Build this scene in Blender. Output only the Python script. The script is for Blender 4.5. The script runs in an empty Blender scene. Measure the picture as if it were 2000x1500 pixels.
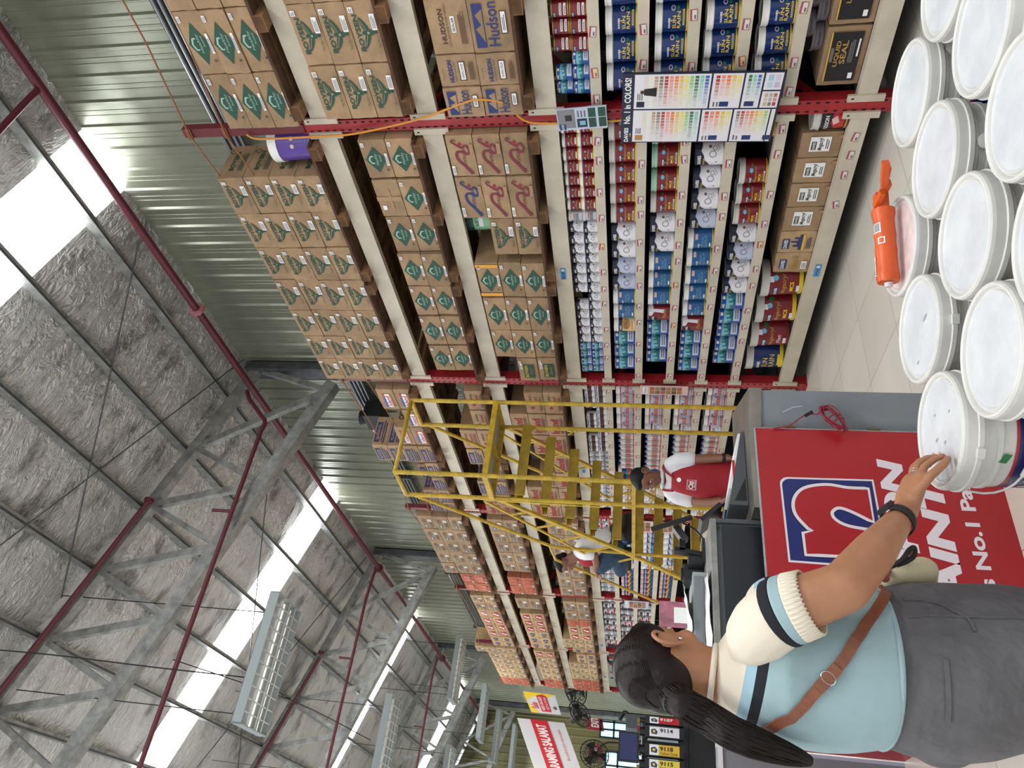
import bpy, bmesh, math, random
from mathutils import Vector, Matrix
random.seed(11)
C = bpy.context.scene.collection
SC = bpy.context.scene
PI = math.pi

# ------------------------------------------------------------------ camera
cam_d = bpy.data.cameras.new('camera'); cam = bpy.data.objects.new('camera', cam_d); C.objects.link(cam)
FW = Vector((0.56941204, 0.80411127, 0.17080692)); RT = Vector((0.81393637, -0.5806108, 0.0199671)); UP = Vector((-0.11522811, -0.12765646, 0.98510218))
# the phone is held sideways: the picture's right edge points down
cx, cy, cz = -UP, RT, -FW
cam.matrix_world = Matrix(((cx.x, cy.x, cz.x, 0), (cx.y, cy.y, cz.y, 0), (cx.z, cy.z, cz.z, 1.4), (0, 0, 0, 1)))
cam_d.sensor_width = 36; cam_d.lens = 26.416; cam_d.clip_start = 0.05; cam_d.clip_end = 200
SC.camera = cam

# ------------------------------------------------------------------ world and exposure
w = bpy.data.worlds.new('world'); SC.world = w; w.use_nodes = True
w.node_tree.nodes['Background'].inputs[0].default_value = (0.93, 0.97, 1.0, 1)
w.node_tree.nodes['Background'].inputs[1].default_value = 1.0
SC.view_settings.view_transform = 'Standard'; SC.view_settings.look = 'None'
SC.view_settings.exposure = 0.0; SC.view_settings.gamma = 1; SC.view_settings.use_curve_mapping = False
SKYLIGHT_POWER = 11.0      # daylight through the translucent roof sheets
LAMP_POWER = 45.0          # ceiling fixtures, seen ones and added fill ones, watts each

# ------------------------------------------------------------------ materials
def lin(c):
    c = c / 255.0
    return c / 12.92 if c <= 0.04045 else ((c + 0.055) / 1.055) ** 2.4
def rgb(r, g, b): return (lin(r), lin(g), lin(b), 1)
MATS = {}
def mat(name, col, rough=0.6, metal=0.0, noise=0.0, nscale=8.0, bump=0.0, bscale=40.0, spec=0.5, emit=0.0, alpha=1.0, trans=0.0, coat=0.0, sub=0.0, dark=None, bdist=0.01):
    if name in MATS: return MATS[name]
    m = bpy.data.materials.new(name); m.use_nodes = True; nt = m.node_tree
    b = nt.nodes['Principled BSDF']; c = rgb(*col)
    b.inputs['Base Color'].default_value = c; b.inputs['Roughness'].default_value = rough
    b.inputs['Metallic'].default_value = metal; b.inputs['Specular IOR Level'].default_value = spec
    if coat: b.inputs['Coat Weight'].default_value = coat
    if trans: b.inputs['Transmission Weight'].default_value = trans
    if alpha < 1: b.inputs['Alpha'].default_value = alpha
    if sub:
        b.inputs['Subsurface Weight'].default_value = sub; b.inputs['Subsurface Radius'].default_value = (0.02, 0.008, 0.004)
    if emit:
        b.inputs['Emission Color'].default_value = c; b.inputs['Emission Strength'].default_value = emit
    if noise or bump:
        tc = nt.nodes.new('ShaderNodeTexCoord')
    if noise:
        n = nt.nodes.new('ShaderNodeTexNoise'); n.inputs['Scale'].default_value = nscale; n.inputs['Detail'].default_value = 6; n.inputs['Roughness'].default_value = 0.65
        geo = nt.nodes.new('ShaderNodeNewGeometry')
        nt.links.new(geo.outputs['Position'], n.inputs['Vector'])
        r = nt.nodes.new('ShaderNodeValToRGB'); r.color_ramp.elements[0].position = 0.3; r.color_ramp.elements[1].position = 0.7
        d = dark if dark else tuple(max(0, v * (1 - noise)) for v in col)
        r.color_ramp.elements[0].color = rgb(*d); r.color_ramp.elements[1].color = rgb(*[min(255, v * (1 + noise * 0.25)) for v in col])
        nt.links.new(n.outputs['Fac'], r.inputs['Fac']); nt.links.new(r.outputs['Color'], b.inputs['Base Color'])
    if bump:
        n2 = nt.nodes.new('ShaderNodeTexNoise'); n2.inputs['Scale'].default_value = bscale; n2.inputs['Detail'].default_value = 4
        nt.links.new(tc.outputs['Object'], n2.inputs['Vector'])
        bp = nt.nodes.new('ShaderNodeBump'); bp.inputs['Strength'].default_value = bump; bp.inputs['Distance'].default_value = bdist
        nt.links.new(n2.outputs['Fac'], bp.inputs['Height']); nt.links.new(bp.outputs['Normal'], b.inputs['Normal'])
    MATS[name] = m
    return m
def carton_mat(name, col):
    """corrugated board: each carton has a slightly different tone, faint wear"""
    m = mat(name, col, 0.8, noise=0.16, nscale=5.5, bump=0.25, bscale=9)
    nt = m.node_tree; b = nt.nodes['Principled BSDF']; src = b.inputs['Base Color'].links[0].from_socket
    oi = nt.nodes.new('ShaderNodeObjectInfo'); hs = nt.nodes.new('ShaderNodeHueSaturation')
    mr = nt.nodes.new('ShaderNodeMapRange'); mr.inputs['To Min'].default_value = 0.86; mr.inputs['To Max'].default_value = 1.1
    nt.links.new(oi.outputs['Random'], mr.inputs['Value']); nt.links.new(mr.outputs['Result'], hs.inputs['Value'])
    nt.links.new(src, hs.inputs['Color']); nt.links.new(hs.outputs['Color'], b.inputs['Base Color'])
    return m
def K(name, *a, **k): mat(name, *a, **k); return name
carton_mat('carton', (160, 131, 99)); carton_mat('carton_light', (184, 154, 114)); carton_mat('carton_orange', (172, 98, 70))
K('carton_tape', (158, 122, 84), 0.35); K('tape_yellow', (214, 150, 34), 0.3); K('tape_clear', (196, 174, 146), 0.15)
K('paper', (226, 226, 226), 0.6); K('paper_ink', (90, 90, 96), 0.7); K('ink_green', (32, 74, 60), 0.7); K('ink_brown', (74, 46, 40), 0.7)
K('ink_navy', (38, 52, 104), 0.7); K('ink_red', (150, 34, 44), 0.7); K('ink_wine', (116, 42, 54), 0.7); K('ink_grey', (98, 92, 90), 0.7)
K('ink_black', (28, 26, 26), 0.6); K('ink_gold', (170, 132, 60), 0.5); K('ink_yellow', (212, 170, 50), 0.6); K('ink_pale', (150, 176, 160), 0.7)
K('wood', (134, 98, 66), 0.85, noise=0.35, nscale=9); K('wood_dark', (86, 58, 38), 0.9, noise=0.3, nscale=9)
K('beam_cream', (194, 184, 166), 0.45, noise=0.10, nscale=3.5, bump=0.08, bscale=12); K('rack_red', (158, 34, 40), 0.4, noise=0.12, nscale=6)
K('rack_maroon', (100, 28, 36), 0.4); K('slot', (14, 12, 12), 0.9); K('black_board', (16, 16, 18), 0.9); K('shelf_dark', (40, 38, 36), 0.8)
K('tag_white', (206, 200, 198), 0.5); K('tag_red', (158, 66, 76), 0.5); K('tag_blue', (42, 138, 200), 0.4)
K('label_navy', (20, 46, 100), 0.25); K('label_wine', (116, 30, 36), 0.3); K('label_yellow', (226, 194, 40), 0.4); K('label_white', (216, 214, 220), 0.3)
K('label_blue', (38, 88, 140), 0.28); K('label_sky', (112, 170, 184), 0.3); K('label_royal', (24, 70, 150), 0.3); K('label_teal', (24, 108, 100), 0.3)
K('label_lilac', (176, 184, 206), 0.3); K('label_red', (176, 32, 36), 0.3); K('label_orange', (182, 84, 56), 0.4); K('label_cream', (214, 186, 140), 0.4)
K('label_ink', (18, 24, 52), 0.4); K('label_grey', (120, 118, 124), 0.4); K('label_gold', (168, 124, 56), 0.35); K('label_green', (36, 110, 62), 0.4)
K('label_bubble', (110, 176, 214), 0.2); K('label_pink', (206, 176, 172), 0.4); K('label_black', (24, 24, 28), 0.3); K('label_silver', (178, 180, 186), 0.25, 0.5)
K('lid_white', (226, 226, 222), 0.35); K('lid_grey', (196, 194, 190), 0.35); K('lid_mint', (150, 190, 166), 0.35); K('lid_yellow', (216, 196, 70), 0.35); K('lid_pink', (190, 132, 120), 0.4)
K('tin', (150, 148, 140), 0.3, 0.9); K('tin_gold', (176, 144, 66), 0.3, 0.6); K('glass_brown', (92, 44, 26), 0.2); K('cap_blue', (26, 54, 150), 0.35)
K('plastic_grey', (104, 98, 106), 0.5); K('purple', (82, 56, 142), 0.3); K('green_pail', (126, 180, 140), 0.35); K('dark_green', (22, 62, 48), 0.4)
K('pail_white', (214, 213, 209), 0.38, noise=0.05, nscale=14, sub=0.0); K('pail_disc', (206, 208, 210), 0.5, noise=0.07, nscale=9, dark=(188, 190, 196))
K('pail_pinkish', (222, 204, 204), 0.5, noise=0.14, nscale=16); K('pail_blue', (28, 36, 92), 0.3)
K('sign_red', (166, 24, 34), 0.38, noise=0.05, nscale=3); K('sign_blue', (24, 36, 104), 0.4); K('sign_white', (222, 214, 222), 0.5); K('sign_black', (20, 18, 30), 0.5)
K('steel', (150, 146, 138), 0.35, 0.85, noise=0.15, nscale=5); K('grey_paint', (124, 130, 136), 0.4, noise=0.05, nscale=4); K('grey_dark', (74, 78, 82), 0.45); K('grey_edge', (160, 166, 168), 0.4, noise=0.2, nscale=18)
K('black_panel', (26, 30, 36), 0.35); K('black_plastic', (22, 22, 24), 0.45); K('black_rubber', (18, 18, 20), 0.6); K('brass', (150, 124, 70), 0.35, 0.9)
K('yellow_paint', (196, 162, 44), 0.42, noise=0.22, nscale=14); K('yellow_step', (164, 136, 38), 0.55, noise=0.2, nscale=10); K('expanded', (150, 146, 128), 0.7)
K('galv', (158, 158, 154), 0.5, 0.35, noise=0.3, nscale=7); K('galv_dark', (92, 94, 96), 0.5, 0.3, noise=0.3, nscale=6)
K('pipe_red', (98, 34, 44), 0.4); K('pipe_flange', (170, 110, 114), 0.4); K('conduit', (128, 130, 132), 0.3, 0.85)
K('lamp_housing', (156, 166, 166), 0.4); K('lamp_louver', (205, 206, 205), 0.25, 0.4); K('tube', (255, 255, 250), 0.4, emit=0.9)
K('twine', (140, 92, 58), 0.8); K('twine_orange', (206, 136, 52), 0.7); K('cable_red', (138, 30, 48), 0.5); K('cable_black', (24, 24, 26), 0.5)
K('orange_plastic', (208, 86, 28), 0.35, noise=0.06, nscale=20); K('clear_plastic', (204, 202, 200), 0.2)
K('skin', (170, 118, 86), 0.5, noise=0.05, nscale=30, sub=0.06); K('skin_dark', (124, 82, 60), 0.5, noise=0.05, nscale=30); K('skin_hand', (178, 126, 98), 0.5, noise=0.06, nscale=30, sub=0.06)
K('lip', (136, 74, 66), 0.5); K('eye_white', (220, 214, 206), 0.3); K('eye_dark', (20, 14, 12), 0.3); K('nail', (206, 160, 148), 0.3)
K('hair', (22, 12, 11), 0.5, spec=0.25, bump=0.3, bscale=60); K('hair_black', (10, 9, 9), 0.6, spec=0.25, bump=0.4, bscale=60)
K('cloth_cream', (218, 208, 190), 0.85, bump=0.15, bscale=24); K('cloth_blue', (146, 172, 178), 0.85, bump=0.15, bscale=24); K('cloth_black', (14, 16, 26), 0.85)
K('trouser_grey', (96, 94, 98), 0.85, noise=0.12, nscale=9, bump=1.0, bscale=6.5, bdist=0.05); K('cloth_white', (216, 216, 220), 0.8, bump=0.3, bscale=18); K('cloth_red', (150, 20, 34), 0.75, bump=0.3, bscale=16)
K('denim', (48, 70, 96), 0.85, noise=0.25, nscale=18); K('leather', (138, 82, 58), 0.45, noise=0.15, nscale=30); K('canvas', (206, 196, 164), 0.8); K('silver', (200, 200, 204), 0.2, 1.0)
K('screen_blue', (22, 32, 76), 0.15, emit=0.25); K('screen_sky', (96, 160, 212), 0.3, emit=0.4); K('banner_white', (206, 208, 212), 0.5); K('banner_red', (196, 38, 52), 0.5)
K('banner_yellow', (232, 200, 40), 0.5); K('banner_lilac', (150, 156, 196), 0.5); K('exit_red', (150, 34, 54), 0.5); K('glass_sky', (176, 226, 240), 0.2, emit=1.6); K('frame_dark', (34, 40, 48), 0.4)
K('fan_black', (20, 22, 22), 0.5); K('poster_pink', (176, 110, 126), 0.5, noise=0.3, nscale=20); K('poster_grey', (120, 128, 130), 0.5, noise=0.4, nscale=22); K('poster_rust', (156, 92, 76), 0.5, noise=0.3, nscale=30)

# ------------------------------------------------------------------ mesh builder
class MB:
    def __init__(s): s.v = []; s.f = []; s.m = []; s.mats = []; s.sm = []
    def mi(s, name):
        if name not in s.mats: s.mats.append(name)
        return s.mats.index(name)
    def add(s, vs, fs, m, smooth=False):
        o = len(s.v); s.v += [tuple(v) for v in vs]; k = s.mi(m)
        for f in fs: s.f.append(tuple(i + o for i in f)); s.m.append(k); s.sm.append(smooth)
        return s
    def box(s, x0, x1, y0, y1, z0, z1, m):
        vs = [(x, y, z) for x in (x0, x1) for y in (y0, y1) for z in (z0, z1)]
        return s.add(vs, [(0, 1, 3, 2), (4, 6, 7, 5), (0, 4, 5, 1), (2, 3, 7, 6), (0, 2, 6, 4), (1, 5, 7, 3)], m)
    def bar(s, p, q, w, h, m, upv=(0, 0, 1)):
        p = Vector(p); q = Vector(q); d = (q - p).normalized(); u = Vector(upv)
        a = d.cross(u)
        if a.length < 1e-3: a = d.cross(Vector((1, 0, 0)))
        a.normalize(); b = a.cross(d); a *= w / 2; b *= h / 2
        vs = [p + a + b, p - a + b, p - a - b, p + a - b, q + a + b, q - a + b, q - a - b, q + a - b]
        return s.add(vs, [(0, 1, 2, 3), (7, 6, 5, 4), (0, 4, 5, 1), (1, 5, 6, 2), (2, 6, 7, 3), (3, 7, 4, 0)], m)
    def tube(s, pts, r, m, seg=8, caps=True):
        pts = [Vector(p) for p in pts]; n = len(pts); rs = r if isinstance(r, (list, tuple)) else [r] * n
        vs = []; prev = None
        for i, p in enumerate(pts):
            d = (pts[min(i + 1, n - 1)] - pts[max(i - 1, 0)]).normalized()
            if prev is None:
                a = d.cross(Vector((0, 0, 1)))
                if a.length < 1e-3: a = d.cross(Vector((1, 0, 0)))
            else: a = prev - d * prev.dot(d)
            a.normalize(); prev = a; b = d.cross(a)
            for k in range(seg):
                t = 2 * PI * k / seg; vs.append(p + (a * math.cos(t) + b * math.sin(t)) * rs[i])
        fs = []
        for i in range(n - 1):
            for k in range(seg):
                fs.append((i * seg + k, i * seg + (k + 1) % seg, (i + 1) * seg + (k + 1) % seg, (i + 1) * seg + k))
        s.add(vs, fs, m, True)
        if caps: s.add(vs[:seg], [tuple(range(seg))[::-1]], m); s.add(vs[-seg:], [tuple(range(seg))], m)
        return s
    def lathe(s, prof, m, seg=24, o=(0, 0, 0), axis='z', smooth=True):
        """prof: (r, z[, material])"""
        for i in range(len(prof) - 1):
            a, b = prof[i], prof[i + 1]; mm = b[2] if len(b) > 2 else m; vs = []
            for (r, z) in ((a[0], a[1]), (b[0], b[1])):
                for k in range(seg):
                    t = 2 * PI * k / seg; x, y = r * math.cos(t), r * math.sin(t)
                    v = (x, y, z) if axis == 'z' else ((z, x, y) if axis == 'x' else (y, z, x))
                    vs.append((v[0] + o[0], v[1] + o[1], v[2] + o[2]))
            s.add(vs, [(k, (k + 1) % seg, seg + (k + 1) % seg, seg + k) for k in range(seg)], mm, smooth)
        return s
    def ball(s, c, r, m, seg=12, rings=8, mtx=None):
        rr = r if isinstance(r, (list, tuple)) else (r, r, r); vs = []; fs = []
        for i in range(rings + 1):
            p = PI * i / rings
            for k in range(seg):
                t = 2 * PI * k / seg; v = Vector((rr[0] * math.sin(p) * math.cos(t), rr[1] * math.sin(p) * math.sin(t), rr[2] * math.cos(p)))
                if mtx: v = mtx @ v
                vs.append(v + Vector(c))
        for i in range(rings):
            for k in range(seg): fs.append((i * seg + k, (i + 1) * seg + k, (i + 1) * seg + (k + 1) % seg, i * seg + (k + 1) % seg))
        return s.add(vs, fs, m, True)
    def deco(s, d, fn, step=None):
        """lay 2D printing (Deco) on a surface through fn(u, v, layer)"""
        for (vs, fs, m, layer) in d.items:
            if step and (max(v[0] for v in vs) - min(v[0] for v in vs)) > step:
                bm = bmesh.new(); bv = [bm.verts.new((v[0], v[1], 0)) for v in vs]
                for f in fs:
                    try: bm.faces.new([bv[i] for i in f])
                    except ValueError: pass
                lo = min(v[0] for v in vs); hi = max(v[0] for v in vs); k = math.ceil(lo / step)
                while k * step < hi:
                    bmesh.ops.bisect_plane(bm, geom=bm.verts[:] + bm.edges[:] + bm.faces[:], plane_co=(k * step, 0, 0), plane_no=(1, 0, 0)); k += 1
                bm.verts.index_update(); vs = [(v.co.x, v.co.y) for v in bm.verts]; fs = [[v.index for v in f.verts] for f in bm.faces]; bm.free()
            s.add([fn(v[0], v[1], layer) for v in vs], fs, m)
        return s
    def build(s, name, parent=None, loc=None, rz=0.0, weld=False):
        me = bpy.data.meshes.new(name); me.from_pydata(s.v, [], s.f)
        for n in s.mats: me.materials.append(MATS[n])
        me.polygons.foreach_set('material_index', s.m); me.polygons.foreach_set('use_smooth', s.sm)
        me.validate(); me.update()
        if weld:
            bm = bmesh.new(); bm.from_mesh(me); bmesh.ops.remove_doubles(bm, verts=bm.verts[:], dist=1e-5); bm.to_mesh(me); bm.free()
        o = bpy.data.objects.new(name, me); C.objects.link(o)
        if parent: o.parent = parent
        if loc: o.location = loc
        if rz: o.rotation_euler[2] = rz
        return o
def tag(o, label=None, cat=None, group=None, kind=None):
    if label: o['label'] = label
    if cat: o['category'] = cat
    if group: o['group'] = group
    if kind: o['kind'] = kind
    return o
def empty(name, loc=(0, 0, 0), rz=0):
    o = bpy.data.objects.new(name, None); C.objects.link(o); o.location = loc; o.rotation_euler[2] = rz; o.empty_display_size = 0.05
    return o
def kids(o): return [c for c in bpy.data.objects if c.parent == o]
TREE = {}
def proto(o, children=()):
    """remember a thing and its parts so that it can be copied quickly; children: list of (obj, [grandchildren])"""
    TREE[o.name] = list(children); return o
USED = set()
def place(p, loc, rz=0.0, scale=None, label=None, cat=None, group=None):
    """first call moves the prototype itself, later calls copy it with its parts"""
    if p.name not in USED: USED.add(p.name); r = p
    else:
        r = p.copy(); C.objects.link(r)
        for ch in TREE.get(p.name, []):
            ch, gs = ch if isinstance(ch, tuple) else (ch, [])
            c = ch.copy(); C.objects.link(c); c.parent = r
            for g in gs: g2 = g.copy(); C.objects.link(g2); g2.parent = c
    r.location = loc; r.rotation_euler[2] = rz; r.scale = scale if scale else (1, 1, 1)
    tag(r, label, cat, group); return r

# ------------------------------------------------------------------ printing
GL = {}
def glyphs(txt, bold=0.0, shear=0.0, space=1.0, res=2):
    key = (txt, bold, shear, space, res)
    if key in GL: return GL[key]
    cu = bpy.data.curves.new('t', 'FONT'); cu.body = txt; cu.size = 1; cu.offset = bold; cu.shear = shear; cu.resolution_u = res; cu.space_character = space
    ob = bpy.data.objects.new('t', cu); me = bpy.data.meshes.new_from_object(ob)
    vs = [(v.co.x, v.co.y) for v in me.vertices]; fs = [tuple(p.vertices) for p in me.polygons]
    bpy.data.objects.remove(ob); bpy.data.curves.remove(cu); bpy.data.meshes.remove(me)
    x0 = min(v[0] for v in vs); x1 = max(v[0] for v in vs); y0 = min(v[1] for v in vs); y1 = max(v[1] for v in vs)
    GL[key] = ([((x - x0) / (x1 - x0), (y - y0) / (y1 - y0)) for x, y in vs], fs); return GL[key]
class Deco:
    def __init__(s): s.items = []
    def poly(s, pts, m, layer=0): s.items.append(([tuple(p) for p in pts], [tuple(range(len(pts)))], m, layer)); return s
    def rect(s, x0, x1, y0, y1, m, layer=0): return s.poly([(x0, y0), (x1, y0), (x1, y1), (x0, y1)], m, layer)
    def text(s, t, x0, x1, y0, y1, m, layer=1, bold=0.0, shear=0.0, rot=False, space=1.0):
        """text fitted to the rectangle; rot: reads downwards"""
        vs, fs = glyphs(t, bold, shear, space, 7 if y1 - y0 > 0.06 else 2)
        if rot: vs = [(x0 + (x1 - x0) * b, y1 - (y1 - y0) * a) for a, b in vs]
        else: vs = [(x0 + (x1 - x0) * a, y0 + (y1 - y0) * b) for a, b in vs]
        s.items.append((vs, fs, m, layer)); return s
    def boxring(s, x, y, hw, hh, w, m, layer=0):
        for (a, b, c, e) in ((x - hw, x + hw, y - hh, y - hh + w), (x - hw, x + hw, y + hh - w, y + hh), (x - hw, x - hw + w, y - hh, y + hh), (x + hw - w, x + hw, y - hh, y + hh)): s.rect(a, b, c, e, m, layer)
        return s
    def disc(s, x, y, r, m, layer=0, n=14, ry=None):
        ry = ry or r; return s.poly([(x + r * math.cos(2 * PI * k / n), y + ry * math.sin(2 * PI * k / n)) for k in range(n)], m, layer)
    def ring(s, x, y, r, w, m, layer=0, n=18, ry=None):
        ry = ry or r; vs = []
        for k in range(n):
            a = 2 * PI * k / n; vs += [(x + r * math.cos(a), y + ry * math.sin(a)), (x + (r - w) * math.cos(a), y + (ry - w) * math.sin(a))]
        s.items.append((vs, [(2 * k, (2 * k + 2) % (2 * n), (2 * k + 3) % (2 * n), 2 * k + 1) for k in range(n)], m, layer)); return s
    def line(s, pts, w, m, layer=0):
        n = len(pts); vs = []; ws = w if isinstance(w, (list, tuple)) else [w] * n
        for i in range(n):
            a = pts[max(i - 1, 0)]; b = pts[min(i + 1, n - 1)]; dx, dy = b[0] - a[0], b[1] - a[1]; l = math.hypot(dx, dy) or 1
            nx, ny = -dy / l * ws[i] / 2, dx / l * ws[i] / 2; vs += [(pts[i][0] + nx, pts[i][1] + ny), (pts[i][0] - nx, pts[i][1] - ny)]
        s.items.append((vs, [(2 * i, 2 * i + 1, 2 * i + 3, 2 * i + 2) for i in range(n - 1)], m, layer)); return s
    def lines(s, x0, x1, y0, y1, n, m, layer=1, ragged=0.25):
        """illegible small print as short bars"""
        h = (y1 - y0) / n
        for i in range(n):
            y = y1 - (i + 0.5) * h; e = x1 - (x1 - x0) * ragged * random.random(); s.rect(x0, e, y - h * 0.22, y + h * 0.22, m, layer)
        return s
def smooth_pts(p, n=6):
    out = []; m = len(p)
    for i in range(m - 1):
        a = p[max(i - 1, 0)]; b = p[i]; c = p[i + 1]; d = p[min(i + 2, m - 1)]
        for k in range(n):
            t = k / n
            out.append(tuple(0.5 * (2 * b[j] + (c[j] - a[j]) * t + (2 * a[j] - 5 * b[j] + 4 * c[j] - d[j]) * t * t + (3 * b[j] - a[j] - 3 * c[j] + d[j]) * t ** 3) for j in range(len(b))))
    out.append(tuple(p[-1])); return out
def front(x=0.0, yc=0.0, z=0.0, e=0.0006):
    """face looking to -X; u runs to -Y"""
    return lambda u, v, l: (x - e * (l + 1), yc - u, z + v)
def frontY(y=0.0, xc=0.0, z=0.0, e=0.0006):
    """face looking to -Y; u runs to +X"""
    return lambda u, v, l: (xc + u, y - e * (l + 1), z + v)
def wrap(R, rot=0.0, e=0.0006, R2=None, H=1.0):
    def fn(u, v, l):
        r = R if R2 is None else R + (R2 - R) * v / H
        a = u / R + rot; q = r + e * (l + 1); return (-math.cos(a) * q, -math.sin(a) * q, v)
    return fn
def frame(o, ex, ey, e=0.0006):
    o = Vector(o); ex = Vector(ex).normalized(); ey = Vector(ey).normalized(); n = ex.cross(ey)
    return lambda u, v, l: tuple(o + ex * u + ey * v + n * (e * (l + 1)))
ORD = ['first', 'second', 'third', 'fourth', 'fifth', 'sixth', 'seventh', 'eighth', 'ninth', 'tenth', 'eleventh', 'twelfth', 'thirteenth', 'fourteenth', 'fifteenth', 'sixteenth', 'seventeenth', 'eighteenth', 'nineteenth', 'twentieth', 'twenty-first', 'twenty-second', 'twenty-third', 'twenty-fourth', 'twenty-fifth', 'twenty-sixth', 'twenty-seventh', 'twenty-eighth', 'twenty-ninth', 'thirtieth', 'thirty-first', 'thirty-second']
BAY = ['before nearest red post', 'after nearest red post', 'after second red post', 'after third red post', 'after fourth red post', 'after fifth red post']
POST_Y = [0.0, 2.793, 5.585, 8.378, 11.17, 13.963, 16.755]
# measured frame of the rack: front plane x = 4.0, beams' top heights
XF = 4.0; BT = {'B1': 3.527, 'B2': 2.817, 'B3': 2.068, 'S1': 1.734, 'S2': 1.466, 'S3': 1.196, 'S4': 0.925, 'S5': 0.640, 'B4': 0.233}
# ================================================================== the building
WX = 5.5; EAVE = 6.53; SL = 0.34; FARY = 27.0; XL = -5.0; YN = -4.0
def roofz(x, off=0.0): return EAVE + (WX - x) * SL + off
def floor_mat():
    m = bpy.data.materials.new('floor_tiles'); m.use_nodes = True; nt = m.node_tree; b = nt.nodes['Principled BSDF']
    g = nt.nodes.new('ShaderNodeNewGeometry'); mp = nt.nodes.new('ShaderNodeMapping'); mp.inputs['Location'].default_value = (0.32, 0.416, 0)
    br = nt.nodes.new('ShaderNodeTexBrick'); br.offset = 0; br.inputs['Scale'].default_value = 1; br.inputs['Brick Width'].default_value = 0.54; br.inputs['Row Height'].default_value = 0.557
    br.inputs['Mortar Size'].default_value = 0.0018; br.inputs['Mortar Smooth'].default_value = 0.1
    br.inputs['Color1'].default_value = rgb(222, 217, 206); br.inputs['Color2'].default_value = rgb(216, 210, 198); br.inputs['Mortar'].default_value = rgb(122, 116, 110)
    nt.links.new(g.outputs['Position'], mp.inputs['Vector']); nt.links.new(mp.outputs['Vector'], br.inputs['Vector'])
    n = nt.nodes.new('ShaderNodeTexNoise'); n.inputs['Scale'].default_value = 2.2; n.inputs['Detail'].default_value = 5
    nt.links.new(g.outputs['Position'], n.inputs['Vector'])
    mx = nt.nodes.new('ShaderNodeMixRGB'); mx.blend_type = 'MULTIPLY'; mx.inputs['Fac'].default_value = 0.18
    nt.links.new(br.outputs['Color'], mx.inputs['Color1']); nt.links.new(n.outputs['Fac'], mx.inputs['Color2']); nt.links.new(mx.outputs['Color'], b.inputs['Base Color'])
    b.inputs['Roughness'].default_value = 0.28; MATS['floor_tiles'] = m
floor_mat()
fl = MB(); fl.add([(XL, YN, 0), (WX, YN, 0), (WX, FARY, 0), (XL, FARY, 0)], [(0, 1, 2, 3)], 'floor_tiles'); tag(fl.build('floor'), kind='structure')

def wall_mat(name, col):
    mat(name, col, 0.30, 0.35, noise=0.10, nscale=1.6)
wall_mat('wall_metal', (140, 142, 124)); wall_mat('wall_olive', (132, 128, 92))
def rib_profile(y0, y1, pitch=0.25):
    p = []; y = y0
    while y < y1:
        for dy, dx in ((0, 0), (0.045, 0), (0.06, 0.022), (0.09, 0.022), (0.105, 0), (0.15, 0), (0.155, 0.004), (0.165, 0.004), (0.17, 0), (0.20, 0), (0.205, 0.004), (0.215, 0.004), (0.22, 0)):
            if y + dy < y1: p.append((y + dy, dx))
        y += pitch
    p.append((y1, 0)); return p
pr = rib_profile(-1.073, FARY); mb = MB(); vs = []
for y, dx in pr: vs += [(WX - dx, y, 0), (WX - dx, y, EAVE + 0.085)]
mb.add(vs, [(2 * i, 2 * i + 2, 2 * i + 3, 2 * i + 1) for i in range(len(pr) - 1)], 'wall_metal'); tag(mb.build('wall_right'), kind='structure')
# far wall, ribs vertical, window openings left open
WINS = [(4.96, 5.92, 0.9, 2.56), (2.9, 4.55, 0.9, 2.35)]
mb = MB(); p2 = []; x = XL
while x < WX: p2 += [(x, 0), (x + 0.12, 0), (x + 0.14, 0.02), (x + 0.18, 0.02), (x + 0.2, 0)]; x += 0.25
p2 = [q for q in p2 if q[0] < WX] + [(WX, 0)]
for i in range(len(p2) - 1):
    (xa, da), (xb, db) = p2[i], p2[i + 1]; mid = (xa + xb) / 2; seg = [(0, roofz(xa), roofz(xb))]
    for (a, b, z0, z1) in WINS:
        if a <= mid <= b: seg = [(0, z0, z0), (z1, roofz(xa), roofz(xb))]
    for s in seg:
        lo = s[0]; mb.add([(xa, FARY - da, lo), (xb, FARY - db, lo), (xb, FARY - db, s[2]), (xa, FARY - da, s[1])], [(0, 1, 2, 3)], 'wall_olive')
tag(mb.build('wall_far'), kind='structure')

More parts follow.
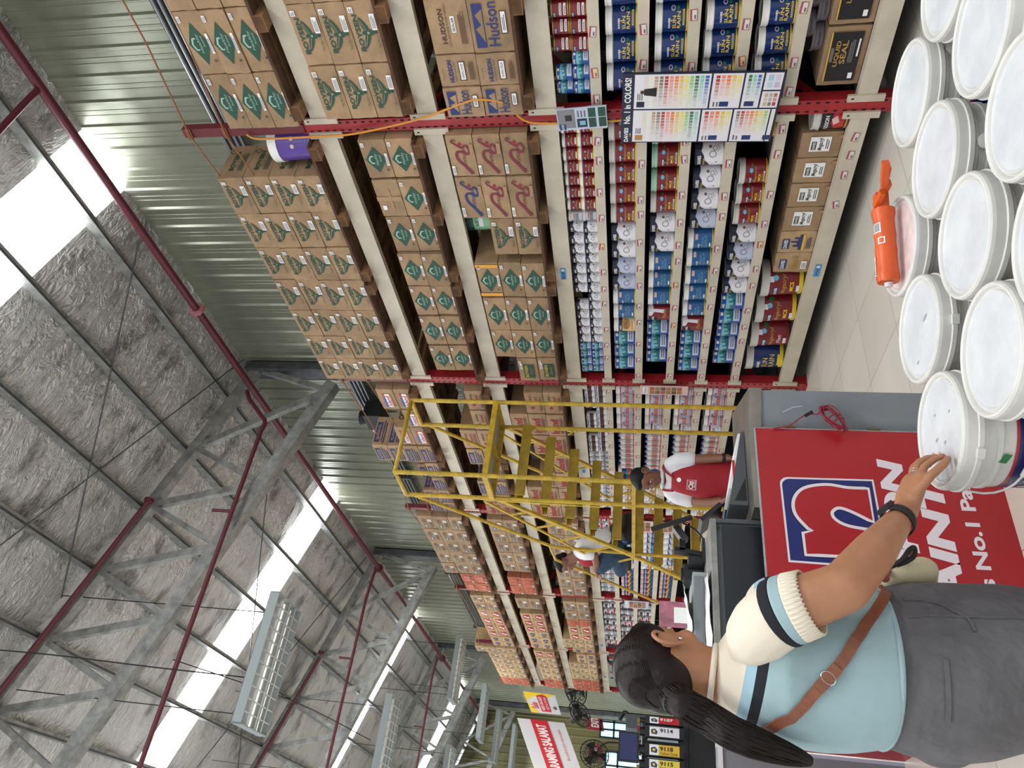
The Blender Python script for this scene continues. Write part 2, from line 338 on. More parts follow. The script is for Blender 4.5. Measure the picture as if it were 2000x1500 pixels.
# roof: foil insulation with translucent sheets between
def foil():
    m = bpy.data.materials.new('foil'); m.use_nodes = True; nt = m.node_tree; b = nt.nodes['Principled BSDF']
    b.inputs['Metallic'].default_value = 0.6; b.inputs['Roughness'].default_value = 0.45
    g = nt.nodes.new('ShaderNodeNewGeometry')
    mp = nt.nodes.new('ShaderNodeMapping'); mp.inputs['Scale'].default_value = (1, 2.2, 1); nt.links.new(g.outputs['Position'], mp.inputs['Vector'])
    n = nt.nodes.new('ShaderNodeTexNoise'); n.inputs['Scale'].default_value = 3.2; n.inputs['Detail'].default_value = 6; n.inputs['Roughness'].default_value = 0.5; n.inputs['Distortion'].default_value = 1.2
    nt.links.new(mp.outputs['Vector'], n.inputs['Vector'])
    v = nt.nodes.new('ShaderNodeTexVoronoi'); v.feature = 'DISTANCE_TO_EDGE'; v.inputs['Scale'].default_value = 6.5; vm = nt.nodes.new('ShaderNodeVectorMath'); vm.operation = 'MULTIPLY_ADD'; vm.inputs[1].default_value = (0.55, 0.55, 0.55); nt.links.new(n.outputs['Color'], vm.inputs[0]); nt.links.new(mp.outputs['Vector'], vm.inputs[2]); nt.links.new(vm.outputs[0], v.inputs['Vector'])
    n3 = nt.nodes.new('ShaderNodeTexNoise'); n3.inputs['Scale'].default_value = 0.35; nt.links.new(g.outputs['Position'], n3.inputs['Vector'])
    ad = nt.nodes.new('ShaderNodeMath'); ad.operation = 'MULTIPLY_ADD'; nt.links.new(v.outputs['Distance'], ad.inputs[0]); ad.inputs[1].default_value = 0.55; nt.links.new(n.outputs['Fac'], ad.inputs[2])
    bp = nt.nodes.new('ShaderNodeBump'); bp.inputs['Distance'].default_value = 0.09; nt.links.new(ad.outputs[0], bp.inputs['Height'])
    sx = nt.nodes.new('ShaderNodeSeparateXYZ'); nt.links.new(g.outputs['Position'], sx.inputs[0])
    mr = nt.nodes.new('ShaderNodeMapRange'); mr.inputs['From Min'].default_value = 5; mr.inputs['From Max'].default_value = 11; mr.inputs['To Min'].default_value = 0.85; mr.inputs['To Max'].default_value = 0.35
    nt.links.new(sx.outputs['Y'], mr.inputs['Value']); nt.links.new(mr.outputs['Result'], bp.inputs['Strength']); nt.links.new(bp.outputs['Normal'], b.inputs['Normal'])
    n2 = nt.nodes.new('ShaderNodeTexNoise'); n2.inputs['Scale'].default_value = 1.3; n2.inputs['Detail'].default_value = 7; n2.inputs['Roughness'].default_value = 0.7; nt.links.new(mp.outputs['Vector'], n2.inputs['Vector'])
    r = nt.nodes.new('ShaderNodeValToRGB'); r.color_ramp.elements[0].position = 0.36; r.color_ramp.elements[1].position = 0.48
    r.color_ramp.elements[0].color = rgb(140, 138, 136); r.color_ramp.elements[1].color = rgb(206, 204, 202)
    nt.links.new(n2.outputs['Fac'], r.inputs['Fac']); nt.links.new(r.outputs['Color'], b.inputs['Base Color']); MATS['foil'] = m
foil()
def skylight_mat():
    m = bpy.data.materials.new('translucent_sheet'); m.use_nodes = True; nt = m.node_tree; b = nt.nodes['Principled BSDF']
    b.inputs['Base Color'].default_value = rgb(230, 236, 240); b.inputs['Roughness'].default_value = 0.5
    b.inputs['Emission Color'].default_value = (0.93, 0.97, 1, 1)
    g = nt.nodes.new('ShaderNodeNewGeometry'); sx = nt.nodes.new('ShaderNodeSeparateXYZ'); nt.links.new(g.outputs['Position'], sx.inputs[0])      # lapped ribs of the sheet let less daylight through
    mo = nt.nodes.new('ShaderNodeMath'); mo.operation = 'PINGPONG'; mo.inputs[1].default_value = 0.075; nt.links.new(sx.outputs['Y'], mo.inputs[0])
    mr = nt.nodes.new('ShaderNodeMapRange'); mr.inputs['From Min'].default_value = 0.0; mr.inputs['From Max'].default_value = 0.008; mr.inputs['To Min'].default_value = 0.7; mr.inputs['To Max'].default_value = SKYLIGHT_POWER
    nt.links.new(mo.outputs[0], mr.inputs['Value']); nt.links.new(mr.outputs[0], b.inputs['Emission Strength'])
    MATS['translucent_sheet'] = m
skylight_mat()
SKY = [(-3.2, -2.45), (3.76, 4.48), (10.6, 11.4), (16.8, 17.5), (23.2, 23.95)]
PX = [4.97 - 0.79 * k for k in range(13)]      # purlin lines
def sheet(name, y0, y1, m, ribs=False, sag=0.035):
    mb = MB(); xs = [];
    e = [WX + 0.02] + PX + [XL]
    for a, b in zip(e[:-1], e[1:]):
        for k in range(4): xs.append((a + (b - a) * k / 4, sag * math.sin(PI * k / 4)))
    xs.append((XL, 0)); ny = max(1, int((y1 - y0) / 0.15)); vs = []
    for j in range(ny + 1):
        y = y0 + (y1 - y0) * j / ny; r = 0.012 * (j % 2) if ribs else 0
        for i, (x, s) in enumerate(xs):
            ed = min(1.0, (y - y0) / 0.3, (y1 - y) / 0.3); hang = 0 if ribs else ed * (-s * (1 + 0.5 * math.sin(y * 2.1 + x)) + 0.012 * math.sin(7 * y + 3 * x))
            vs.append((x, y, roofz(x, 0.08 + r + hang)))
    nx = len(xs); fs = [(j * nx + i, j * nx + i + 1, (j + 1) * nx + i + 1, (j + 1) * nx + i) for j in range(ny) for i in range(nx - 1)]
    mb.add(vs, fs, m, not ribs); return tag(mb.build(name), kind='structure')
yy = YN; seams = []
for a, b in SKY: seams.append((yy, a)); yy = b
seams.append((yy, FARY))
for a, b in seams: sheet('ceiling', a, b, 'foil')
for i, (a, b) in enumerate(SKY):
    o = sheet('window_%d' % (i + 1), a, b, 'translucent_sheet', True); 
# purlins (cee sections running along the aisle)
for x in PX:
    mb = MB(); z = roofz(x)
    mb.box(x - 0.028, x + 0.028, YN, FARY, z - 0.06, z + 0.06, 'galv'); mb.box(x - 0.028, x - 0.004, YN, FARY, z - 0.061, z - 0.055, 'galv_dark')
    tag(mb.build('purlin'), kind='structure')
# dark foil edge and eave trim
# sag rods crossing the roof
mb = MB()
for (xa, ya, xb, yb) in ((5.4, 7.2, 0.6, 5.6), (5.2, 4.9, 2.2, 7.3), (5.2, 13.2, 0.6, 11.7), (4.9, 8.9, 1.3, 13.2)):
    mb.tube([(xa, ya, roofz(xa, -0.07)), (xb, yb, roofz(xb, -0.07))], 0.008, 'galv_dark', 6)
tag(mb.build('trim_2'), kind='structure')
# trusses
TY = [7.44, 13.5, 19.6, 25.7]
def truss(y):
    mb = MB(); x0 = 5.45; x1 = XL + 0.2
    top = lambda x: roofz(x, -0.15); bot = lambda x: roofz(x, -1.34)
    mb.bar((x0, y, top(x0)), (x1, y, top(x1)), 0.12, 0.12, 'galv'); mb.bar((5.2, y, bot(5.2)), (x1, y, bot(x1)), 0.15, 0.15, 'galv')
    tn = [4.2, 3.40, 2.57, 1.77, 1.02, 0.2, -0.6, -1.4, -2.2, -3.0]; bn = [5.1, 3.75, 2.95, 2.12, 1.34, 0.55, -0.25, -1.0, -1.8, -2.6]
    for i, t in enumerate(tn):
        mb.bar((t, y, top(t)), (bn[i], y, bot(bn[i])), 0.07, 0.08, 'galv')
        if i + 1 < len(bn): mb.bar((t, y, top(t)), (bn[i + 1], y, bot(bn[i + 1])), 0.06, 0.06, 'galv')
    mb.bar((5.42, y, top(5.42)), (5.1, y, bot(5.1)), 0.06, 0.07, 'galv')
    mb.box(WX - 0.14, WX - 0.03, y - 0.11, y + 0.11, 0, EAVE, 'galv_dark')
    o = mb.build('roof_truss'); tag(o, kind='structure')
for y in TY: truss(y)
# ================================================================== the pallet rack along the wall
rack = tag(empty('pallet_rack', (4.0, 2.793, 0)), 'long red and cream pallet rack of paint along the metal wall', 'rack')
RO = Vector((4.0, 2.793, 0))
def rpart(mb, name, parent=None):
    o = mb.build(name, parent or rack)
    if not parent: o.location = -RO
    return o
PTOP = {0: 4.46, 1: 4.46, 2: 4.30, 3: 4.32, 4: 4.22, 5: 4.35, 6: 4.3}
for k, y in enumerate(POST_Y):
    mb = MB(); top = PTOP[k]
    mb.box(3.985, 4.0, y - 0.045, y + 0.045, 0.01, 3.62, 'rack_red'); mb.box(4.0, 4.07, y - 0.045, y - 0.042, 0.01, 3.62, 'rack_red'); mb.box(4.0, 4.07, y + 0.042, y + 0.045, 0.01, 3.62, 'rack_red')
    if k < 5:
        z = 0.06
        while z < 3.6:
            for s in (-1, 1): mb.box(3.9835, 3.9855, y + s * 0.028 - 0.005, y + s * 0.028 + 0.005, z, z + 0.022, 'slot')
            z += 0.052
    o = rpart(mb, 'upright_post')
    mb = MB(); mb.box(3.975, 4.03, y - 0.033, y + 0.033, 3.6, top, 'rack_maroon'); rpart(mb, 'post_extension')
    mb = MB(); mb.box(3.96, 4.08, y - 0.06, y + 0.06, 0.0, 0.012, 'rack_red'); rpart(mb, 'foot_plate')
    mb = MB(); mb.box(5.0, 5.06, y - 0.045, y + 0.045, 0.0, 4.0, 'rack_red'); rpart(mb, 'rear_post')
    mb = MB(); z = 0.4; s = 1
    while z < 3.5:
        a, b = (4.05, 5.0) if s > 0 else (5.0, 4.05); mb.bar((a, y, z), (b, y, z + 0.62), 0.03, 0.03, 'rack_red'); z += 0.62; s = -s
    rpart(mb, 'brace')
BH = {'B1': 0.125, 'B2': 0.125, 'B3': 0.12, 'S1': 0.06, 'S2': 0.06, 'S3': 0.06, 'S4': 0.06, 'S5': 0.06, 'B4': 0.10}
BEAM = {}
for lv, zt in BT.items():
    h = BH[lv]; big = h > 0.09
    for b in range(6):
        y0, y1 = POST_Y[b] + 0.046, POST_Y[b + 1] - 0.046; mb = MB()
        mb.box(3.975, 4.03, y0, y1, zt - h, zt, 'beam_cream')
        mb.box(3.975, 3.979, y0, y1, zt - h - 0.004, zt - h, 'beam_cream')
        for ye, s in ((y0, 1), (y1, -1)):      # hooked end plates
            ya, yb = (ye - 0.012, ye + 0.03) if s > 0 else (ye - 0.03, ye + 0.012)
            mb.box(3.968, 3.985, ya, yb, zt - h - (0.05 if big else 0.03), zt + (0.05 if big else 0.02), 'beam_cream')
            mb.box(3.967, 3.9685, (ya + yb) / 2 - 0.004, (ya + yb) / 2 + 0.004, zt + 0.015, zt + 0.03, 'slot') if big else None
        BEAM[(lv, b)] = rpart(mb, 'rack_beam')
        if lv in ('B1', 'B2', 'B3'):
            mb = MB(); mb.box(4.99, 5.05, y0, y1, zt - h, zt, 'beam_cream'); rpart(mb, 'rear_beam')
        else:
            mb = MB(); mb.box(4.03, 4.62, y0, y1, zt - 0.025, zt - 0.004, 'shelf_dark'); rpart(mb, 'shelf_panel')
for b in range(6):
    mb = MB(); mb.box(4.62, 4.64, POST_Y[b] + 0.046, POST_Y[b + 1] - 0.046, 0.02, 1.95, 'black_board'); rpart(mb, 'back_panel')
# price tags on the shelf lips
rnd = random.Random(5); ntag = 0
def pricetag(lv, b, y, ln=False):
    zt = BT[lv]; zc = zt - BH[lv] / 2 + rnd.uniform(-0.004, 0.004); mb = MB(); a = rnd.uniform(-0.12, 0.12) * (3 if lv == 'B4' else 1)
    d = Deco(); hw, hh = 0.031, 0.019
    R = lambda px, py: (px * math.cos(a) - py * math.sin(a), px * math.sin(a) + py * math.cos(a))
    q = lambda x0, x1, y0, y1, m, l: d.poly([R(x0, y0), R(x1, y0), R(x1, y1), R(x0, y1)], m, l)
    q(-hw, hw, -hh, hh, 'tag_red', 0); q(-hw + 0.004, hw - 0.004, -hh + 0.003, hh * 0.45, 'tag_white' if rnd.random() > 0.12 else 'label_cream', 1)
    q(-hw + 0.01, hw - 0.03, -hh + 0.008, -0.002, 'ink_grey', 2)
    mb.deco(d, front(3.973, y, zc)); mb.box(3.9725, 3.975, y - hw * 0.96, y + hw * 0.96, zc - hh * 0.9, zc + hh * 0.9, 'tag_white')
    mb.build('price_tag', BEAM[(lv, b)])
for b, lvs, n in ((0, ('S1', 'S2', 'S3', 'S4', 'S5'), 4), (1, ('S1', 'S2', 'S3', 'S4', 'S5'), 12), (2, ('S1', 'S2', 'S3', 'S4', 'S5'), 12)):
    for lv in lvs:
        y0 = 2.0 if b == 0 else POST_Y[b] + 0.14; y1 = POST_Y[b + 1] - 0.12
        for k in range(n): pricetag(lv, b, y0 + (y1 - y0) * (k + rnd.uniform(-0.25, 0.25)) / (n - 1))
for y in (3.0, 3.13, 3.28, 3.52): pricetag('B4', 1, y)
# blue bay-number strips
def strip(y, lv, txt):
    zt = BT[lv]; zc = zt - BH[lv] / 2; mb = MB(); d = Deco(); d.rect(-0.06, 0.06, -0.02, 0.02, 'tag_blue'); d.rect(0.028, 0.05, -0.012, 0.012, 'tag_white', 1)
    if txt: d.text(txt, -0.055, 0.024, -0.013, 0.013, 'ink_black', 1, bold=0.02)
    else: d.rect(-0.05, 0.02, -0.006, 0.006, 'ink_grey', 1)
    mb.box(3.9715, 3.975, y - 0.058, y + 0.058, zc - 0.018, zc + 0.018, 'tag_blue'); mb.deco(d, front(3.9715, y, zc)); return mb
o = strip(4.15, 'B3', '063-05').build('number_strip', BEAM[('B3', 1)]); o['label'] = 'blue strip reading 063-05'
o = strip(4.13, 'B4', '').build('number_strip', BEAM[('B4', 1)]); o['label'] = 'plain blue strip'
strip(7.2, 'B3', '').build('number_strip', BEAM[('B3', 2)])
strip(13.5, 'B3', '').build('number_strip', BEAM[('B3', 4)]); strip(15.6, 'B3', '').build('number_strip', BEAM[('B3', 5)]); strip(16.3, 'B1', '').build('number_strip', BEAM[('B1', 5)])
# conduits along the wall above the boxes
mb = MB()
for i in range(4): mb.tube([(5.40 - 0.001 * i, 0.5, 5.02 + 0.055 * i), (5.40, 9.0, 5.02 + 0.055 * i), (5.38, 18.5, 5.0 + 0.055 * i)], 0.024, 'conduit', 8)
for y in (1.5, 5.7, 10.2, 14.2, 17.6): mb.box(5.34, 5.47, y - 0.02, y + 0.02, 4.97, 5.24, 'galv_dark')
tag(mb.build('conduit_pipes'), 'bundle of grey metal conduits strapped along the wall above the cartons', 'pipe')
# twine tied from post top to post top
def twine(zoff, x, lab):
    pts = []
    pts.append((x, 0.2, 4.5 + zoff))
    for k in range(1, 7):
        y = POST_Y[k]; z = PTOP[k] - 0.05 + zoff
        pts.append((x, y, z))
    fine = []
    for a, b in zip(pts[:-1], pts[1:]):
        for t in (0, 0.25, 0.5, 0.75): fine.append(tuple(a[j] + (b[j] - a[j]) * t - (0.10 * 4 * t * (1 - t) if j == 2 else 0) for j in range(3)))
    fine.append(pts[-1]); mb = MB(); mb.tube(fine, 0.0055, 'twine', 5)
    for p in pts[1:]:
        for q in (-0.012, 0.0, 0.012): mb.tube([(3.966, p[1] - 0.04, p[2] + q), (3.966, p[1] + 0.04, p[2] + q + 0.004)], 0.005, 'twine', 5)
    tag(mb.build('twine'), lab, 'twine')
twine(0.0, 3.958, 'upper brown twine tied along the tops of the red posts'); twine(-0.26, 3.958, 'lower brown twine crossing in front of the top tier cartons')
# orange cord looping down the nearest post
mb = MB(); pts = smooth_pts([(3.955, 2.80, 4.0), (3.955, 2.84, 3.93), (3.955, 2.84, 3.6), (3.95, 2.83, 3.3), (3.95, 2.78, 3.0), (3.93, 2.71, 2.75), (3.92, 2.62, 2.5), (3.92, 2.60, 2.4), (3.93, 2.64, 2.25), (3.95, 2.78, 2.14), (3.955, 2.81, 1.98), (3.955, 2.81, 1.60), (3.955, 2.79, 1.2)], 6)
mb.tube(pts, 0.007, 'twine_orange', 6); tag(mb.build('cord'), 'loose orange cord looping down the nearest red post', 'cord')

# ------------------------------------------------------------------ wooden pallets
def make_pallet(L):
    r = empty('wooden_pallet'); ch = []
    for y in (0.06, L / 2, L - 0.06):
        mb = MB(); mb.box(0, 1.0, y - 0.045, y + 0.045, 0.0, 0.052, 'wood'); mb.box(0, 0.02, y - 0.047, y + 0.047, -0.004, 0.052, 'wood'); ch.append(mb.build('stringer', r))
    for k in range(10):
        mb = MB(); x = 0.01 + k * 0.099; mb.box(x, x + 0.096, 0, L, 0.052, 0.07, 'wood' if k % 2 else 'wood_dark'); ch.append(mb.build('deck_board', r))
    return proto(r, ch)
pal = make_pallet(1.28)
for b in range(6):
    for lv, tn in (('B1', 'top'), ('B2', 'middle'), ('B3', 'lower')):
        for k in range(2):
            y = POST_Y[b] + 0.09 + k * 1.31
            if b == 0 and k == 0: continue
            place(pal, (3.885 + rnd.uniform(-0.015, 0.015), y, BT[lv]), label='wooden pallet under the %s tier cartons, %s, %s of two' % (tn, BAY[b], ('nearer', 'farther')[k]), cat='pallet', group='pallets on the rack')
# ================================================================== cartons
def carton_body(wy, dx, hz, m='carton', seed=0):
    """board box: soft bulging faces, dented edges, seam; front face at x = 0 looks to -X"""
    r = random.Random(seed); mb = MB(); n = 4; g = {}
    def P(i, j, k):
        if (i, j, k) in g: return g[(i, j, k)]
        u, v, t = i / n, j / n, k / n
        x = u * dx; y = (v - 0.5) * wy; z = t * hz; e = 0.004
        b = lambda a: math.sin(PI * a)
        if i in (0, n): x += (-1 if i == 0 else 1) * 0.004 * b(v) * b(t)
        if k == n: z += 0.004 * b(u) * b(v)
        ed = sum(1 for q in (i, j, k) if q in (0, n))
        if ed >= 2: x += r.uniform(0, e) * (1 if i == 0 else 0); z += -r.uniform(0, e) if k == n else 0; y += r.uniform(-e, e) * 0.6
        g[(i, j, k)] = len(mb.v); mb.v.append((x, y, z)); return g[(i, j, k)]
    ki = mb.mi(m)
    def F(*q): mb.f.append(tuple(q)); mb.m.append(ki); mb.sm.append(False)
    for a in range(n):
        for b in range(n):
            F(P(0, a, b), P(0, a, b + 1), P(0, a + 1, b + 1), P(0, a + 1, b)); F(P(n, a, b), P(n, a + 1, b), P(n, a + 1, b + 1), P(n, a, b + 1))
            F(P(a, 0, b), P(a + 1, 0, b), P(a + 1, 0, b + 1), P(a, 0, b + 1)); F(P(a, n, b), P(a, n, b + 1), P(a + 1, n, b + 1), P(a + 1, n, b))
            F(P(a, b, n), P(a + 1, b, n), P(a + 1, b + 1, n), P(a, b + 1, n)); F(P(a, b, 0), P(a, b + 1, 0), P(a + 1, b + 1, 0), P(a + 1, b, 0))
    return mb
def label_part(parent, x0, x1, y0, y1, e=0.007, lines=3, name='paper_label'):
    mb = MB(); d = Deco(); d.rect(x0, x1, y0, y1, 'paper', 0)
    w = x1 - x0; h = y1 - y0
    if w > h: d.lines(x0 + w * 0.1, x1 - w * 0.1, y0 + h * 0.12, y1 - h * 0.12, lines, 'paper_ink', 1)
    else:
        for k in range(lines): xx = x0 + w * (0.2 + 0.6 * k / max(1, lines - 1)); d.rect(xx - w * 0.07, xx + w * 0.07, y0 + h * 0.12, y1 - h * 0.12, 'paper_ink', 1)
    mb.deco(d, front(-e)); return mb.build(name, parent)
def emblem(d, cx, cy, s, m):
    """winged emblem seen from the front"""
    w = [(0, 0.55), (0.12, 0.45), (0.1, 0.25), (0.35, 0.42), (1.0, 0.62), (0.92, 0.38), (0.62, 0.05), (0.38, -0.16), (0.2, -0.2), (0.16, -0.5), (0.08, -0.62), (0.05, -0.95), (0, -1.0)]
    d.poly([(cx + x * s, cy + y * s * 0.62) for x, y in w] + [(cx - x * s, cy + y * s * 0.62) for x, y in w[::-1][1:-1]], m, 1)
    for k in (-1, 1): d.line([(cx + k * 0.14 * s, cy + 0.05 * s), (cx + k * 0.8 * s, cy + 0.28 * s)], 0.035 * s, 'carton', 2)
    d.disc(cx, cy - 0.05 * s, 0.09 * s, 'carton', 2, 8)
def carton(kind, W, D, H, seed=0):
    bm = 'carton'
    if kind in ('orange', 'redorange'): bm = 'carton_orange'
    if kind in ('far_light', 'trapezoid', 'logo_navy', 'glossit', 'building'): bm = 'carton_light'
    mb = carton_body(W, D, H, bm, seed); d = Deco(); labs = []; e = 0.0055; side = None
    w = W; h = H
    if kind == 'boysen':
        d.text('BOYSEN', -0.30 * w, 0.30 * w, 0.66 * h, 0.84 * h, 'ink_green', 1, bold=0.03); emblem(d, 0, 0.44 * h, 0.26 * w, 'ink_green')
        d.text('The No.1 PAINT', -0.26 * w, 0.12 * w, 0.10 * h, 0.17 * h, 'ink_green', 1)
        labs = [(-0.10 * w + 0.14 * w, 0.30 * w, 0.06 * h, 0.24 * h, 3), (0.33 * w, 0.42 * w, 0.74 * h, 0.9 * h, 2)]
        side = Deco().text('BOYSEN', -0.28 * D, 0.30 * D, 0.50 * h, 0.68 * h, 'ink_green', 1, bold=0.03).text('The No.1 Paint', -0.2 * D, 0.22 * D, 0.38 * h, 0.44 * h, 'ink_green').lines(-0.28 * D, 0.3 * D, 0.14 * h, 0.34 * h, 4, 'ink_green')
        side.ring(0.3 * D, 0.82 * h, 0.03, 0.008, 'ink_green', 1, 4)
    elif kind == 'healthy':
        s = 0.30 * w; c = 0.50 * h; d.poly([(-0.34 * w, c), (0, c - 0.40 * h), (0.34 * w, c), (0, c + 0.40 * h)], 'ink_green', 0)
        d.text('Healthy', -0.15 * w, 0.17 * w, c - 0.10 * h, c + 0.04 * h, 'ink_pale', 1, shear=0.3); d.text('home', -0.05 * w, 0.13 * w, c - 0.21 * h, c - 0.12 * h, 'ink_pale', 1, shear=0.3)
        d.line([(-0.09 * w, c + 0.08 * h), (-0.09 * w, c + 0.18 * h), (0, c + 0.26 * h), (0.09 * w, c + 0.18 * h), (0.09 * w, c + 0.08 * h)], 0.012, 'ink_pale', 1)
        d.disc(-0.28 * w, 0.16 * h, 0.008, 'ink_green', 0, 5)
        labs = [(-0.16 * w, 0.16 * w, 0.03 * h, 0.13 * h, 2), (0.34 * w, 0.44 * w, 0.80 * h, 0.92 * h, 2)]
        if seed == 7: [d.rect(a * w, (a + 0.09) * w, 0, h, 'tape_yellow', 2) for a in (-0.5 + 0.03, 0.38)]
    elif kind in ('virtuoso', 'virtuoso_navy'):
        ink = 'ink_wine' if kind == 'virtuoso' else 'ink_navy'
        pts = smooth_pts([(-0.44 * w, 0.20 * h), (-0.25 * w, 0.42 * h), (-0.06 * w, 0.66 * h), (0.10 * w, 0.66 * h), (0.12 * w, 0.44 * h), (0.06 * w, 0.26 * h), (0.16 * w, 0.18 * h), (0.27 * w, 0.3 * h), (0.22 * w, 0.46 * h), (0.30 * w, 0.66 * h), (0.37 * w, 0.8 * h), (0.41 * w, 0.74 * h), (0.38 * w, 0.64 * h)], 5)
        n = len(pts); d.line(pts, [0.022 - 0.014 * i / n for i in range(n)], ink, 0); d.text('Virtuoso', -0.22 * w, 0.24 * w, 0.34 * h, 0.52 * h, ink, 1)
        d.poly([(0.24 * w, 0.5 * h), (0.30 * w, 0.42 * h), (0.36 * w, 0.5 * h), (0.30 * w, 0.58 * h)], 'ink_red', 2); labs = [(-0.44 * w, -0.22 * w, 0.84 * h, 0.96 * h, 2)]
        if seed % 2: d.rect(0.05 * w, 0.30 * w, 0.02 * h, 0.16 * h, 'carton_tape', 3)
    elif kind == 'hudson_varnish':
        d.text('HUDSON', -0.30 * w, 0.34 * w, 0.60 * h, 0.72 * h, 'ink_brown', 1, bold=0.02); d.text('POLYURETHANE FLOOR VARNISH', -0.36 * w, 0.42 * w, 0.51 * h, 0.56 * h, 'ink_brown'); d.rect(-0.10 * w, 0.20 * w, 0.34 * h, 0.44 * h, 'paper', 0)
        d.text('SEALER', -0.08 * w, 0.18 * w, 0.36 * h, 0.42 * h, 'ink_black', 1, bold=0.02); d.lines(-0.32 * w, 0.3 * w, 0.1 * h, 0.26 * h, 5, 'ink_brown')
    elif kind == 'hudson_picture':
        d.rect(-0.40 * w, 0.40 * w, 0.66 * h, 0.90 * h, 'ink_navy', 0); d.poly([(-0.3 * w, 0.67 * h), (-0.05 * w, 0.86 * h), (0.02 * w, 0.72 * h), (0.2 * w, 0.84 * h), (0.3 * w, 0.67 * h)], 'carton', 1)
        d.text('Hudson', -0.38 * w, 0.42 * w, 0.32 * h, 0.60 * h, 'ink_navy', 1, bold=0.01); d.rect(-0.14 * w, 0.24 * w, 0.13 * h, 0.24 * h, 'paper', 0); d.boxring(0.05 * w, 0.185 * h, 0.21 * w, 0.075 * h, 0.004, 'ink_brown', 1); d.lines(-0.1 * w, 0.2 * w, 0.15 * h, 0.22 * h, 2, 'ink_black')
    elif kind == 'hudson_plain':
        d.text('HUDSON', -0.36 * w, 0.36 * w, 0.62 * h, 0.74 * h, 'ink_navy', 1, bold=0.03); d.text('PREMIUM QUALITY PAINTS', -0.34 * w, 0.34 * w, 0.54 * h, 0.58 * h, 'ink_navy'); d.rect(-0.28 * w, 0.28 * w, 0.32 * h, 0.44 * h, 'paper', 0); d.boxring(0, 0.38 * h, 0.31 * w, 0.085 * h, 0.004, 'ink_brown', 1)
        d.text('SANDING SEALER', -0.24 * w, 0.24 * w, 0.35 * h, 0.41 * h, 'ink_black'); d.lines(-0.3 * w, 0.3 * w, 0.08 * h, 0.22 * h, 5, 'ink_brown'); d.text('1 Liter x 12 Pcs', -0.3 * w, 0.1 * w, 0.86 * h, 0.90 * h, 'ink_brown')
    elif kind == 'decor':
        d.rect(-0.34 * w, 0.26 * w, 0.18 * h, 0.72 * h, 'ink_green', 0); d.text('BOYSEN', -0.3 * w, 0.22 * w, 0.5 * h, 0.66 * h, 'ink_yellow', 1, bold=0.02); d.text('Decor', -0.18 * w, 0.14 * w, 0.28 * h, 0.42 * h, 'carton', 1); labs = [(0.05 * w, 0.3 * w, 0.76 * h, 0.88 * h, 2), (0.3 * w, 0.42 * w, 0.8 * h, 0.92 * h, 1)]
    elif kind == 'island_red':
        d.text('Island', -0.38 * w, 0.30 * w, 0.34 * h, 0.80 * h, 'ink_red', 1, bold=0.02); d.lines(-0.38 * w, 0.38 * w, 0.1 * h, 0.28 * h, 3, 'ink_wine'); d.text('PAINTS', -0.36 * w, 0.0, 0.86 * h, 0.92 * h, 'ink_wine')
    elif kind == 'island_stamp':
        d.poly([(-0.30 * w, 0.62 * h), (-0.22 * w, 0.5 * h), (-0.14 * w, 0.62 * h), (-0.22 * w, 0.74 * h)], 'ink_red', 1); d.text('Island', -0.08 * w, 0.30 * w, 0.30 * h, 0.52 * h, 'ink_red', 1)
        for k in range(4): d.ring(0.0 + 0.1 * w * k, 0.68 * h, 0.035 * w, 0.006, 'ink_brown', 1, 8)
        d.lines(-0.36 * w, 0.36 * w, 0.08 * h, 0.24 * h, 3, 'ink_wine')
    elif kind == 'island_blue':
        d.rect(-0.42 * w, 0.30 * w, 0.56 * h, 0.90 * h, 'ink_navy', 0); d.text('ISLANDER', -0.34 * w, 0.22 * w, 0.62 * h, 0.80 * h, 'carton_light', 1, bold=0.01)
        for k in range(3): d.rect(-0.42 * w, (0.38 - 0.1 * k) * w, (0.40 - 0.13 * k) * h, (0.46 - 0.13 * k) * h, 'ink_navy', 0)
        side = Deco().rect(-0.40 * D, 0.30 * D, 0.56 * h, 0.90 * h, 'ink_navy', 0).text('ISLANDER', -0.32 * D, 0.22 * D, 0.62 * h, 0.8 * h, 'carton_light', 1).rect(-0.4 * D, 0.36 * D, 0.38 * h, 0.44 * h, 'ink_navy').rect(-0.4 * D, 0.3 * D, 0.24 * h, 0.3 * h, 'ink_navy')
    elif kind == 'island_sticker':
        d.rect(-0.36 * w, 0.30 * w, 0.20 * h, 0.70 * h, 'paper', 0); d.rect(-0.36 * w, 0.30 * w, 0.56 * h, 0.70 * h, 'label_royal', 1); d.rect(0.12 * w, 0.30 * w, 0.56 * h, 0.70 * h, 'label_red', 2); d.rect(-0.36 * w, 0.30 * w, 0.20 * h, 0.28 * h, 'label_orange', 1); d.text('Island', -0.30 * w, 0.20 * w, 0.30 * h, 0.54 * h, 'ink_red', 1, bold=0.02)
        for k in range(3): (side or d)
        side = Deco().text('FRAGILE', -0.2 * D, 0.2 * D, 0.3 * h, 0.4 * h, 'ink_brown'); [side.ring(-0.15 * D + 0.15 * D * k, 0.62 * h, 0.03, 0.009, 'ink_black', 1, 6) for k in range(3)]
    elif kind in ('plain_emblem', 'far_light'):
        d.rect(-0.36 * w, -0.14 * w, 0.52 * h, 0.74 * h, 'ink_grey', 0); d.rect(-0.33 * w, -0.17 * w, 0.58 * h, 0.68 * h, 'label_sky' if kind == 'plain_emblem' else 'label_yellow', 1); d.lines(-0.05 * w, 0.32 * w, 0.5 * h, 0.8 * h, 4, 'ink_grey'); d.lines(-0.36 * w, 0.34 * w, 0.12 * h, 0.36 * h, 3, 'ink_grey')
        labs = [(0.08 * w, 0.26 * w, 0.14 * h, 0.36 * h, 2)]
    elif kind in ('orange', 'redorange'):
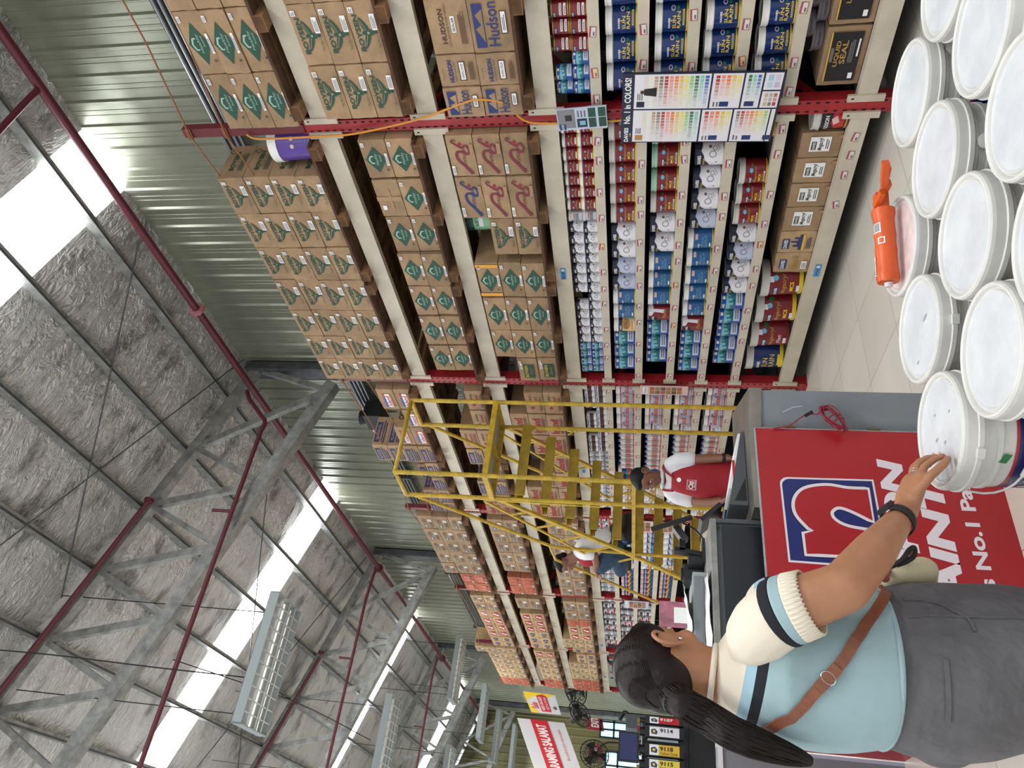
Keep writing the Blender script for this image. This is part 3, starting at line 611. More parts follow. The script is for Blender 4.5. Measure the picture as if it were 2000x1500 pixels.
        d.rect(-0.30 * w, 0.28 * w, 0.30 * h, 0.72 * h, 'label_orange', 0); d.ring(-0.05 * w, 0.5 * h, 0.12 * w, 0.008, 'ink_wine', 1, 10); d.lines(0.1 * w, 0.36 * w, 0.16 * h, 0.3 * h, 2, 'ink_wine'); labs = [(-0.4 * w, -0.26 * w, 0.12 * h, 0.24 * h, 2)]
    elif kind == 'trapezoid':
        d.poly([(-0.38 * w, 0.24 * h), (0.38 * w, 0.24 * h), (0.24 * w, 0.80 * h), (-0.24 * w, 0.80 * h)], 'label_red', 0); d.poly([(-0.2 * w, 0.3 * h), (0.0, 0.3 * h), (0.16 * w, 0.72 * h), (0.02 * w, 0.72 * h)], 'paper', 1); d.poly([(0.06 * w, 0.3 * h), (0.18 * w, 0.3 * h), (0.02 * w, 0.6 * h)], 'ink_navy', 2)
    elif kind == 'logo_navy':
        d.disc(0.1 * w, 0.5 * h, 0.17 * w, 'ink_navy', 0, 12, 0.24 * h); d.disc(0.1 * w, 0.5 * h, 0.07 * w, 'label_sky', 1, 10); d.text('N', -0.34 * w, -0.12 * w, 0.32 * h, 0.68 * h, 'ink_wine', 1, bold=0.03)
    elif kind == 'megacryl':
        d.rect(-0.24 * w, 0.34 * w, 0.26 * h, 0.76 * h, 'paper', 0); d.rect(-0.18 * w, 0.16 * w, 0.60 * h, 0.72 * h, 'ink_black', 1); d.text('DAVIES', -0.16 * w, 0.14 * w, 0.625 * h, 0.695 * h, 'paper', 2, bold=0.02); d.text('Megacryl', -0.2 * w, 0.3 * w, 0.42 * h, 0.56 * h, 'ink_black', 1, bold=0.02, shear=0.2); d.lines(-0.14 * w, 0.28 * w, 0.29 * h, 0.38 * h, 2, 'ink_black')
        d.rect(0.26 * w, 0.40 * w, 0.0, 0.1 * h, 'carton_tape', 1)
    elif kind == 'building':
        d.rect(-0.30 * w, 0.16 * w, 0.70 * h, 0.90 * h, 'ink_navy', 0); d.text('DAVIES', -0.27 * w, 0.13 * w, 0.75 * h, 0.86 * h, 'paper', 1, bold=0.02)
        d.poly([(-0.36 * w, 0.36 * h), (0.36 * w, 0.36 * h), (0.36 * w, 0.44 * h), (0.24 * w, 0.44 * h), (0.24 * w, 0.58 * h), (0.16 * w, 0.58 * h), (0.16 * w, 0.48 * h), (0.08 * w, 0.48 * h), (0.06 * w, 0.68 * h), (0.0, 0.66 * h), (-0.02 * w, 0.5 * h), (-0.12 * w, 0.5 * h), (-0.12 * w, 0.6 * h), (-0.2 * w, 0.6 * h), (-0.22 * w, 0.44 * h), (-0.36 * w, 0.44 * h)], 'ink_navy', 0)
        d.rect(-0.36 * w, 0.36 * w, 0.28 * h, 0.35 * h, 'ink_yellow', 0); d.lines(-0.3 * w, 0.3 * w, 0.1 * h, 0.24 * h, 3, 'ink_navy')
    elif kind == 'glossit':
        d.rect(-0.30 * w, 0.18 * w, 0.66 * h, 0.86 * h, 'ink_navy', 0); d.text('DAVIES', -0.27 * w, 0.15 * w, 0.71 * h, 0.82 * h, 'paper', 1, bold=0.02); d.text('Gloss-It', -0.36 * w, 0.36 * w, 0.34 * h, 0.54 * h, 'ink_gold', 1, bold=0.02, shear=0.2); labs = [(-0.3 * w, 0.1 * w, 0.08 * h, 0.24 * h, 3)]
    elif kind == 'liquid_seal':
        d.rect(-0.42 * w, 0.42 * w, 0.14 * h, 0.86 * h, 'label_black', 0); d.rect(-0.42 * w, 0.42 * w, 0.84 * h, 0.87 * h, 'ink_yellow', 1); d.text('LIQUID', -0.16 * w, 0.28 * w, 0.60 * h, 0.72 * h, 'ink_gold', 1, bold=0.02); d.text('SEAL', -0.12 * w, 0.28 * w, 0.45 * h, 0.58 * h, 'ink_gold', 1, bold=0.02)
        d.rect(-0.08 * w, 0.16 * w, 0.75 * h, 0.82 * h, 'plastic_grey', 1); d.lines(-0.1 * w, 0.3 * w, 0.28 * h, 0.4 * h, 3, 'label_grey'); d.rect(-0.38 * w, -0.28 * w, 0.2 * h, 0.3 * h, 'paper', 1); d.rect(0.0, 0.3 * w, 0.18 * h, 0.22 * h, 'paper', 1)
    elif kind == 'plain':
        d.rect(-0.06 * w, 0.06 * w, 0, h, 'carton_tape', 0); d.rect(-0.3 * w, -0.18 * w, 0.7 * h, 0.86 * h, 'paper', 1); d.rect(-0.3 * w, 0.25 * w, 0.4 * h, 0.48 * h, 'carton_tape', 1)
    mb.deco(d, front(0, e=0.0008)) if 0 else mb.deco(d, lambda u, v, l: (-e - 0.0007 * (l + 1), -u, v))
    if side: mb.deco(side, lambda u, v, l: (D / 2 + u, -W / 2 - 0.004 - 0.0007 * (l + 1), v))
    # board flap seams on the sides
    o = mb.build('carton'); ch = [label_part(o, *L[:4], lines=L[4]) for L in labs]
    return proto(o, ch)
CARTON_DESC = {'boysen': 'green-winged carton', 'healthy': 'green-diamond carton', 'virtuoso': 'wine-swirl carton', 'virtuoso_navy': 'navy-swirl carton', 'hudson_varnish': 'brown-lettered sealer carton', 'hudson_picture': 'blue-picture carton', 'hudson_plain': 'navy-lettered carton',
    'decor': 'green-square carton', 'island_red': 'red-lettered carton', 'island_stamp': 'red-stamped carton', 'island_blue': 'blue-banded carton', 'island_sticker': 'white-and-red stickered carton', 'plain_emblem': 'grey-printed carton', 'far_light': 'yellow-marked carton', 'orange': 'orange carton', 'redorange': 'red-orange carton', 'trapezoid': 'red-trapezoid carton',
    'logo_navy': 'navy-disc carton', 'megacryl': 'white-stickered carton', 'building': 'navy-skyline carton', 'glossit': 'gold-script carton', 'liquid_seal': 'black-labelled carton', 'plain': 'taped plain carton'}
CP = {}
def get_carton(kind, W, D, H, var):
    k = (kind, round(W, 3), round(H, 3), var)
    if k not in CP: CP[k] = carton(kind, W, D, H, var)
    return CP[k]
TIERS = {'B1': 'top tier', 'B2': 'middle tier', 'B3': 'lower tier'}
cr = random.Random(21)
def stack(lv, bay, cols, H, D=0.36):
    """cols: list of (y0, y1, rows, kind or [kinds bottom-up], dx)"""
    z0 = BT[lv] + 0.0715
    cols = sorted(cols, key=lambda c: c[0]) if bay else sorted(cols, key=lambda c: -c[0])
    for ci, c in enumerate(cols):
        y0, y1, rows, kind = c[:4]; dx = c[4] if len(c) > 4 else 0.0; hh = c[5] if len(c) > 5 else H; W = y1 - y0 - 0.008
        for r in range(rows):
            kd = kind[r % len(kind)] if isinstance(kind, list) else kind
            v = cr.randint(0, 1) if bay < 2 else 0; ty = kd == 'healthy' and lv == 'B3' and ci == 3 and r == 2
            p = get_carton(kd, W, D, hh - 0.003, 7 if ty else v)
            place(p, (3.93 + dx + cr.uniform(-0.006, 0.006), (y0 + y1) / 2, z0 + r * hh), cr.uniform(-0.008, 0.008),
                  label='%s, %s %s, %s column %s, %s row up' % ('yellow-taped carton' if ty else CARTON_DESC[kd], TIERS[lv], BAY[bay], ORD[ci], 'before it' if bay == 0 else 'from it', ORD[r]), cat='carton', group='cartons on the %s %s' % (TIERS[lv], BAY[bay]))
def cols(ys, rows, kind, dx=0.0, hh=None):
    out = []
    for a, b in zip(ys[:-1], ys[1:]):
        t = [a, b, rows, kind, dx]
        if hh: t.append(hh)
        out.append(tuple(t))
    return out
# bay before the nearest post
stack('B1', 0, cols([1.56, 1.96, 2.355, 2.745], 3, 'healthy'), 0.163)
stack('B2', 0, cols([1.60, 1.965, 2.335, 2.70], 3, 'boysen'), 0.170)
stack('B3', 0, [(1.99, 2.312, 2, ['hudson_picture', 'hudson_varnish']), (2.312, 2.515, 2, 'hudson_plain'), (2.515, 2.722, 2, 'hudson_picture')], 0.236, 0.3)
# first full bay
stack('B1', 1, cols([3.13, 3.46, 3.805, 4.16, 4.53, 4.875, 5.2, 5.52], 4, 'boysen'), 0.193)
stack('B2', 1, [(2.86, 3.17, 2, 'healthy'), (3.185, 3.515, 2, ['healthy', 'plain']), (3.53, 3.88, 2, 'healthy', 0.02), (3.885, 4.235, 2, 'healthy'), (4.24, 4.585, 2, 'healthy'), (4.60, 4.97, 2, 'healthy'), (4.99, 5.35, 2, 'healthy')], 0.182)
stack('B3', 1, [(2.85, 3.175, 3, 'virtuoso'), (3.18, 3.545, 3, ['virtuoso', 'virtuoso', 'virtuoso_navy']), (3.55, 3.90, 2, 'boysen'), (3.985, 4.36, 3, 'healthy'), (4.37, 4.77, 3, 'healthy'), (4.775, 5.145, 3, 'healthy'), (5.155, 5.49, 2, 'decor')], 0.176)
# second bay
stack('B1', 2, [(5.68, 6.02, 2, 'island_sticker'), (6.03, 6.36, 1, 'island_sticker'), (6.37, 6.72, 2, 'island_sticker'), (6.74, 7.08, 4, 'island_blue'), (7.10, 7.42, 1, 'island_blue'), (7.44, 7.74, 1, 'island_blue'), (7.76, 8.06, 2, 'island_blue'), (8.07, 8.32, 2, 'island_blue')], 0.172)
stack('B1', 2, [(5.68, 6.05, 3, 'island_blue', 0.38), (6.06, 6.40, 3, 'island_blue', 0.38)], 0.172) if 0 else None
stack('B2', 2, [(5.68, 6.0, 1, 'island_stamp'), (6.01, 6.36, 1, 'island_stamp'), (6.38, 6.74, 2, 'island_stamp'), (6.76, 7.08, 2, 'island_blue'), (7.1, 7.45, 1, 'island_blue'), (7.47, 7.78, 2, 'island_blue'), (7.8, 8.08, 2, 'island_red'), (8.09, 8.33, 2, 'island_red')], 0.176)
stack('B3', 2, [(5.68, 6.04, 2, 'island_stamp'), (6.05, 6.43, 3, 'island_red'), (6.44, 6.82, 2, 'island_red'), (6.83, 7.2, 1, 'island_red'), (7.21, 7.55, 2, 'island_red'), (7.56, 7.95, 3, 'island_red'), (7.96, 8.32, 3, 'island_red')], 0.178)
# third bay
stack('B1', 3, cols([8.48, 8.86, 9.24, 9.62, 10.0, 10.38], 3, 'plain_emblem') + cols([10.40, 10.74, 11.08], 2, 'redorange'), 0.20)
stack('B2', 3, cols([8.48, 8.82, 9.16, 9.5, 9.84, 10.18], 2, 'plain_emblem') + cols([10.40, 10.74, 11.08], 2, 'redorange'), 0.20)
stack('B3', 3, cols([8.48, 8.84, 9.2, 9.56, 9.92, 10.28, 10.64, 11.0], 2, 'plain_emblem'), 0.20)
# fourth bay
stack('B1', 4, cols([11.27, 11.6], 2, 'far_light') + cols([11.6, 11.95], 2, 'plain_emblem') + cols([11.96, 12.3, 12.64, 12.98, 13.32], 2, 'trapezoid') + cols([13.34, 13.6, 13.88], 2, 'logo_navy'), 0.20)
stack('B2', 4, cols([11.27, 11.75], 2, 'plain_emblem') + cols([11.96, 12.27, 12.58, 12.89], 2, 'trapezoid') + cols([12.9, 13.22, 13.54, 13.86], 2, 'logo_navy'), 0.20)
stack('B3', 4, cols([11.27, 11.7, 12.1], 2, 'plain_emblem') + [(12.12, 12.45, 2, 'redorange')] + cols([12.46, 12.8, 13.14], 2, 'trapezoid') + [(13.15, 13.4, 3, 'far_light', 0.0, 0.178), (13.41, 13.66, 3, 'far_light', 0.0, 0.178), (13.67, 13.9, 2, 'logo_navy')], 0.20)
# fifth bay
stack('B1', 5, cols([14.05, 14.38], 4, 'far_light') + cols([14.4, 14.75, 15.1, 15.45, 15.8, 16.15], 3, 'far_light') + cols([16.17, 16.42, 16.68], 3, 'orange'), 0.20)
stack('B2', 5, cols([14.05, 14.4], 2, 'trapezoid') + cols([14.42, 14.8, 15.2, 15.6, 16.0], 2, 'far_light') + cols([16.02, 16.34, 16.66], 2, 'orange'), 0.20)
stack('B3', 5, [(14.05, 14.3, 2, 'logo_navy'), (14.31, 14.6, 2, 'logo_navy')] + cols([14.62, 15.0, 15.4, 15.8], 3, 'far_light') + cols([15.82, 16.1, 16.38, 16.66], 3, 'orange'), 0.178)
# second row of cartons standing behind on the pallets of the second bay
for i, (y, r, lv) in enumerate(((5.9, 3, 'B1'), (6.27, 3, 'B1'), (7.65, 3, 'B1'), (8.05, 3, 'B1'), (6.0, 2, 'B2'), (7.3, 2, 'B2'), (3.62, 2, 'B2'), (3.98, 1, 'B2'))):
    for k in range(r):
        place(get_carton('island_blue' if i < 6 and lv == 'B1' else ('island_red' if i < 6 else 'healthy'), 0.36, 0.36, 0.172, 0), (4.335, y, BT[lv] + 0.0715 + k * 0.176), 0, label='back-row carton, %s %s, %s stack, %s row up' % (TIERS[lv], BAY[1 if i > 5 else 2], ORD[i], ORD[k]), cat='carton', group='cartons in the back rows')
# bottom shelf
bt = BT['B4'] + 0.001
for i, (y0, y1) in enumerate(((1.98, 2.33), (2.335, 2.69))):
    place(get_carton('liquid_seal', y1 - y0 - 0.01, 0.34, 0.225, 0), (4.035, (y0 + y1) / 2, bt), 0, label='carton with black and gold label on the bottom shelf, %s the nearest red post' % ('farther from', 'next to')[i], cat='carton', group='black-labelled cartons')
ys = [3.0, 3.19, 3.39, 3.59, 3.805, 4.01, 4.21]; kd = ['megacryl'] * 4 + ['building', 'glossit']
for i in range(6):
    place(get_carton(kd[i], ys[i + 1] - ys[i] - 0.008, 0.34, 0.24, i % 2), (4.035, (ys[i] + ys[i + 1]) / 2, bt), cr.uniform(-0.02, 0.02), label='%s on the bottom shelf, %s from the nearest post' % ('carton with white sticker' if i < 4 else CARTON_DESC[kd[i]], ORD[i]), cat='carton', group='cartons on the bottom shelf')
# ================================================================== paint cans and pails on the shelves
def can(kind, R, H, rot=0.35):
    """gallon or litre can seen from its label side; rot turns the label towards the aisle's near end"""
    lid = 'lid_white'; body = 'label_white'; foot = None; d = Deco(); small = R < 0.06; full = False
    h = H; u = R * 1.35
    T = lambda *a, **k: d.text(*a, **k)
    def davies(x0, x1, y0, y1, m='paper'):
        T('DAVIES', x0, x1, y0, y1, m, 2, bold=0.03)
    def rainbow(x, y0, y1, s=1):
        for i, m in enumerate(('label_red', 'label_orange', 'label_yellow', 'label_green', 'label_royal')): d.rect(x + i * 0.003 * s, x + (i + 1) * 0.003 * s, y0, y1, m, 2)
    if kind == 'sun_rain':
        body = 'label_navy'; foot = 'label_yellow'
        davies(-0.045, 0.01, 0.66 * h, 0.74 * h); rainbow(-0.01, 0.575 * h, 0.64 * h); T('SUN', -0.05, 0.02, 0.42 * h, 0.56 * h, 'label_yellow', 1, bold=0.01); T('RAIN', -0.05, 0.04, 0.24 * h, 0.38 * h, 'label_yellow', 1, bold=0.01)
        d.disc(0.06, 0.54 * h, 0.016, 'label_pink', 1, 12); d.disc(0.06, 0.54 * h, 0.010, 'label_royal', 2, 10); d.disc(0.06, 0.34 * h, 0.012, 'label_green', 1, 8); d.rect(-0.03, 0.05, 0.08 * h, 0.15 * h, 'label_yellow', 1); d.rect(-0.025, 0.045, 0.1 * h, 0.13 * h, 'ink_grey', 2)
    elif kind in ('megacryl', 'megacryl_mint', 'flat_wine'):
        body = 'label_wine'; foot = 'label_yellow'; lid = 'lid_mint' if kind == 'megacryl_mint' else 'lid_grey'
        d.rect(-0.06, -0.01, 0.60 * h, 0.78 * h, 'label_navy', 1); davies(-0.058, -0.012, 0.68 * h, 0.76 * h); rainbow(-0.04, 0.61 * h, 0.66 * h)
        T('Megacryl', -0.055, 0.06, 0.42 * h, 0.56 * h, 'label_gold', 1, bold=0.02, shear=0.25); d.disc(0.035, 0.70 * h, 0.015, 'label_bubble', 1, 12); d.disc(0.068, 0.66 * h, 0.011, 'label_green', 1, 10)
        if kind != 'flat_wine': T('MCS', -0.04, 0.012, 0.25 * h, 0.36 * h, 'label_yellow', 1, bold=0.03); T('Semi-gloss', -0.04, 0.015, 0.16 * h, 0.21 * h, 'label_yellow', 1)
        else: T('Flat', -0.03, 0.01, 0.26 * h, 0.34 * h, 'label_pink', 1)
        d.rect(-0.045, 0.03, 0.05 * h, 0.12 * h, 'label_white', 1); d.rect(-0.035, 0.02, 0.07 * h, 0.1 * h, 'ink_grey', 2)
    elif kind in ('bath', 'bath_lilac'):
        body = 'label_white' if kind == 'bath' else 'label_lilac'; lid = 'black_plastic'; s = R / 0.083
        d.poly([(-u, h * 0.995), (u, h * 0.995), (u, h * 0.76), (0.6 * u, h * 0.74), (0.3 * u, h * 0.80), (0.05 * u, h * 0.70), (-0.25 * u, h * 0.66), (-0.5 * u, h * 0.52), (-u, h * 0.42)], 'label_ink', 1)
        davies(-0.065 * s, 0.005 * s, 0.80 * h, 0.93 * h); T('Bio-fresh', -0.065 * s, -0.015 * s, 0.66 * h, 0.74 * h, 'label_yellow', 2)
        d.ring(0.012 * s, 0.36 * h, 0.022 * s, 0.005 * s, 'label_grey', 1, 14, 0.14 * h); d.ring(0.05 * s, 0.28 * h, 0.016 * s, 0.004 * s, 'label_grey', 1, 12); d.line([(0.03 * s, 0.18 * h), (0.05 * s, 0.10 * h), (0.075 * s, 0.2 * h)], 0.003 * s, 'label_grey', 1)
        d.disc(0.062 * s, 0.46 * h, 0.010 * s, 'label_ink', 1, 10); d.disc(0.062 * s, 0.46 * h, 0.005 * s, 'label_gold', 2, 8); d.disc(-0.045 * s, 0.22 * h, 0.006 * s, 'label_grey', 1, 6)
    elif kind == 'aqua':
        body = 'label_blue'; foot = 'label_yellow'; davies(-0.055, -0.01, 0.66 * h, 0.74 * h); rainbow(-0.03, 0.57 * h, 0.64 * h); T('AQUA', -0.045, 0.04, 0.44 * h, 0.56 * h, 'label_sky', 1); T('GLOSS-IT', -0.05, 0.05, 0.28 * h, 0.40 * h, 'label_sky', 1); d.rect(0.02, 0.06, 0.76 * h, 0.9 * h, 'label_pink', 1); d.rect(-0.04, -0.005, 0.07 * h, 0.15 * h, 'label_white', 1)
    elif kind == 'skyline':
        body = 'label_royal'; lid = 'tin'; s = R / 0.083
        d.rect(-0.7 * u, u, 0.40 * h, 0.78 * h, 'label_sky', 1); p = [(-0.7 * u, 0.40 * h)]; x = -0.7 * u; rr = random.Random(3)
        while x < u - 0.01 * s: y = (0.44 + 0.26 * rr.random()) * h; p += [(x, y), (x + 0.010 * s, y)]; x += 0.012 * s
        d.poly(p + [(x, 0.40 * h)], 'label_teal', 2); d.rect(-0.2 * u, u, 0.04 * h, 0.34 * h, 'label_lilac', 1); d.lines(0, 0.7 * u, 0.08 * h, 0.28 * h, 2, 'ink_grey', 2); davies(-0.06 * s, -0.01 * s, 0.84 * h, 0.95 * h); d.rect(0.03 * s, 0.055 * s, 0.82 * h, 0.94 * h, 'label_white', 2)
    elif kind == 'latex':
        body = 'label_cream'; d.rect(-u, u, 0.74 * h, h * 0.99, 'label_ink', 1); davies(-0.05, 0.0, 0.80 * h, 0.9 * h); d.disc(0.01, 0.5 * h, 0.05, 'label_gold', 1, 16, 0.26 * h); T('SUPER', -0.03, 0.03, 0.56 * h, 0.64 * h, 'label_ink', 2); T('LATEX', -0.035, 0.04, 0.42 * h, 0.52 * h, 'label_ink', 2, bold=0.02); d.lines(-0.04, 0.05, 0.08 * h, 0.2 * h, 2, 'label_orange')
    elif kind == 'faux':
        body = 'label_wine'; lid = 'tin'; d.rect(-u, -0.2 * u, 0.55 * h, 0.95 * h, 'label_ink', 1); davies(-0.065, -0.02, 0.70 * h, 0.8 * h); d.poly([(-0.1 * u, 0.96 * h), (u, 0.98 * h), (u, 0.80 * h), (0.42 * u, 0.72 * h), (0.38 * u, 0.2 * h), (0.12 * u, 0.2 * h), (0.2 * u, 0.7 * h), (-0.1 * u, 0.82 * h)], 'label_white', 1); T('Paint', -0.04, 0.05, 0.12 * h, 0.3 * h, 'label_gold', 2, bold=0.02, shear=0.2)
    elif kind == 'orange_strokes':
        body = 'label_lilac'; lid = 'lid_white'; d.rect(-u, u, 0.90 * h, 0.99 * h, 'label_orange', 1); d.rect(-u, u, 0.0, 0.10 * h, 'label_orange', 1); rr = random.Random(2)
        for k in range(8): x = -0.055 + k * 0.014; d.rect(x, x + 0.010, (0.30 + 0.05 * rr.random()) * h, (0.55 + 0.2 * rr.random()) * h, 'label_orange', 1)
        T('A-BULL', -0.055, 0.05, 0.16 * h, 0.26 * h, 'label_grey', 1, bold=0.02); d.rect(-0.05, -0.02, 0.7 * h, 0.8 * h, 'label_royal', 1)
    elif kind == 'latex_white':
        body = 'label_white'; d.rect(-u, u, 0.68 * h, 0.80 * h, 'label_wine', 1); T('LATEX', -0.05, 0.05, 0.40 * h, 0.56 * h, 'ink_black', 1, bold=0.02); d.ring(0.03, 0.24 * h, 0.024, 0.004, 'label_grey', 1, 12)
    elif kind == 'blue_scene':
        body = 'label_navy'; d.rect(-u, u, 0.2 * h, 0.6 * h, 'label_teal', 1); d.poly([(-0.04, 0.3 * h), (0.0, 0.5 * h), (0.05, 0.4 * h), (0.04, 0.25 * h)], 'label_red', 2); d.rect(-u, u, 0.04 * h, 0.12 * h, 'label_silver', 1)
    elif kind == 'white_brown':
        body = 'label_white'; d.poly([(-u, 0.1 * h), (u, 0.16 * h), (u, 0.5 * h), (0, 0.62 * h), (-u, 0.3 * h)], 'label_gold', 1); T('EPOXY', -0.05, 0.03, 0.62 * h, 0.74 * h, 'ink_brown', 1, bold=0.02); d.disc(0.04, 0.34 * h, 0.018, 'label_white', 2, 10)
    elif kind == 'silver_navy':
        body = 'label_navy'; d.poly([(-u, 0.62 * h), (-0.2 * u, 0.5 * h), (0.5 * u, 0.7 * h), (u, 0.72 * h), (u, 0.35 * h), (0, 0.30 * h), (-u, 0.45 * h)], 'label_silver', 1); d.lines(-0.04, 0.05, 0.10 * h, 0.24 * h, 2, 'label_bubble')
        d.rect(-u, u, 0.76 * h, 0.99 * h, 'label_white', 1); d.disc(-0.02, 0.86 * h, 0.008, 'label_red', 2, 8)
    elif kind == 'rainbow':
        body = 'label_navy'; lid = 'label_pink'
        for i, m in enumerate(('label_red', 'label_orange', 'label_yellow', 'label_green')):
            p = smooth_pts([(-0.07, (0.34 - 0.08 * i) * h), (-0.02, (0.62 - 0.08 * i) * h), (0.03, (0.52 - 0.08 * i) * h), (0.09, (0.30 - 0.07 * i) * h)], 4); d.line(p, 0.08 * h, m, 1)
        T('RAINBOW', -0.055, 0.055, 0.68 * h, 0.82 * h, 'label_white', 1, bold=0.02)
    elif kind == 'small_wine':
        body = 'label_wine'; foot = 'tin_gold'; lid = 'tin_gold'; d.rect(-0.042, -0.012, 0.70 * h, 0.9 * h, 'label_navy', 1); T('DAVIES', -0.04, -0.014, 0.75 * h, 0.86 * h, 'paper', 2); d.rect(-0.03, 0.035, 0.38 * h, 0.52 * h, 'paper', 1); d.rect(-0.03, 0.035, 0.12 * h, 0.26 * h, 'paper', 1); d.lines(-0.024, 0.03, 0.4 * h, 0.5 * h, 1, 'ink_grey', 2); d.lines(-0.024, 0.03, 0.14 * h, 0.24 * h, 1, 'ink_grey', 2)
    elif kind == 'small_megacryl':
        body = 'label_wine'; foot = 'label_yellow'; d.rect(-0.035, -0.008, 0.56 * h, 0.74 * h, 'label_navy', 1); T('DAVIES', -0.034, -0.009, 0.62 * h, 0.72 * h, 'paper', 2, bold=0.02); d.line([(-0.03, 0.36 * h), (-0.005, 0.46 * h), (0.035, 0.38 * h)], 0.006, 'label_gold', 1); d.disc(0.025, 0.66 * h, 0.006, 'label_bubble', 1, 8); d.rect(-0.025, 0.018, 0.07 * h, 0.16 * h, 'label_white', 1)
    elif kind == 'small_silver':
        body = 'label_silver'; lid = 'lid_grey'; d.rect(-0.045, 0.03, 0.3 * h, 0.6 * h, 'label_grey', 1); d.rect(-0.01, 0.03, 0.66 * h, 0.74 * h, 'label_red', 1)
    elif kind == 'small_brown':
        body = 'label_white'; d.rect(-0.05, 0.05, 0.25 * h, 0.68 * h, 'ink_brown', 1); d.rect(-0.03, 0.02, 0.8 * h, 0.9 * h, 'label_royal', 1); lid = 'tin'
    elif kind == 'small_checks':
        body = 'label_silver'; lid = 'label_white'
        for k in range(7): d.rect(-0.045 + 0.013 * k, -0.037 + 0.013 * k, (0.3 if k % 2 else 0.45) * h, (0.5 if k % 2 else 0.7) * h, 'label_ink', 1)
        d.rect(0.01, 0.03, 0.1 * h, 0.2 * h, 'label_red', 1)
    elif kind == 'small_mixed':
        body = 'label_white'; lid = 'tin'; d.rect(-0.05, 0.05, 0.1 * h, 0.4 * h, 'label_red', 1); d.rect(-0.04, 0.02, 0.5 * h, 0.8 * h, 'label_ink', 1)
    elif kind == 'grey_gallon':
        body = 'plastic_grey'; lid = 'plastic_grey'; d.lines(-0.05, 0.04, 0.3 * h, 0.6 * h, 3, 'label_black', 1); full = True
    elif kind == 'hudson':
        body = 'label_black'; lid = 'lid_grey'; d.rect(-u, u, 0.0, 0.08 * h, 'label_gold', 1); T('HUDSON', -0.055, 0.06, 0.68 * h, 0.84 * h, 'label_white', 2, bold=0.03); d.poly([(-0.05, 0.4 * h), (0.02, 0.62 * h), (0.09, 0.5 * h), (0.1, 0.14 * h), (-0.02, 0.12 * h)], 'label_red', 1); d.poly([(0.0, 0.5 * h), (0.04, 0.6 * h), (0.06, 0.4 * h), (0.02, 0.3 * h)], 'label_pink', 2); d.rect(-u, -0.05, 0.3 * h, 0.5 * h, 'label_gold', 1)
    mb = MB(); seg = 20 if small else 28; lb = 0.80 * h if (lid not in ('tin', 'tin_gold', 'black_plastic') and not small) else (0.86 * h if lid not in ('tin', 'tin_gold', 'black_plastic') else 0.985 * h)
    scale = lb / h; f0 = 0.045 * h
    mb.lathe([(0, 0), (R * 0.98, 0, body), (R, 0.006, foot or body), (R, f0, foot or body), (R * 0.995, f0 + 0.001, body), (R * 0.995, lb, body), (0, lb, body)], body, seg)
    wf = wrap(R * 0.995, rot); mb.deco(d, lambda a, v, l: (lambda q: (q[0], q[1], f0 + (lb - f0) * v / h))(wf(a, v, l)), step=R * 0.28)
    o = mb.build('paint_can'); lm = MB()
    if lb > 0.95 * h: lm.lathe([(R, lb - 0.004), (R * 1.02, lb), (R * 1.02, h), (R * 0.94, h), (R * 0.9, h - 0.006), (0, h - 0.006)], lid, seg)
    else: lm.lathe([(R * 1.0, lb - 0.004), (R * 1.055, lb), (R * 1.055, lb + 0.014), (R * 1.02, lb + 0.016), (R * 1.02, h - 0.012), (R * 1.045, h - 0.010), (R * 1.045, h), (R * 0.93, h), (R * 0.9, h - 0.008), (0, h - 0.008)], lid, seg)
    ch = [lm.build('lid', o)]
    if kind == 'hudson':
        hm = MB(); q = [(-math.cos(t) * (R + 0.010) * math.cos(0.5), -math.sin(t) * 0 + 0, 0) for t in (0,)]; pts = []
        for k in range(13):
            a = -PI / 2 + PI * k / 12; pts.append((-(R + 0.006) * math.cos(a) - 0.004, (R + 0.006) * math.sin(a), lb - 0.012 - (0.035 if kind != 'hudson' else -0.02) * math.cos(a) * (1 if kind != 'hudson' else 1)))
        hm.tube(pts, 0.0028, 'lid_grey', 5); ch.append(hm.build('handle', o))
    return proto(o, ch)
def bottle(kind, R, H):
    mb = MB(); cap = 'cap_blue'; body = 'label_grey'; d = Deco(); h = H; band = 'label_orange'
    if kind == 'thinner': body = 'clear_plastic'
    mb.lathe([(0, 0), (R, 0.0), (R, 0.80 * h), (R * 0.45, 0.90 * h), (R * 0.45, 0.93 * h)], body, 14)
    d.rect(-R * 1.4, R * 1.4, 0.16 * h, 0.60 * h, 'label_silver', 0); [d.rect(-R * 0.9 + R * 0.45 * q, -R * 0.65 + R * 0.45 * q, 0.24 * h, 0.54 * h, band, 1) for q in range(4)]; d.rect(-R, R, 0.03 * h, 0.10 * h, 'label_orange', 0)
    mb.deco(d, wrap(R, 0.35), step=R * 0.4); o = mb.build('bottle'); c = MB(); c.lathe([(R * 0.5, 0.92 * h), (R * 0.5, h), (0, h)], cap, 10); return proto(o, [c.build('cap', o)])
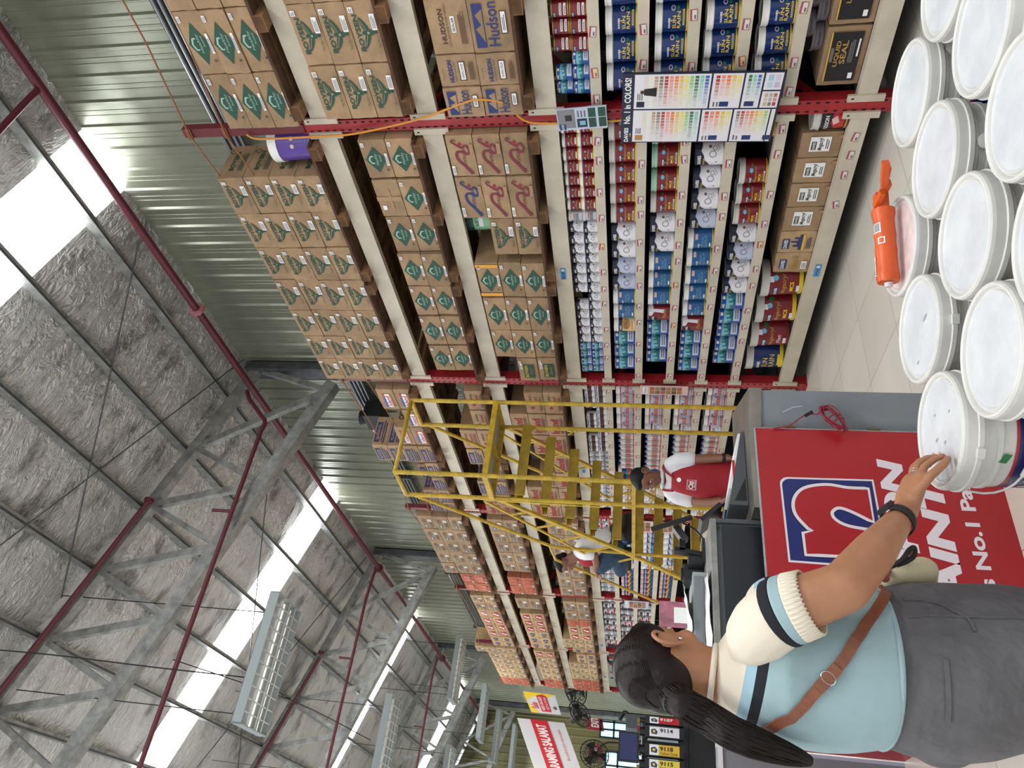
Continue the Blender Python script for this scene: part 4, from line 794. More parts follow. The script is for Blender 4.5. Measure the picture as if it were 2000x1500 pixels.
CAN_DESC = {'sun_rain': 'navy can with yellow letters', 'megacryl': 'dark red can with gold script', 'megacryl_mint': 'dark red can with mint lid', 'flat_wine': 'dark red can', 'bath': 'white can with chair drawing', 'bath_lilac': 'lilac can with chair drawing', 'aqua': 'blue can with yellow foot', 'skyline': 'blue can with green skyline', 'latex': 'cream can with gold oval',
    'faux': 'dark red can with white stroke', 'orange_strokes': 'white can with orange strokes', 'latex_white': 'white can with red band', 'blue_scene': 'dark blue can with red figure', 'white_brown': 'white and gold can', 'silver_navy': 'navy and silver can', 'rainbow': 'navy can with rainbow waves', 'small_wine': 'small dark red can', 'small_megacryl': 'small red white-lidded can', 'small_silver': 'small silver can',
    'small_bath': 'small white chair-drawing can', 'small_skyline': 'small blue skyline can', 'small_brown': 'small white and brown can', 'small_checks': 'small silver checkered can', 'small_mixed': 'small red and black can', 'thinner': 'slim blue-capped bottle'}
GP = {}
def getcan(kind):
    if kind not in GP:
        if kind == 'thinner': GP[kind] = bottle(kind, 0.045, 0.165)
        elif kind.startswith('small_'):
            k2 = {'small_bath': 'bath', 'small_skyline': 'skyline'}.get(kind, kind); GP[kind] = can(k2, 0.0465, 0.096, 0.3)
        else: GP[kind] = can(kind, 0.0805, 0.172, 0.3)
    return GP[kind]
kr = random.Random(8)
SHELFN = {'S1': 'first retail shelf', 'S2': 'second retail shelf', 'S3': 'third retail shelf', 'S4': 'fourth retail shelf', 'S5': 'fifth retail shelf'}
def put(kind, lv, bay, y, idx, z=0.0, tier='', x=None):
    R = 0.0465 if kind.startswith('small') else (0.045 if kind == 'thinner' else 0.083)
    lab = '%s%s on %s %s, %s %s' % (CAN_DESC[kind], tier, SHELFN[lv].replace(' retail', ''), BAY[bay], ORD[idx], 'before it' if bay == 0 else 'from it')
    place(getcan(kind), ((x if x else 3.99 + R * 1.06 + kr.uniform(0, 0.012)), y + kr.uniform(-0.003, 0.003), BT[lv] + 0.001 - 0.004 * 0 + z), kr.uniform(-0.16, 0.16), label=lab, cat='bottle' if kind == 'thinner' else 'paint can', group='%s %s' % ('bottles' if kind == 'thinner' else 'cans', 'on the %s %s' % (SHELFN[lv], BAY[bay])))
def row(lv, bay, y, seq, pitch=0.1675):
    i = 0
    for kind, n in seq:
        for _ in range(int(n)):
            p = 0.1 if (kind == 'thinner') else pitch
            if kind != '-': put(kind, lv, bay, y + p / 2, i); i += 1
            y += p
# before the nearest post
for lv in ('S2', 'S3', 'S4', 'S5'):
    for i, y in enumerate((2.585, 2.415, 2.247, 2.078)):
        put('sun_rain', lv, 0, y, i)
for i, y in enumerate((2.345, 2.245, 2.145, 2.045)):
    for k in (0, 1): put('small_wine', 'S1', 0, y, i, k * 0.1, (' below', ' above')[k])
for i, y in enumerate((2.62, 2.525, 2.43)):
    for k in ((0, 1) if i < 2 else (0,)): put('small_skyline', 'S1', 0, y, i, k * 0.1, (' below', ' above')[k])
# nearest full bay
seq = ['small_megacryl'] * 7 + ['small_silver'] + ['small_bath'] * 13 + ['small_skyline'] * 4; y = 2.89
for i, kd_ in enumerate(seq):
    for k in (0, 1):
        if kd_ == 'small_bath' and k == 1 and i == 15: continue
        put(kd_, 'S1', 1, y, i, k * 0.1, (' below', ' above')[k])
    y += 0.105
row('S2', 1, 2.86, [('megacryl', 1), ('-', 0)]); row('S2', 1, 3.03, [('megacryl', 4), ('bath', 2), ('bath_lilac', 2), ('aqua', 2), ('latex', 1), ('skyline', 3)], 0.172)
row('S3', 1, 2.88, [('megacryl_mint', 3), ('megacryl', 1), ('bath', 2), ('aqua', 3), ('faux', 1), ('skyline', 3)], 0.19)
row('S4', 1, 2.88, [('megacryl', 1), ('bath', 3), ('bath_lilac', 1), ('aqua', 5), ('faux', 1), ('skyline', 3)], 0.184)
row('S5', 1, 2.87, [('megacryl', 1), ('-', 1), ('megacryl', 3), ('bath', 1), ('bath_lilac', 1), ('bath', 2), ('skyline', 5)], 0.176)
# behind the yellow ladder
seq = ['small_brown'] * 12 + ['small_checks'] * 13; y = 5.70
for i, kd_ in enumerate(seq):
    for k in (0, 1):
        if i in (4, 8) and k == 1: continue
        put(kd_, 'S1', 2, y, i, k * 0.1, (' below', ' above')[k])
    y += 0.101
row('S2', 2, 5.66, [('orange_strokes', 5), ('thinner', 7), ('blue_scene', 2), ('white_brown', 4)], 0.17)
row('S3', 2, 5.66, [('orange_strokes', 4), ('latex_white', 1), ('thinner', 8), ('blue_scene', 1), ('white_brown', 5)], 0.17)
row('S4', 2, 5.66, [('orange_strokes', 4), ('latex_white', 1), ('thinner', 8), ('white_brown', 6)], 0.17)
row('S5', 2, 5.66, [('orange_strokes', 4), ('latex_white', 1), ('thinner', 8), ('white_brown', 6)], 0.17)
y = 8.5
for i in range(15):
    for k in (0, 1): put('small_mixed' if i < 5 else 'small_checks', 'S1', 3, y, i, k * 0.1, (' below', ' above')[k])
    y += 0.17
for lv in ('S2', 'S3', 'S4'): row(lv, 3, 8.47, [('silver_navy', 8), ('white_brown', 1), ('rainbow', 6)], 0.175)
for lv in ('S1', 'S2', 'S3'):
    y = 11.32
    for i in range(9):
        kd_ = ('small_mixed', 'small_checks', 'small_brown')[(i + int(lv[1])) % 3]
        for k in (0, 1): put(kd_, lv, 4, y, i, k * 0.1, (' below', ' above')[k])
        y += 0.27
# loose stock of the last bays, too many and too small to tell apart
mb = MB()
for lv in ('S1', 'S2', 'S3'):
    for y0 in (11.4, 14.1):
        y = y0
        while y < y0 + 2.4:
            for k in (0, 1): mb.lathe([(0.045, BT[lv] + 0.002 + 0.1 * k), (0.045, BT[lv] + 0.095 + 0.1 * k), (0, BT[lv] + 0.095 + 0.1 * k)], kr.choice(['label_red', 'label_ink', 'label_white', 'label_silver']), 8, (4.2, y, 0))
            y += 0.11
tag(mb.build('small_cans'), 'mixed small red, black and white cans crowding the farthest retail shelves', 'cans', kind='stuff')
# grey gallon cans above the black-labelled cartons, gallon can by the post
for i, (x, y, z) in enumerate(((4.15, 2.44, 0.462), (4.15, 2.27, 0.462), (4.15, 2.10, 0.462), (4.15, 2.36, 0.518), (4.15, 2.19, 0.518))):
    if 'grey' not in GP: GP['grey'] = can('grey_gallon', 0.083, 0.055)
    place(GP['grey'], (x, y, z), 0, label='low grey tub over the black-labelled cartons, %s layer, %s from the post' % (('bottom', 'upper')[i > 2], ORD[i if i < 3 else i - 3]), cat='tub', group='grey tubs')
GP['hud'] = can('hudson', 0.088, 0.20, -0.25); place(GP['hud'], (4.085, 2.906, 0.2335), 0, label='black, red and gold gallon tin beside the nearest red post on the bottom shelf', cat='paint can')
# shelf pails (16 litres)
def shelf_pail(kind, R, H, lidm='lid_grey'):
    body = {'megacryl': 'label_wine', 'flat': 'label_wine', 'sun': 'label_navy', 'purple': 'purple', 'green': 'green_pail', 'darkgreen': 'dark_green'}[kind]; mb = MB(); d = Deco(); h = H
    mb.lathe([(0, 0), (R * 0.92, 0), (R * 0.925, 0.03, 'label_yellow' if kind in ('megacryl', 'sun') else body), (R * 0.93, 0.032, body), (R, 0.82 * h, body), (0, 0.82 * h)], body, 32)
    if kind in ('megacryl', 'flat'):
        d.rect(-0.09, -0.01, 0.58 * h, 0.70 * h, 'label_navy', 1); d.text('DAVIES', -0.085, -0.015, 0.61 * h, 0.68 * h, 'paper', 2, bold=0.03); d.text('Megacryl', -0.08, 0.09, 0.38 * h, 0.52 * h, 'label_gold', 1, bold=0.02, shear=0.25); d.disc(0.06, 0.66 * h, 0.02, 'label_bubble', 1); d.disc(0.11, 0.62 * h, 0.02, 'label_green', 1)
        d.text('MCS' if kind == 'megacryl' else 'Flat', -0.05, 0.03, 0.22 * h, 0.32 * h, 'label_yellow' if kind == 'megacryl' else 'label_pink', 1, bold=0.03); d.rect(-0.06, 0.0, 0.08 * h, 0.16 * h, 'label_white', 1); d.rect(0.03, 0.07, 0.7 * h, 0.8 * h, 'label_white', 1)
    elif kind == 'sun':
        d.text('DAVIES', -0.08, 0.0, 0.62 * h, 0.7 * h, 'paper', 2, bold=0.03); d.text('SUN', -0.07, 0.03, 0.42 * h, 0.56 * h, 'label_yellow', 1); d.text('RAIN', -0.07, 0.06, 0.24 * h, 0.38 * h, 'label_yellow', 1); d.rect(-0.05, 0.06, 0.1 * h, 0.16 * h, 'label_yellow', 1)
    elif kind == 'purple': d.disc(-0.02, 0.45 * h, 0.014, 'label_pink', 1); d.disc(0.03, 0.45 * h, 0.014, 'label_pink', 1)
    elif kind == 'green': d.rect(-0.12, 0.12, 0.5 * h, 0.8 * h, 'dark_green', 1); d.rect(-0.06, 0.08, 0.25 * h, 0.36 * h, 'label_white', 1); d.text('LETT', -0.05, 0.06, 0.38 * h, 0.45 * h, 'dark_green', 1)
    mb.deco(d, wrap(R * 0.93, 0.3, 0.001, R, 0.82 * h), step=R * 0.25); o = mb.build('paint_pail'); lm = MB()
    lm.lathe([(R * 1.0, 0.80 * h), (R * 1.05, 0.80 * h), (R * 1.06, 0.99 * h), (R * 1.03, h), (R * 0.97, h), (R * 0.95, 0.97 * h), (0, 0.97 * h)], lidm, 32); return proto(o, [lm.build('lid', o)])
sp = {'m': shelf_pail('megacryl', 0.135, 0.30), 'f': shelf_pail('flat', 0.135, 0.30), 's': shelf_pail('sun', 0.135, 0.30), 'p': shelf_pail('purple', 0.13, 0.31, 'lid_white'), 'g': shelf_pail('green', 0.13, 0.30, 'lid_white'), 'd': shelf_pail('darkgreen', 0.13, 0.30, 'lid_white')}
for i, (k, y, t) in enumerate((('m', 4.39, 'dark red'), ('m', 4.70, 'dark red'), ('f', 5.01, 'plain dark red'), ('s', 5.32, 'navy yellow-lettered'))):
    place(sp[k], (4.155, y, 0.2341), 0, label='%s paint pail on the bottom shelf, %s after the cartons' % (t, ORD[i]), cat='pail', group='pails on the bottom shelf')
z1 = BT['B1'] + 0.072; place(sp['p'], (4.10, 2.97, z1), 0.2, label='glossy purple pail with white lid in front, on the top tier beside the post', cat='pail'); place(sp['p'], (4.38, 2.99, z1), 0.2, label='purple pail half hidden behind the other purple pail', cat='pail')
z2 = BT['B2'] + 0.072; place(sp['d'], (4.60, 2.98, z2), 0, label='dark green pail with white lid at the back of the middle tier', cat='pail')
place(sp['g'], (4.19, 3.72, BT['B3'] + 0.072 + 0.354), 0, label='light green pail lying on top of two cartons on the lower tier', cat='pail')
# ------------------------------------------------------------------ boards hung on the rack
def swatches(d, x0, x1, y0, y1, nx, ny, seed, pal):
    """each row one hue, paling towards one side"""
    rr = random.Random(seed); w = (x1 - x0) / nx; h = (y1 - y0) / ny
    for j in range(ny):
        for i in range(nx):
            cx_, cy_ = x0 + (i + 0.5) * w, y1 - (j + 0.5) * h; c = pal[j % len(pal)]; k = min(4, int(5 * i / nx + rr.random() * 0.8)) if nx > 4 else rr.randint(2, 4)
            d.rect(cx_ - w * 0.40, cx_ + w * 0.40, cy_ - h * 0.38, cy_ + h * 0.34, shade(c, k), 2)
def shade(c, k):
    """k = 4 full tone, 0 nearly white"""
    t = (0.14, 0.3, 0.5, 0.75, 1.0)[k]; n = c + '_' + str(k)
    if n not in MATS: q = SWC[c]; K(n, tuple(222 + (v - 222) * t for v in q), 0.5)
    return n
SWC = {}
def sw(name, c): SWC['swatch_' + name] = c; return 'swatch_' + name
PAL = [sw('sand', (214, 204, 184)), sw('bone', (224, 218, 204)), sw('tan', (180, 148, 104)), sw('taupe', (128, 112, 100)), sw('rust', (170, 52, 44)), sw('salmon', (224, 130, 112)), sw('orange', (228, 120, 52)), sw('amber', (222, 178, 70)), sw('yellow', (224, 208, 90)), sw('lime', (150, 192, 100)), sw('green', (48, 110, 76)), sw('mint', (128, 196, 170)), sw('blue', (52, 96, 168)), sw('sky', (128, 176, 208)), sw('lilac', (176, 160, 200)), sw('grey', (140, 140, 144)), sw('charcoal', (52, 52, 56)), sw('maroon', (92, 26, 34))]
mb = MB(); W_, H_ = 0.485, 0.885; mb.box(-0.006, 0.006, -W_ / 2, W_ / 2, -H_ / 2, H_ / 2, 'label_ink'); d = Deco()
d.text('DAVIES', -0.235, -0.13, 0.40, 0.425, 'paper', 1, bold=0.03); d.text('No. 1 in COLORS!', -0.10, 0.215, 0.392, 0.43, 'paper', 1, bold=0.03)
for i, m in enumerate(('label_red', 'label_orange', 'label_yellow', 'label_green', 'label_royal')): d.rect(-0.20 + i * 0.008, -0.192 + i * 0.008, 0.385, 0.393, m, 1)
panels = [(-0.235, -0.005, -0.01, 0.375, 10, 12, 1, 0), (0.005, 0.235, -0.045, 0.375, 10, 13, 2, 0), (-0.235, -0.005, -0.19, -0.02, 6, 5, 3, 4), (-0.235, -0.005, -0.40, -0.20, 8, 7, 4, 3), (0.005, 0.235, -0.22, -0.055, 7, 5, 5, 4), (0.005, 0.235, -0.325, -0.23, 7, 3, 6, 10), (0.005, 0.115, -0.43, -0.335, 3, 3, 7, 2), (0.125, 0.235, -0.43, -0.335, 2, 2, 8, 13), (-0.235, -0.005, -0.43, -0.408, 8, 1, 9, 8)]
for (x0, x1, y0, y1, nx, ny, sd, off) in panels:
    d.rect(x0, x1, y0, y1, 'label_white', 1); yt = y1 - 0.05 if y1 - y0 > 0.3 else y1 - 0.012
    swatches(d, x0 + 0.01 + (0.05 if ny < 9 and nx > 4 else 0), x1 - 0.01, y0 + 0.008, yt, nx, ny, sd, PAL[off:] + PAL[:off])
    if y1 - y0 > 0.3: d.rect(x0 + 0.012, x0 + 0.05, y1 - 0.06, y1 - 0.015, 'label_ink' if sd == 2 else 'label_gold', 3); d.lines(x0 + 0.06, x0 + 0.11, y1 - 0.05, y1 - 0.015, 3, 'ink_grey', 3)
    elif nx > 4: d.rect(x0 + 0.012, x0 + 0.045, (y0 + y1) / 2 - 0.02, (y0 + y1) / 2 + 0.03, 'label_navy', 3); d.lines(x0 + 0.012, x0 + 0.05, y1 - 0.05 if y1 - y0 > 0.1 else y1 - 0.03, y1 - 0.012, 2, 'ink_grey', 3)
d.disc(0.12, 0.33, 0.012, 'ink_brown', 4); d.poly([(0.10, 0.32), (0.14, 0.32), (0.15, 0.25), (0.09, 0.25)], 'charcoal' if 0 else 'label_black', 4)
mb.deco(d, front(-0.006)); o = mb.build('colour_chart_board', loc=(3.905, 2.712, 1.108)); o.rotation_euler = (math.radians(2.2), 0, math.radians(-4)); tag(o, 'large dark-framed colour chart board of paint swatches hung on the nearest post', 'board')
mb = MB(); mb.box(-0.004, 0.004, -0.075, 0.075, -0.15, 0.15, 'label_lilac'); d = Deco(); d.rect(-0.075, 0.075, -0.15, 0.15, 'label_lilac', 0); d.rect(-0.06, 0.07, 0.04, 0.145, 'label_grey', 1); d.rect(-0.01, 0.03, 0.06, 0.10, 'label_black', 2); d.rect(-0.07, -0.03, 0.10, 0.14, 'label_navy', 2); d.text('DAVIES', -0.068, -0.032, 0.112, 0.128, 'paper', 3)
d.rect(-0.06, 0.0, -0.03, 0.03, 'label_ink', 1); d.rect(-0.045, -0.015, -0.02, 0.015, 'label_sky', 2)
for yy2 in (-0.065, -0.125): d.rect(-0.065, 0.0, yy2 - 0.02, yy2 + 0.025, 'dark_green', 1); d.rect(0.005, 0.068, yy2 - 0.02, yy2 + 0.025, 'ink_green', 1)
d.lines(0.01, 0.065, -0.03, 0.03, 3, 'ink_grey', 1); mb.deco(d, front(-0.004)); o = mb.build('sample_board', loc=(3.925, 2.76, 1.79)); o.rotation_euler = (math.radians(-3), 0, 0); tag(o, 'small pale sample board with dark green squares tied above the colour chart', 'board')
def small_board(y, z, w, h, m, sq, lab, rr=0.0, x=3.93):
    mb = MB(); mb.box(-0.004, 0.004, -w / 2, w / 2, -h / 2, h / 2, m); d = Deco(); cols_ = [K('sq_%d' % i, c, 0.6) for i, c in enumerate(((150, 110, 64), (120, 86, 56), (168, 84, 60), (130, 120, 70), (96, 74, 54)))]
    nx, ny = sq; y1 = h * 0.30
    for i in range(nx):
        for j in range(ny): a = -w * 0.42 + w * 0.84 * i / nx; b = y1 - (j + 1) * h * 0.68 / ny; d.rect(a + 0.003, a + w * 0.84 / nx - 0.003, b + 0.003, b + h * 0.68 / ny - 0.003, cols_[(i * 2 + j) % 5], 1)
    d.rect(-w * 0.4, w * 0.4, h * 0.34, h * 0.44, 'paper', 1); d.text('Permacoat', -w * 0.3, w * 0.3, h * 0.36, h * 0.42, 'ink_wine', 2); mb.deco(d, front(-0.004)); o = mb.build('sample_board', loc=(x, y, z)); o.rotation_euler = (rr, 0, 0); tag(o, lab, 'board')
small_board(5.60, 1.21, 0.13, 0.42, 'label_pink', (2, 6), 'narrow pink sample board with brown squares tied to the second red post')
small_board(8.46, 1.37, 0.30, 0.26, 'label_pink', (3, 3), 'pink sample card hung on the third red post, upper one'); small_board(8.46, 1.10, 0.28, 0.24, 'label_pink', (4, 3), 'pale pink sample card hung on the third red post, lower one')
small_board(11.2, 1.42, 0.30, 0.36, 'label_lilac', (3, 4), 'pale sample card hung on the fourth red post')
# ================================================================== white pails in front
def white_pail(tint='pail_disc', label=True, seed=0):
    r = empty('paint_pail'); R = 0.138; H = 0.325; ch = []
    mb = MB(); mb.lathe([(0, 0), (R * 0.90, 0), (R * 0.905, 0.008), (R * 0.955, 0.235), (R * 0.985, 0.237), (R * 0.985, 0.247), (R * 0.96, 0.249), (R * 0.965, 0.268), (R * 1.0, 0.270), (R * 1.0, 0.280), (R * 0.97, 0.282), (R * 0.975, 0.305), (0, 0.305)], 'pail_white', 48)
    for s in (-1, 1):      # handle ears
        mb.lathe([(0.018, 0), (0.018, 0.012), (0, 0.014)], 'pail_white', 12, (s * R * 0.96, 0, 0.258), 'x') if s > 0 else mb.lathe([(0.018, 0), (0.018, -0.012), (0, -0.014)], 'pail_white', 12, (s * R * 0.96, 0, 0.258), 'x')
    b = mb.build('body', r); ch.append((b, []))
    if label:
        lm = MB(); rr = lambda z: R * (0.905 + 0.05 * z / 0.235) + 0.0012
        lm.lathe([(rr(0.03), 0.03), (rr(0.205), 0.205)], 'pail_blue', 48); lm.lathe([(rr(0.203) + 0.0002, 0.203), (rr(0.209) + 0.0002, 0.209)], 'label_red', 48)
        for k in range(2):
            d = Deco(); d.text('NAX', -0.07, 0.07, 0.10, 0.17, 'label_white', 1, bold=0.0); d.text('PREMILEX', -0.06, 0.06, 0.05, 0.08, 'label_white', 1) if 0 else d.rect(-0.06, 0.06, 0.06, 0.068, 'label_white', 1)
            lm.deco(d, lambda u, v, l, k=k: tuple(Matrix.Rotation(k * PI, 3, 'Z') @ Vector(wrap(rr(v), 0.9)(u, v, l))), step=0.02)
        mb2 = lm.build('label_band', r); ch.append((mb2, []))
    Lr = 0.149; z0 = H - 0.042; lm = MB()
    lm.lathe([(R * 0.99, z0), (Lr * 0.985, z0 - 0.002), (Lr * 0.99, z0 + 0.008), (Lr * 0.965, z0 + 0.010), (Lr * 0.97, H - 0.012), (Lr * 0.962, H - 0.005), (Lr * 0.94, H - 0.0005), (Lr * 0.915, H), (Lr * 0.895, H - 0.003), (Lr * 0.875, H - 0.010), (Lr * 0.855, H - 0.0105), (Lr * 0.838, H - 0.006), (Lr * 0.825, H - 0.006), (Lr * 0.80, H - 0.0085, tint), (0, H - 0.0085, tint)], 'pail_white', 56)
    lm.box(-0.012, 0.012, -Lr - 0.004, -Lr + 0.012, z0 - 0.004, z0 + 0.012, 'pail_white'); lid = lm.build('lid', r); ch.append((lid, []))
    hm = MB(); pts = []
    for k in range(17):
        a = PI * k / 16; pts.append(((R + 0.009) * math.cos(a), -(R + 0.009) * math.sin(a), 0.258 - 0.075 * math.sin(a)))
    hm.tube(pts, 0.0028, 'pail_white', 6); h = hm.build('handle', r); gm = MB(); gm.tube(pts[6:11], 0.006, 'pail_white', 8); g = gm.build('grip', h); ch.append((h, [g])); return proto(r, ch)
wp = white_pail(); wq = white_pail('pail_pinkish')
LIDS = {'a': (1.967, 1.349, 'nearest the shelf, upper left of the group'), 'b': (1.998, 1.049, 'at the far upper corner of the group'), 'c': (1.689, 1.004, 'cut by the picture corner, beside the largest lid'), 'd': (1.665, 1.336, 'between the caulking gun and the upper group'), 'e': (1.388, 0.991, 'largest lid at the lower border'),
        'f': (1.364, 1.31, 'in the middle of the group, touched by five others'), 'g': (1.366, 1.643, 'with a grey smudge, between the gun and the hand'), 'h': (1.064, 1.346, 'large lid beside the pail under the hand'), 'i': (1.668, 1.638, 'with pinkish lid carrying the caulking gun'), 'j': (1.065, 1.662, 'lid with the hand resting on it'), 'k': (1.088, 1.045, 'cut by the lower border beside the large lid')}
pr_ = random.Random(4); PJ = {}
for n, (x, y, lab) in LIDS.items():
    a = pr_.uniform(0, 6.28) if n != 'j' else -0.9
    p = wq if n == 'i' else wp
    pj = place(p, (x, y, 0.3665), a, label='white paint pail, %s' % lab, cat='pail', group='white pails, upper layer')
    PJ[n] = pj
    place(wp, (x, y, 0.0405 if n == 'i' else 0.0405), a + 1.0, label='lower pail under the white pail %s' % lab, cat='pail', group='white pails, lower layer')
for (x0, y0, x1, y1, lab) in ((0.90, 0.88, 2.16, 1.82, 'low wooden platform under the white pails'),):
    mb = MB(); mb.box(x0, x1, y0, y1, 0.02, 0.04, 'wood')
    for k in range(4): mb.box(x0, x1, y0 + 0.02 + k * 0.28, y0 + 0.08 + k * 0.28, 0.0, 0.02, 'wood_dark')
    tag(mb.build('platform'), lab, 'pallet')
# smudges on lids
K('smudge', (150, 156, 168), 0.7)
for n, spots in (('g', ((1.37, 1.60, 0.006, 0.016), (1.30, 1.70, 0.003, 0.008))), ('j', ((1.06, 1.70, 0.004, 0.009), (1.03, 1.66, 0.004, 0.007), (1.12, 1.68, 0.003, 0.005), (1.08, 1.60, 0.003, 0.005)))):
    P_ = PJ[n]; rot = Matrix.Rotation(-P_.rotation_euler[2], 3, 'Z'); mb = MB(); d = Deco()
    for (x, y, r1, r2) in spots: d.disc(x, y, r1, 'smudge', 0, 7, r2)
    mb.deco(d, lambda u, v, l: tuple(rot @ Vector((u - P_.location.x, v - P_.location.y, 0.3172)))); mb.build('smudge_marks', P_)
P_ = PJ['j']; ga = math.atan2(-0.072, -0.117) - P_.rotation_euler[2]; mb = MB(); mb.add([(0.1372 * math.cos(ga + t), 0.1372 * math.sin(ga + t), z) for t, z in ((-0.09, 0.226), (0.07, 0.216), (0.085, 0.231), (-0.075, 0.242))], [(0, 1, 2, 3)], 'label_green'); mb.build('green_sticker', P_)
# caulking gun lying on the pink lid
gun = tag(empty('caulking_gun', (1.66, 1.62, 0.69)), 'orange caulking gun lying on the pinkish pail lid', 'caulking gun'); GO = Vector((1.66, 1.62, 0.69))
ax0 = Vector((1.762, 1.585, 0.727)); ax1 = Vector((1.562, 1.672, 0.722)); dv = (ax1 - ax0).normalized()
def gpart(mb, name, par=None):
    o = mb.build(name, par or gun)
    if not par: o.location = -GO
    return o
mb = MB(); N = 14; pts = [ax0 + (ax1 - ax0) * i / N for i in range(N + 1)]; rs = [0.0315, 0.0315, 0.028] + [0.028] * 2 + [0.0295, 0.028, 0.028, 0.0295] + [0.028] * 3 + [0.0295, 0.031, 0.029]
mb.tube(pts, rs, 'orange_plastic', 20); bar_ = gpart(mb, 'barrel')
side = dv.cross(Vector((0, 0, 1))).normalized(); up_ = side.cross(dv).normalized()
lab_c = ax0 + (ax1 - ax0) * 0.28; fr = lambda c0, ro: (lambda u, v, l: tuple(c0 + dv * v + (side * math.sin(u / 0.0285 + ro) + up_ * math.cos(u / 0.0285 + ro)) * (0.0292 + 0.0004 * l)))
mb = MB(); d = Deco(); d.rect(-0.012, 0.012, -0.015, 0.015, 'paper', 0); [d.rect(-0.009, 0.009, -0.012 + 0.004 * k, -0.0098 + 0.004 * k, 'ink_black', 1) for k in range(6)]; mb.deco(d, fr(lab_c, -0.5), step=0.008)
d = Deco(); d.rect(-0.010, 0.010, -0.010, 0.010, 'paper', 0); d.rect(-0.006, 0.006, -0.007, 0.007, 'orange_plastic', 1); mb.deco(d, fr(ax0 + (ax1 - ax0) * 0.46, -0.9), step=0.008); gpart(mb, 'sticker', bar_)
mb = MB(); e = ax1 + dv * 0.002; mb.tube([e, e + dv * 0.012], [0.012, 0.010], 'clear_plastic', 12); gpart(mb, 'nozzle_seat')
mb = MB(); q = ax0 + up_ * 0.004; mb.bar(q, q - dv * 0.05 + side * 0.0, 0.030, 0.034, 'orange_plastic'); mb.bar(q - dv * 0.04, Vector((1.800, 1.515, 0.722)), 0.026, 0.010, 'orange_plastic'); mb.bar(q - dv * 0.03, Vector((1.812, 1.470, 0.735)), 0.020, 0.014, 'orange_plastic')
mb.bar(Vector((1.800, 1.520, 0.735)), Vector((1.812, 1.455, 0.745)), 0.024, 0.018, 'orange_plastic'); gpart(mb, 'handle')
mb = MB(); mb.bar(ax0 - dv * 0.012 + up_ * 0.02, ax0 - dv * 0.035 - side * 0.045 + up_ * 0.012, 0.022, 0.014, 'orange_plastic'); gpart(mb, 'trigger')
mb = MB(); mb.tube([ax1 - dv * 0.02 + up_ * 0.031, ax1 - dv * 0.075 + up_ * 0.031], 0.0014, 'silver', 6); mb.ball(ax1 - dv * 0.02 + up_ * 0.031, 0.004, 'silver', 8, 6); gpart(mb, 'piercing_pin')

# ================================================================== counter with the red sign board
Y0 = 2.844
cab = tag(empty('counter', (1.81, Y0, 0)), 'grey service counter with brushed steel top behind the red sign board', 'counter'); CO = Vector((1.81, Y0, 0))
def prism(mb, pts, z0, z1, m, mt=None):
    n = len(pts); vs = [(p[0], p[1], z0) for p in pts] + [(p[0], p[1], z1) for p in pts]
    mb.add(vs, [(i, (i + 1) % n, n + (i + 1) % n, n + i) for i in range(n)] + [tuple(range(n))[::-1]], m); mb.add(vs[n:], [tuple(range(n))], mt or m)
mb = MB(); prism(mb, [(1.832, 2.868), (1.967, 2.785), (2.20, 3.34), (1.45, 3.40), (1.45, 2.868)], 0.0, 0.889, 'grey_paint'); o = mb.build('cabinet', cab); o.location = -CO
mb = MB(); prism(mb, [(1.822, 2.862), (1.972, 2.775), (2.21, 3.35), (1.44, 3.41), (1.44, 2.862)], 0.889, 0.942, 'steel'); o = mb.build('counter_top', cab); o.location = -CO
mb = MB()
for z in (0.80, 0.46): mb.tube([(1.822, 2.852, z), (1.822, 2.852, z - 0.05)], 0.005, 'brass', 6)
o = mb.build('hinge', cab); o.location = -CO
mb = MB(); mb.tube([(1.88, 2.822, 0.80), (1.90, 2.815, 0.76), (1.905, 2.811, 0.72)], 0.0012, 'label_white', 5); o = mb.build('scratch', cab); o.location = -CO
# sign board
sg = tag(empty('sign_board', (1.3, Y0, 0)), 'red sign board with white lettering and blue square emblem standing before the counter', 'sign'); SO = Vector((1.3, Y0, 0))
mb = MB(); mb.box(0.66, 1.808, Y0, Y0 + 0.016, 0.0, 0.917, 'sign_red'); o = mb.build('panel', sg); o.location = -SO
mb = MB(); mb.box(0.66, 1.808, Y0 - 0.0005, Y0 + 0.018, 0.917, 0.922, 'grey_edge'); mb.box(1.808, 1.812, Y0 - 0.0005, Y0 + 0.018, 0.0, 0.922, 'grey_edge'); o = mb.build('edge_strip', sg); o.location = -SO
mb = MB(); d = Deco()
# blue rounded square, u = X, v = Z
def P(*a): return list(a)
sq = [(1.205, 0.835), (1.545, 0.838), (1.558, 0.834), (1.570, 0.822), (1.574, 0.808), (1.578, 0.475), (1.198, 0.473)]
d.poly(sq, 'sign_white', 0); cxq, cyq = 1.39, 0.655
d.poly([(cxq + (x - cxq) * 0.957, cyq + (y - cyq) * 0.957) for x, y in sq], 'sign_blue', 1)
nn = smooth_pts([(1.395, 0.735), (1.43, 0.762), (1.475, 0.760), (1.515, 0.725), (1.530, 0.66), (1.522, 0.59), (1.520, 0.515)], 5)
outer = [(1.242, 0.765), (1.325, 0.765), (1.34, 0.728), (1.352, 0.745)] + smooth_pts([(1.352, 0.745), (1.41, 0.785), (1.47, 0.785), (1.52, 0.745), (1.540, 0.66), (1.530, 0.58), (1.530, 0.505)], 5)[1:] + [(1.395, 0.505)] + smooth_pts([(1.395, 0.505), (1.435, 0.575), (1.45, 0.625), (1.425, 0.657), (1.39, 0.648), (1.362, 0.60), (1.348, 0.505)], 4)[1:] + [(1.245, 0.505), (1.245, 0.72)]
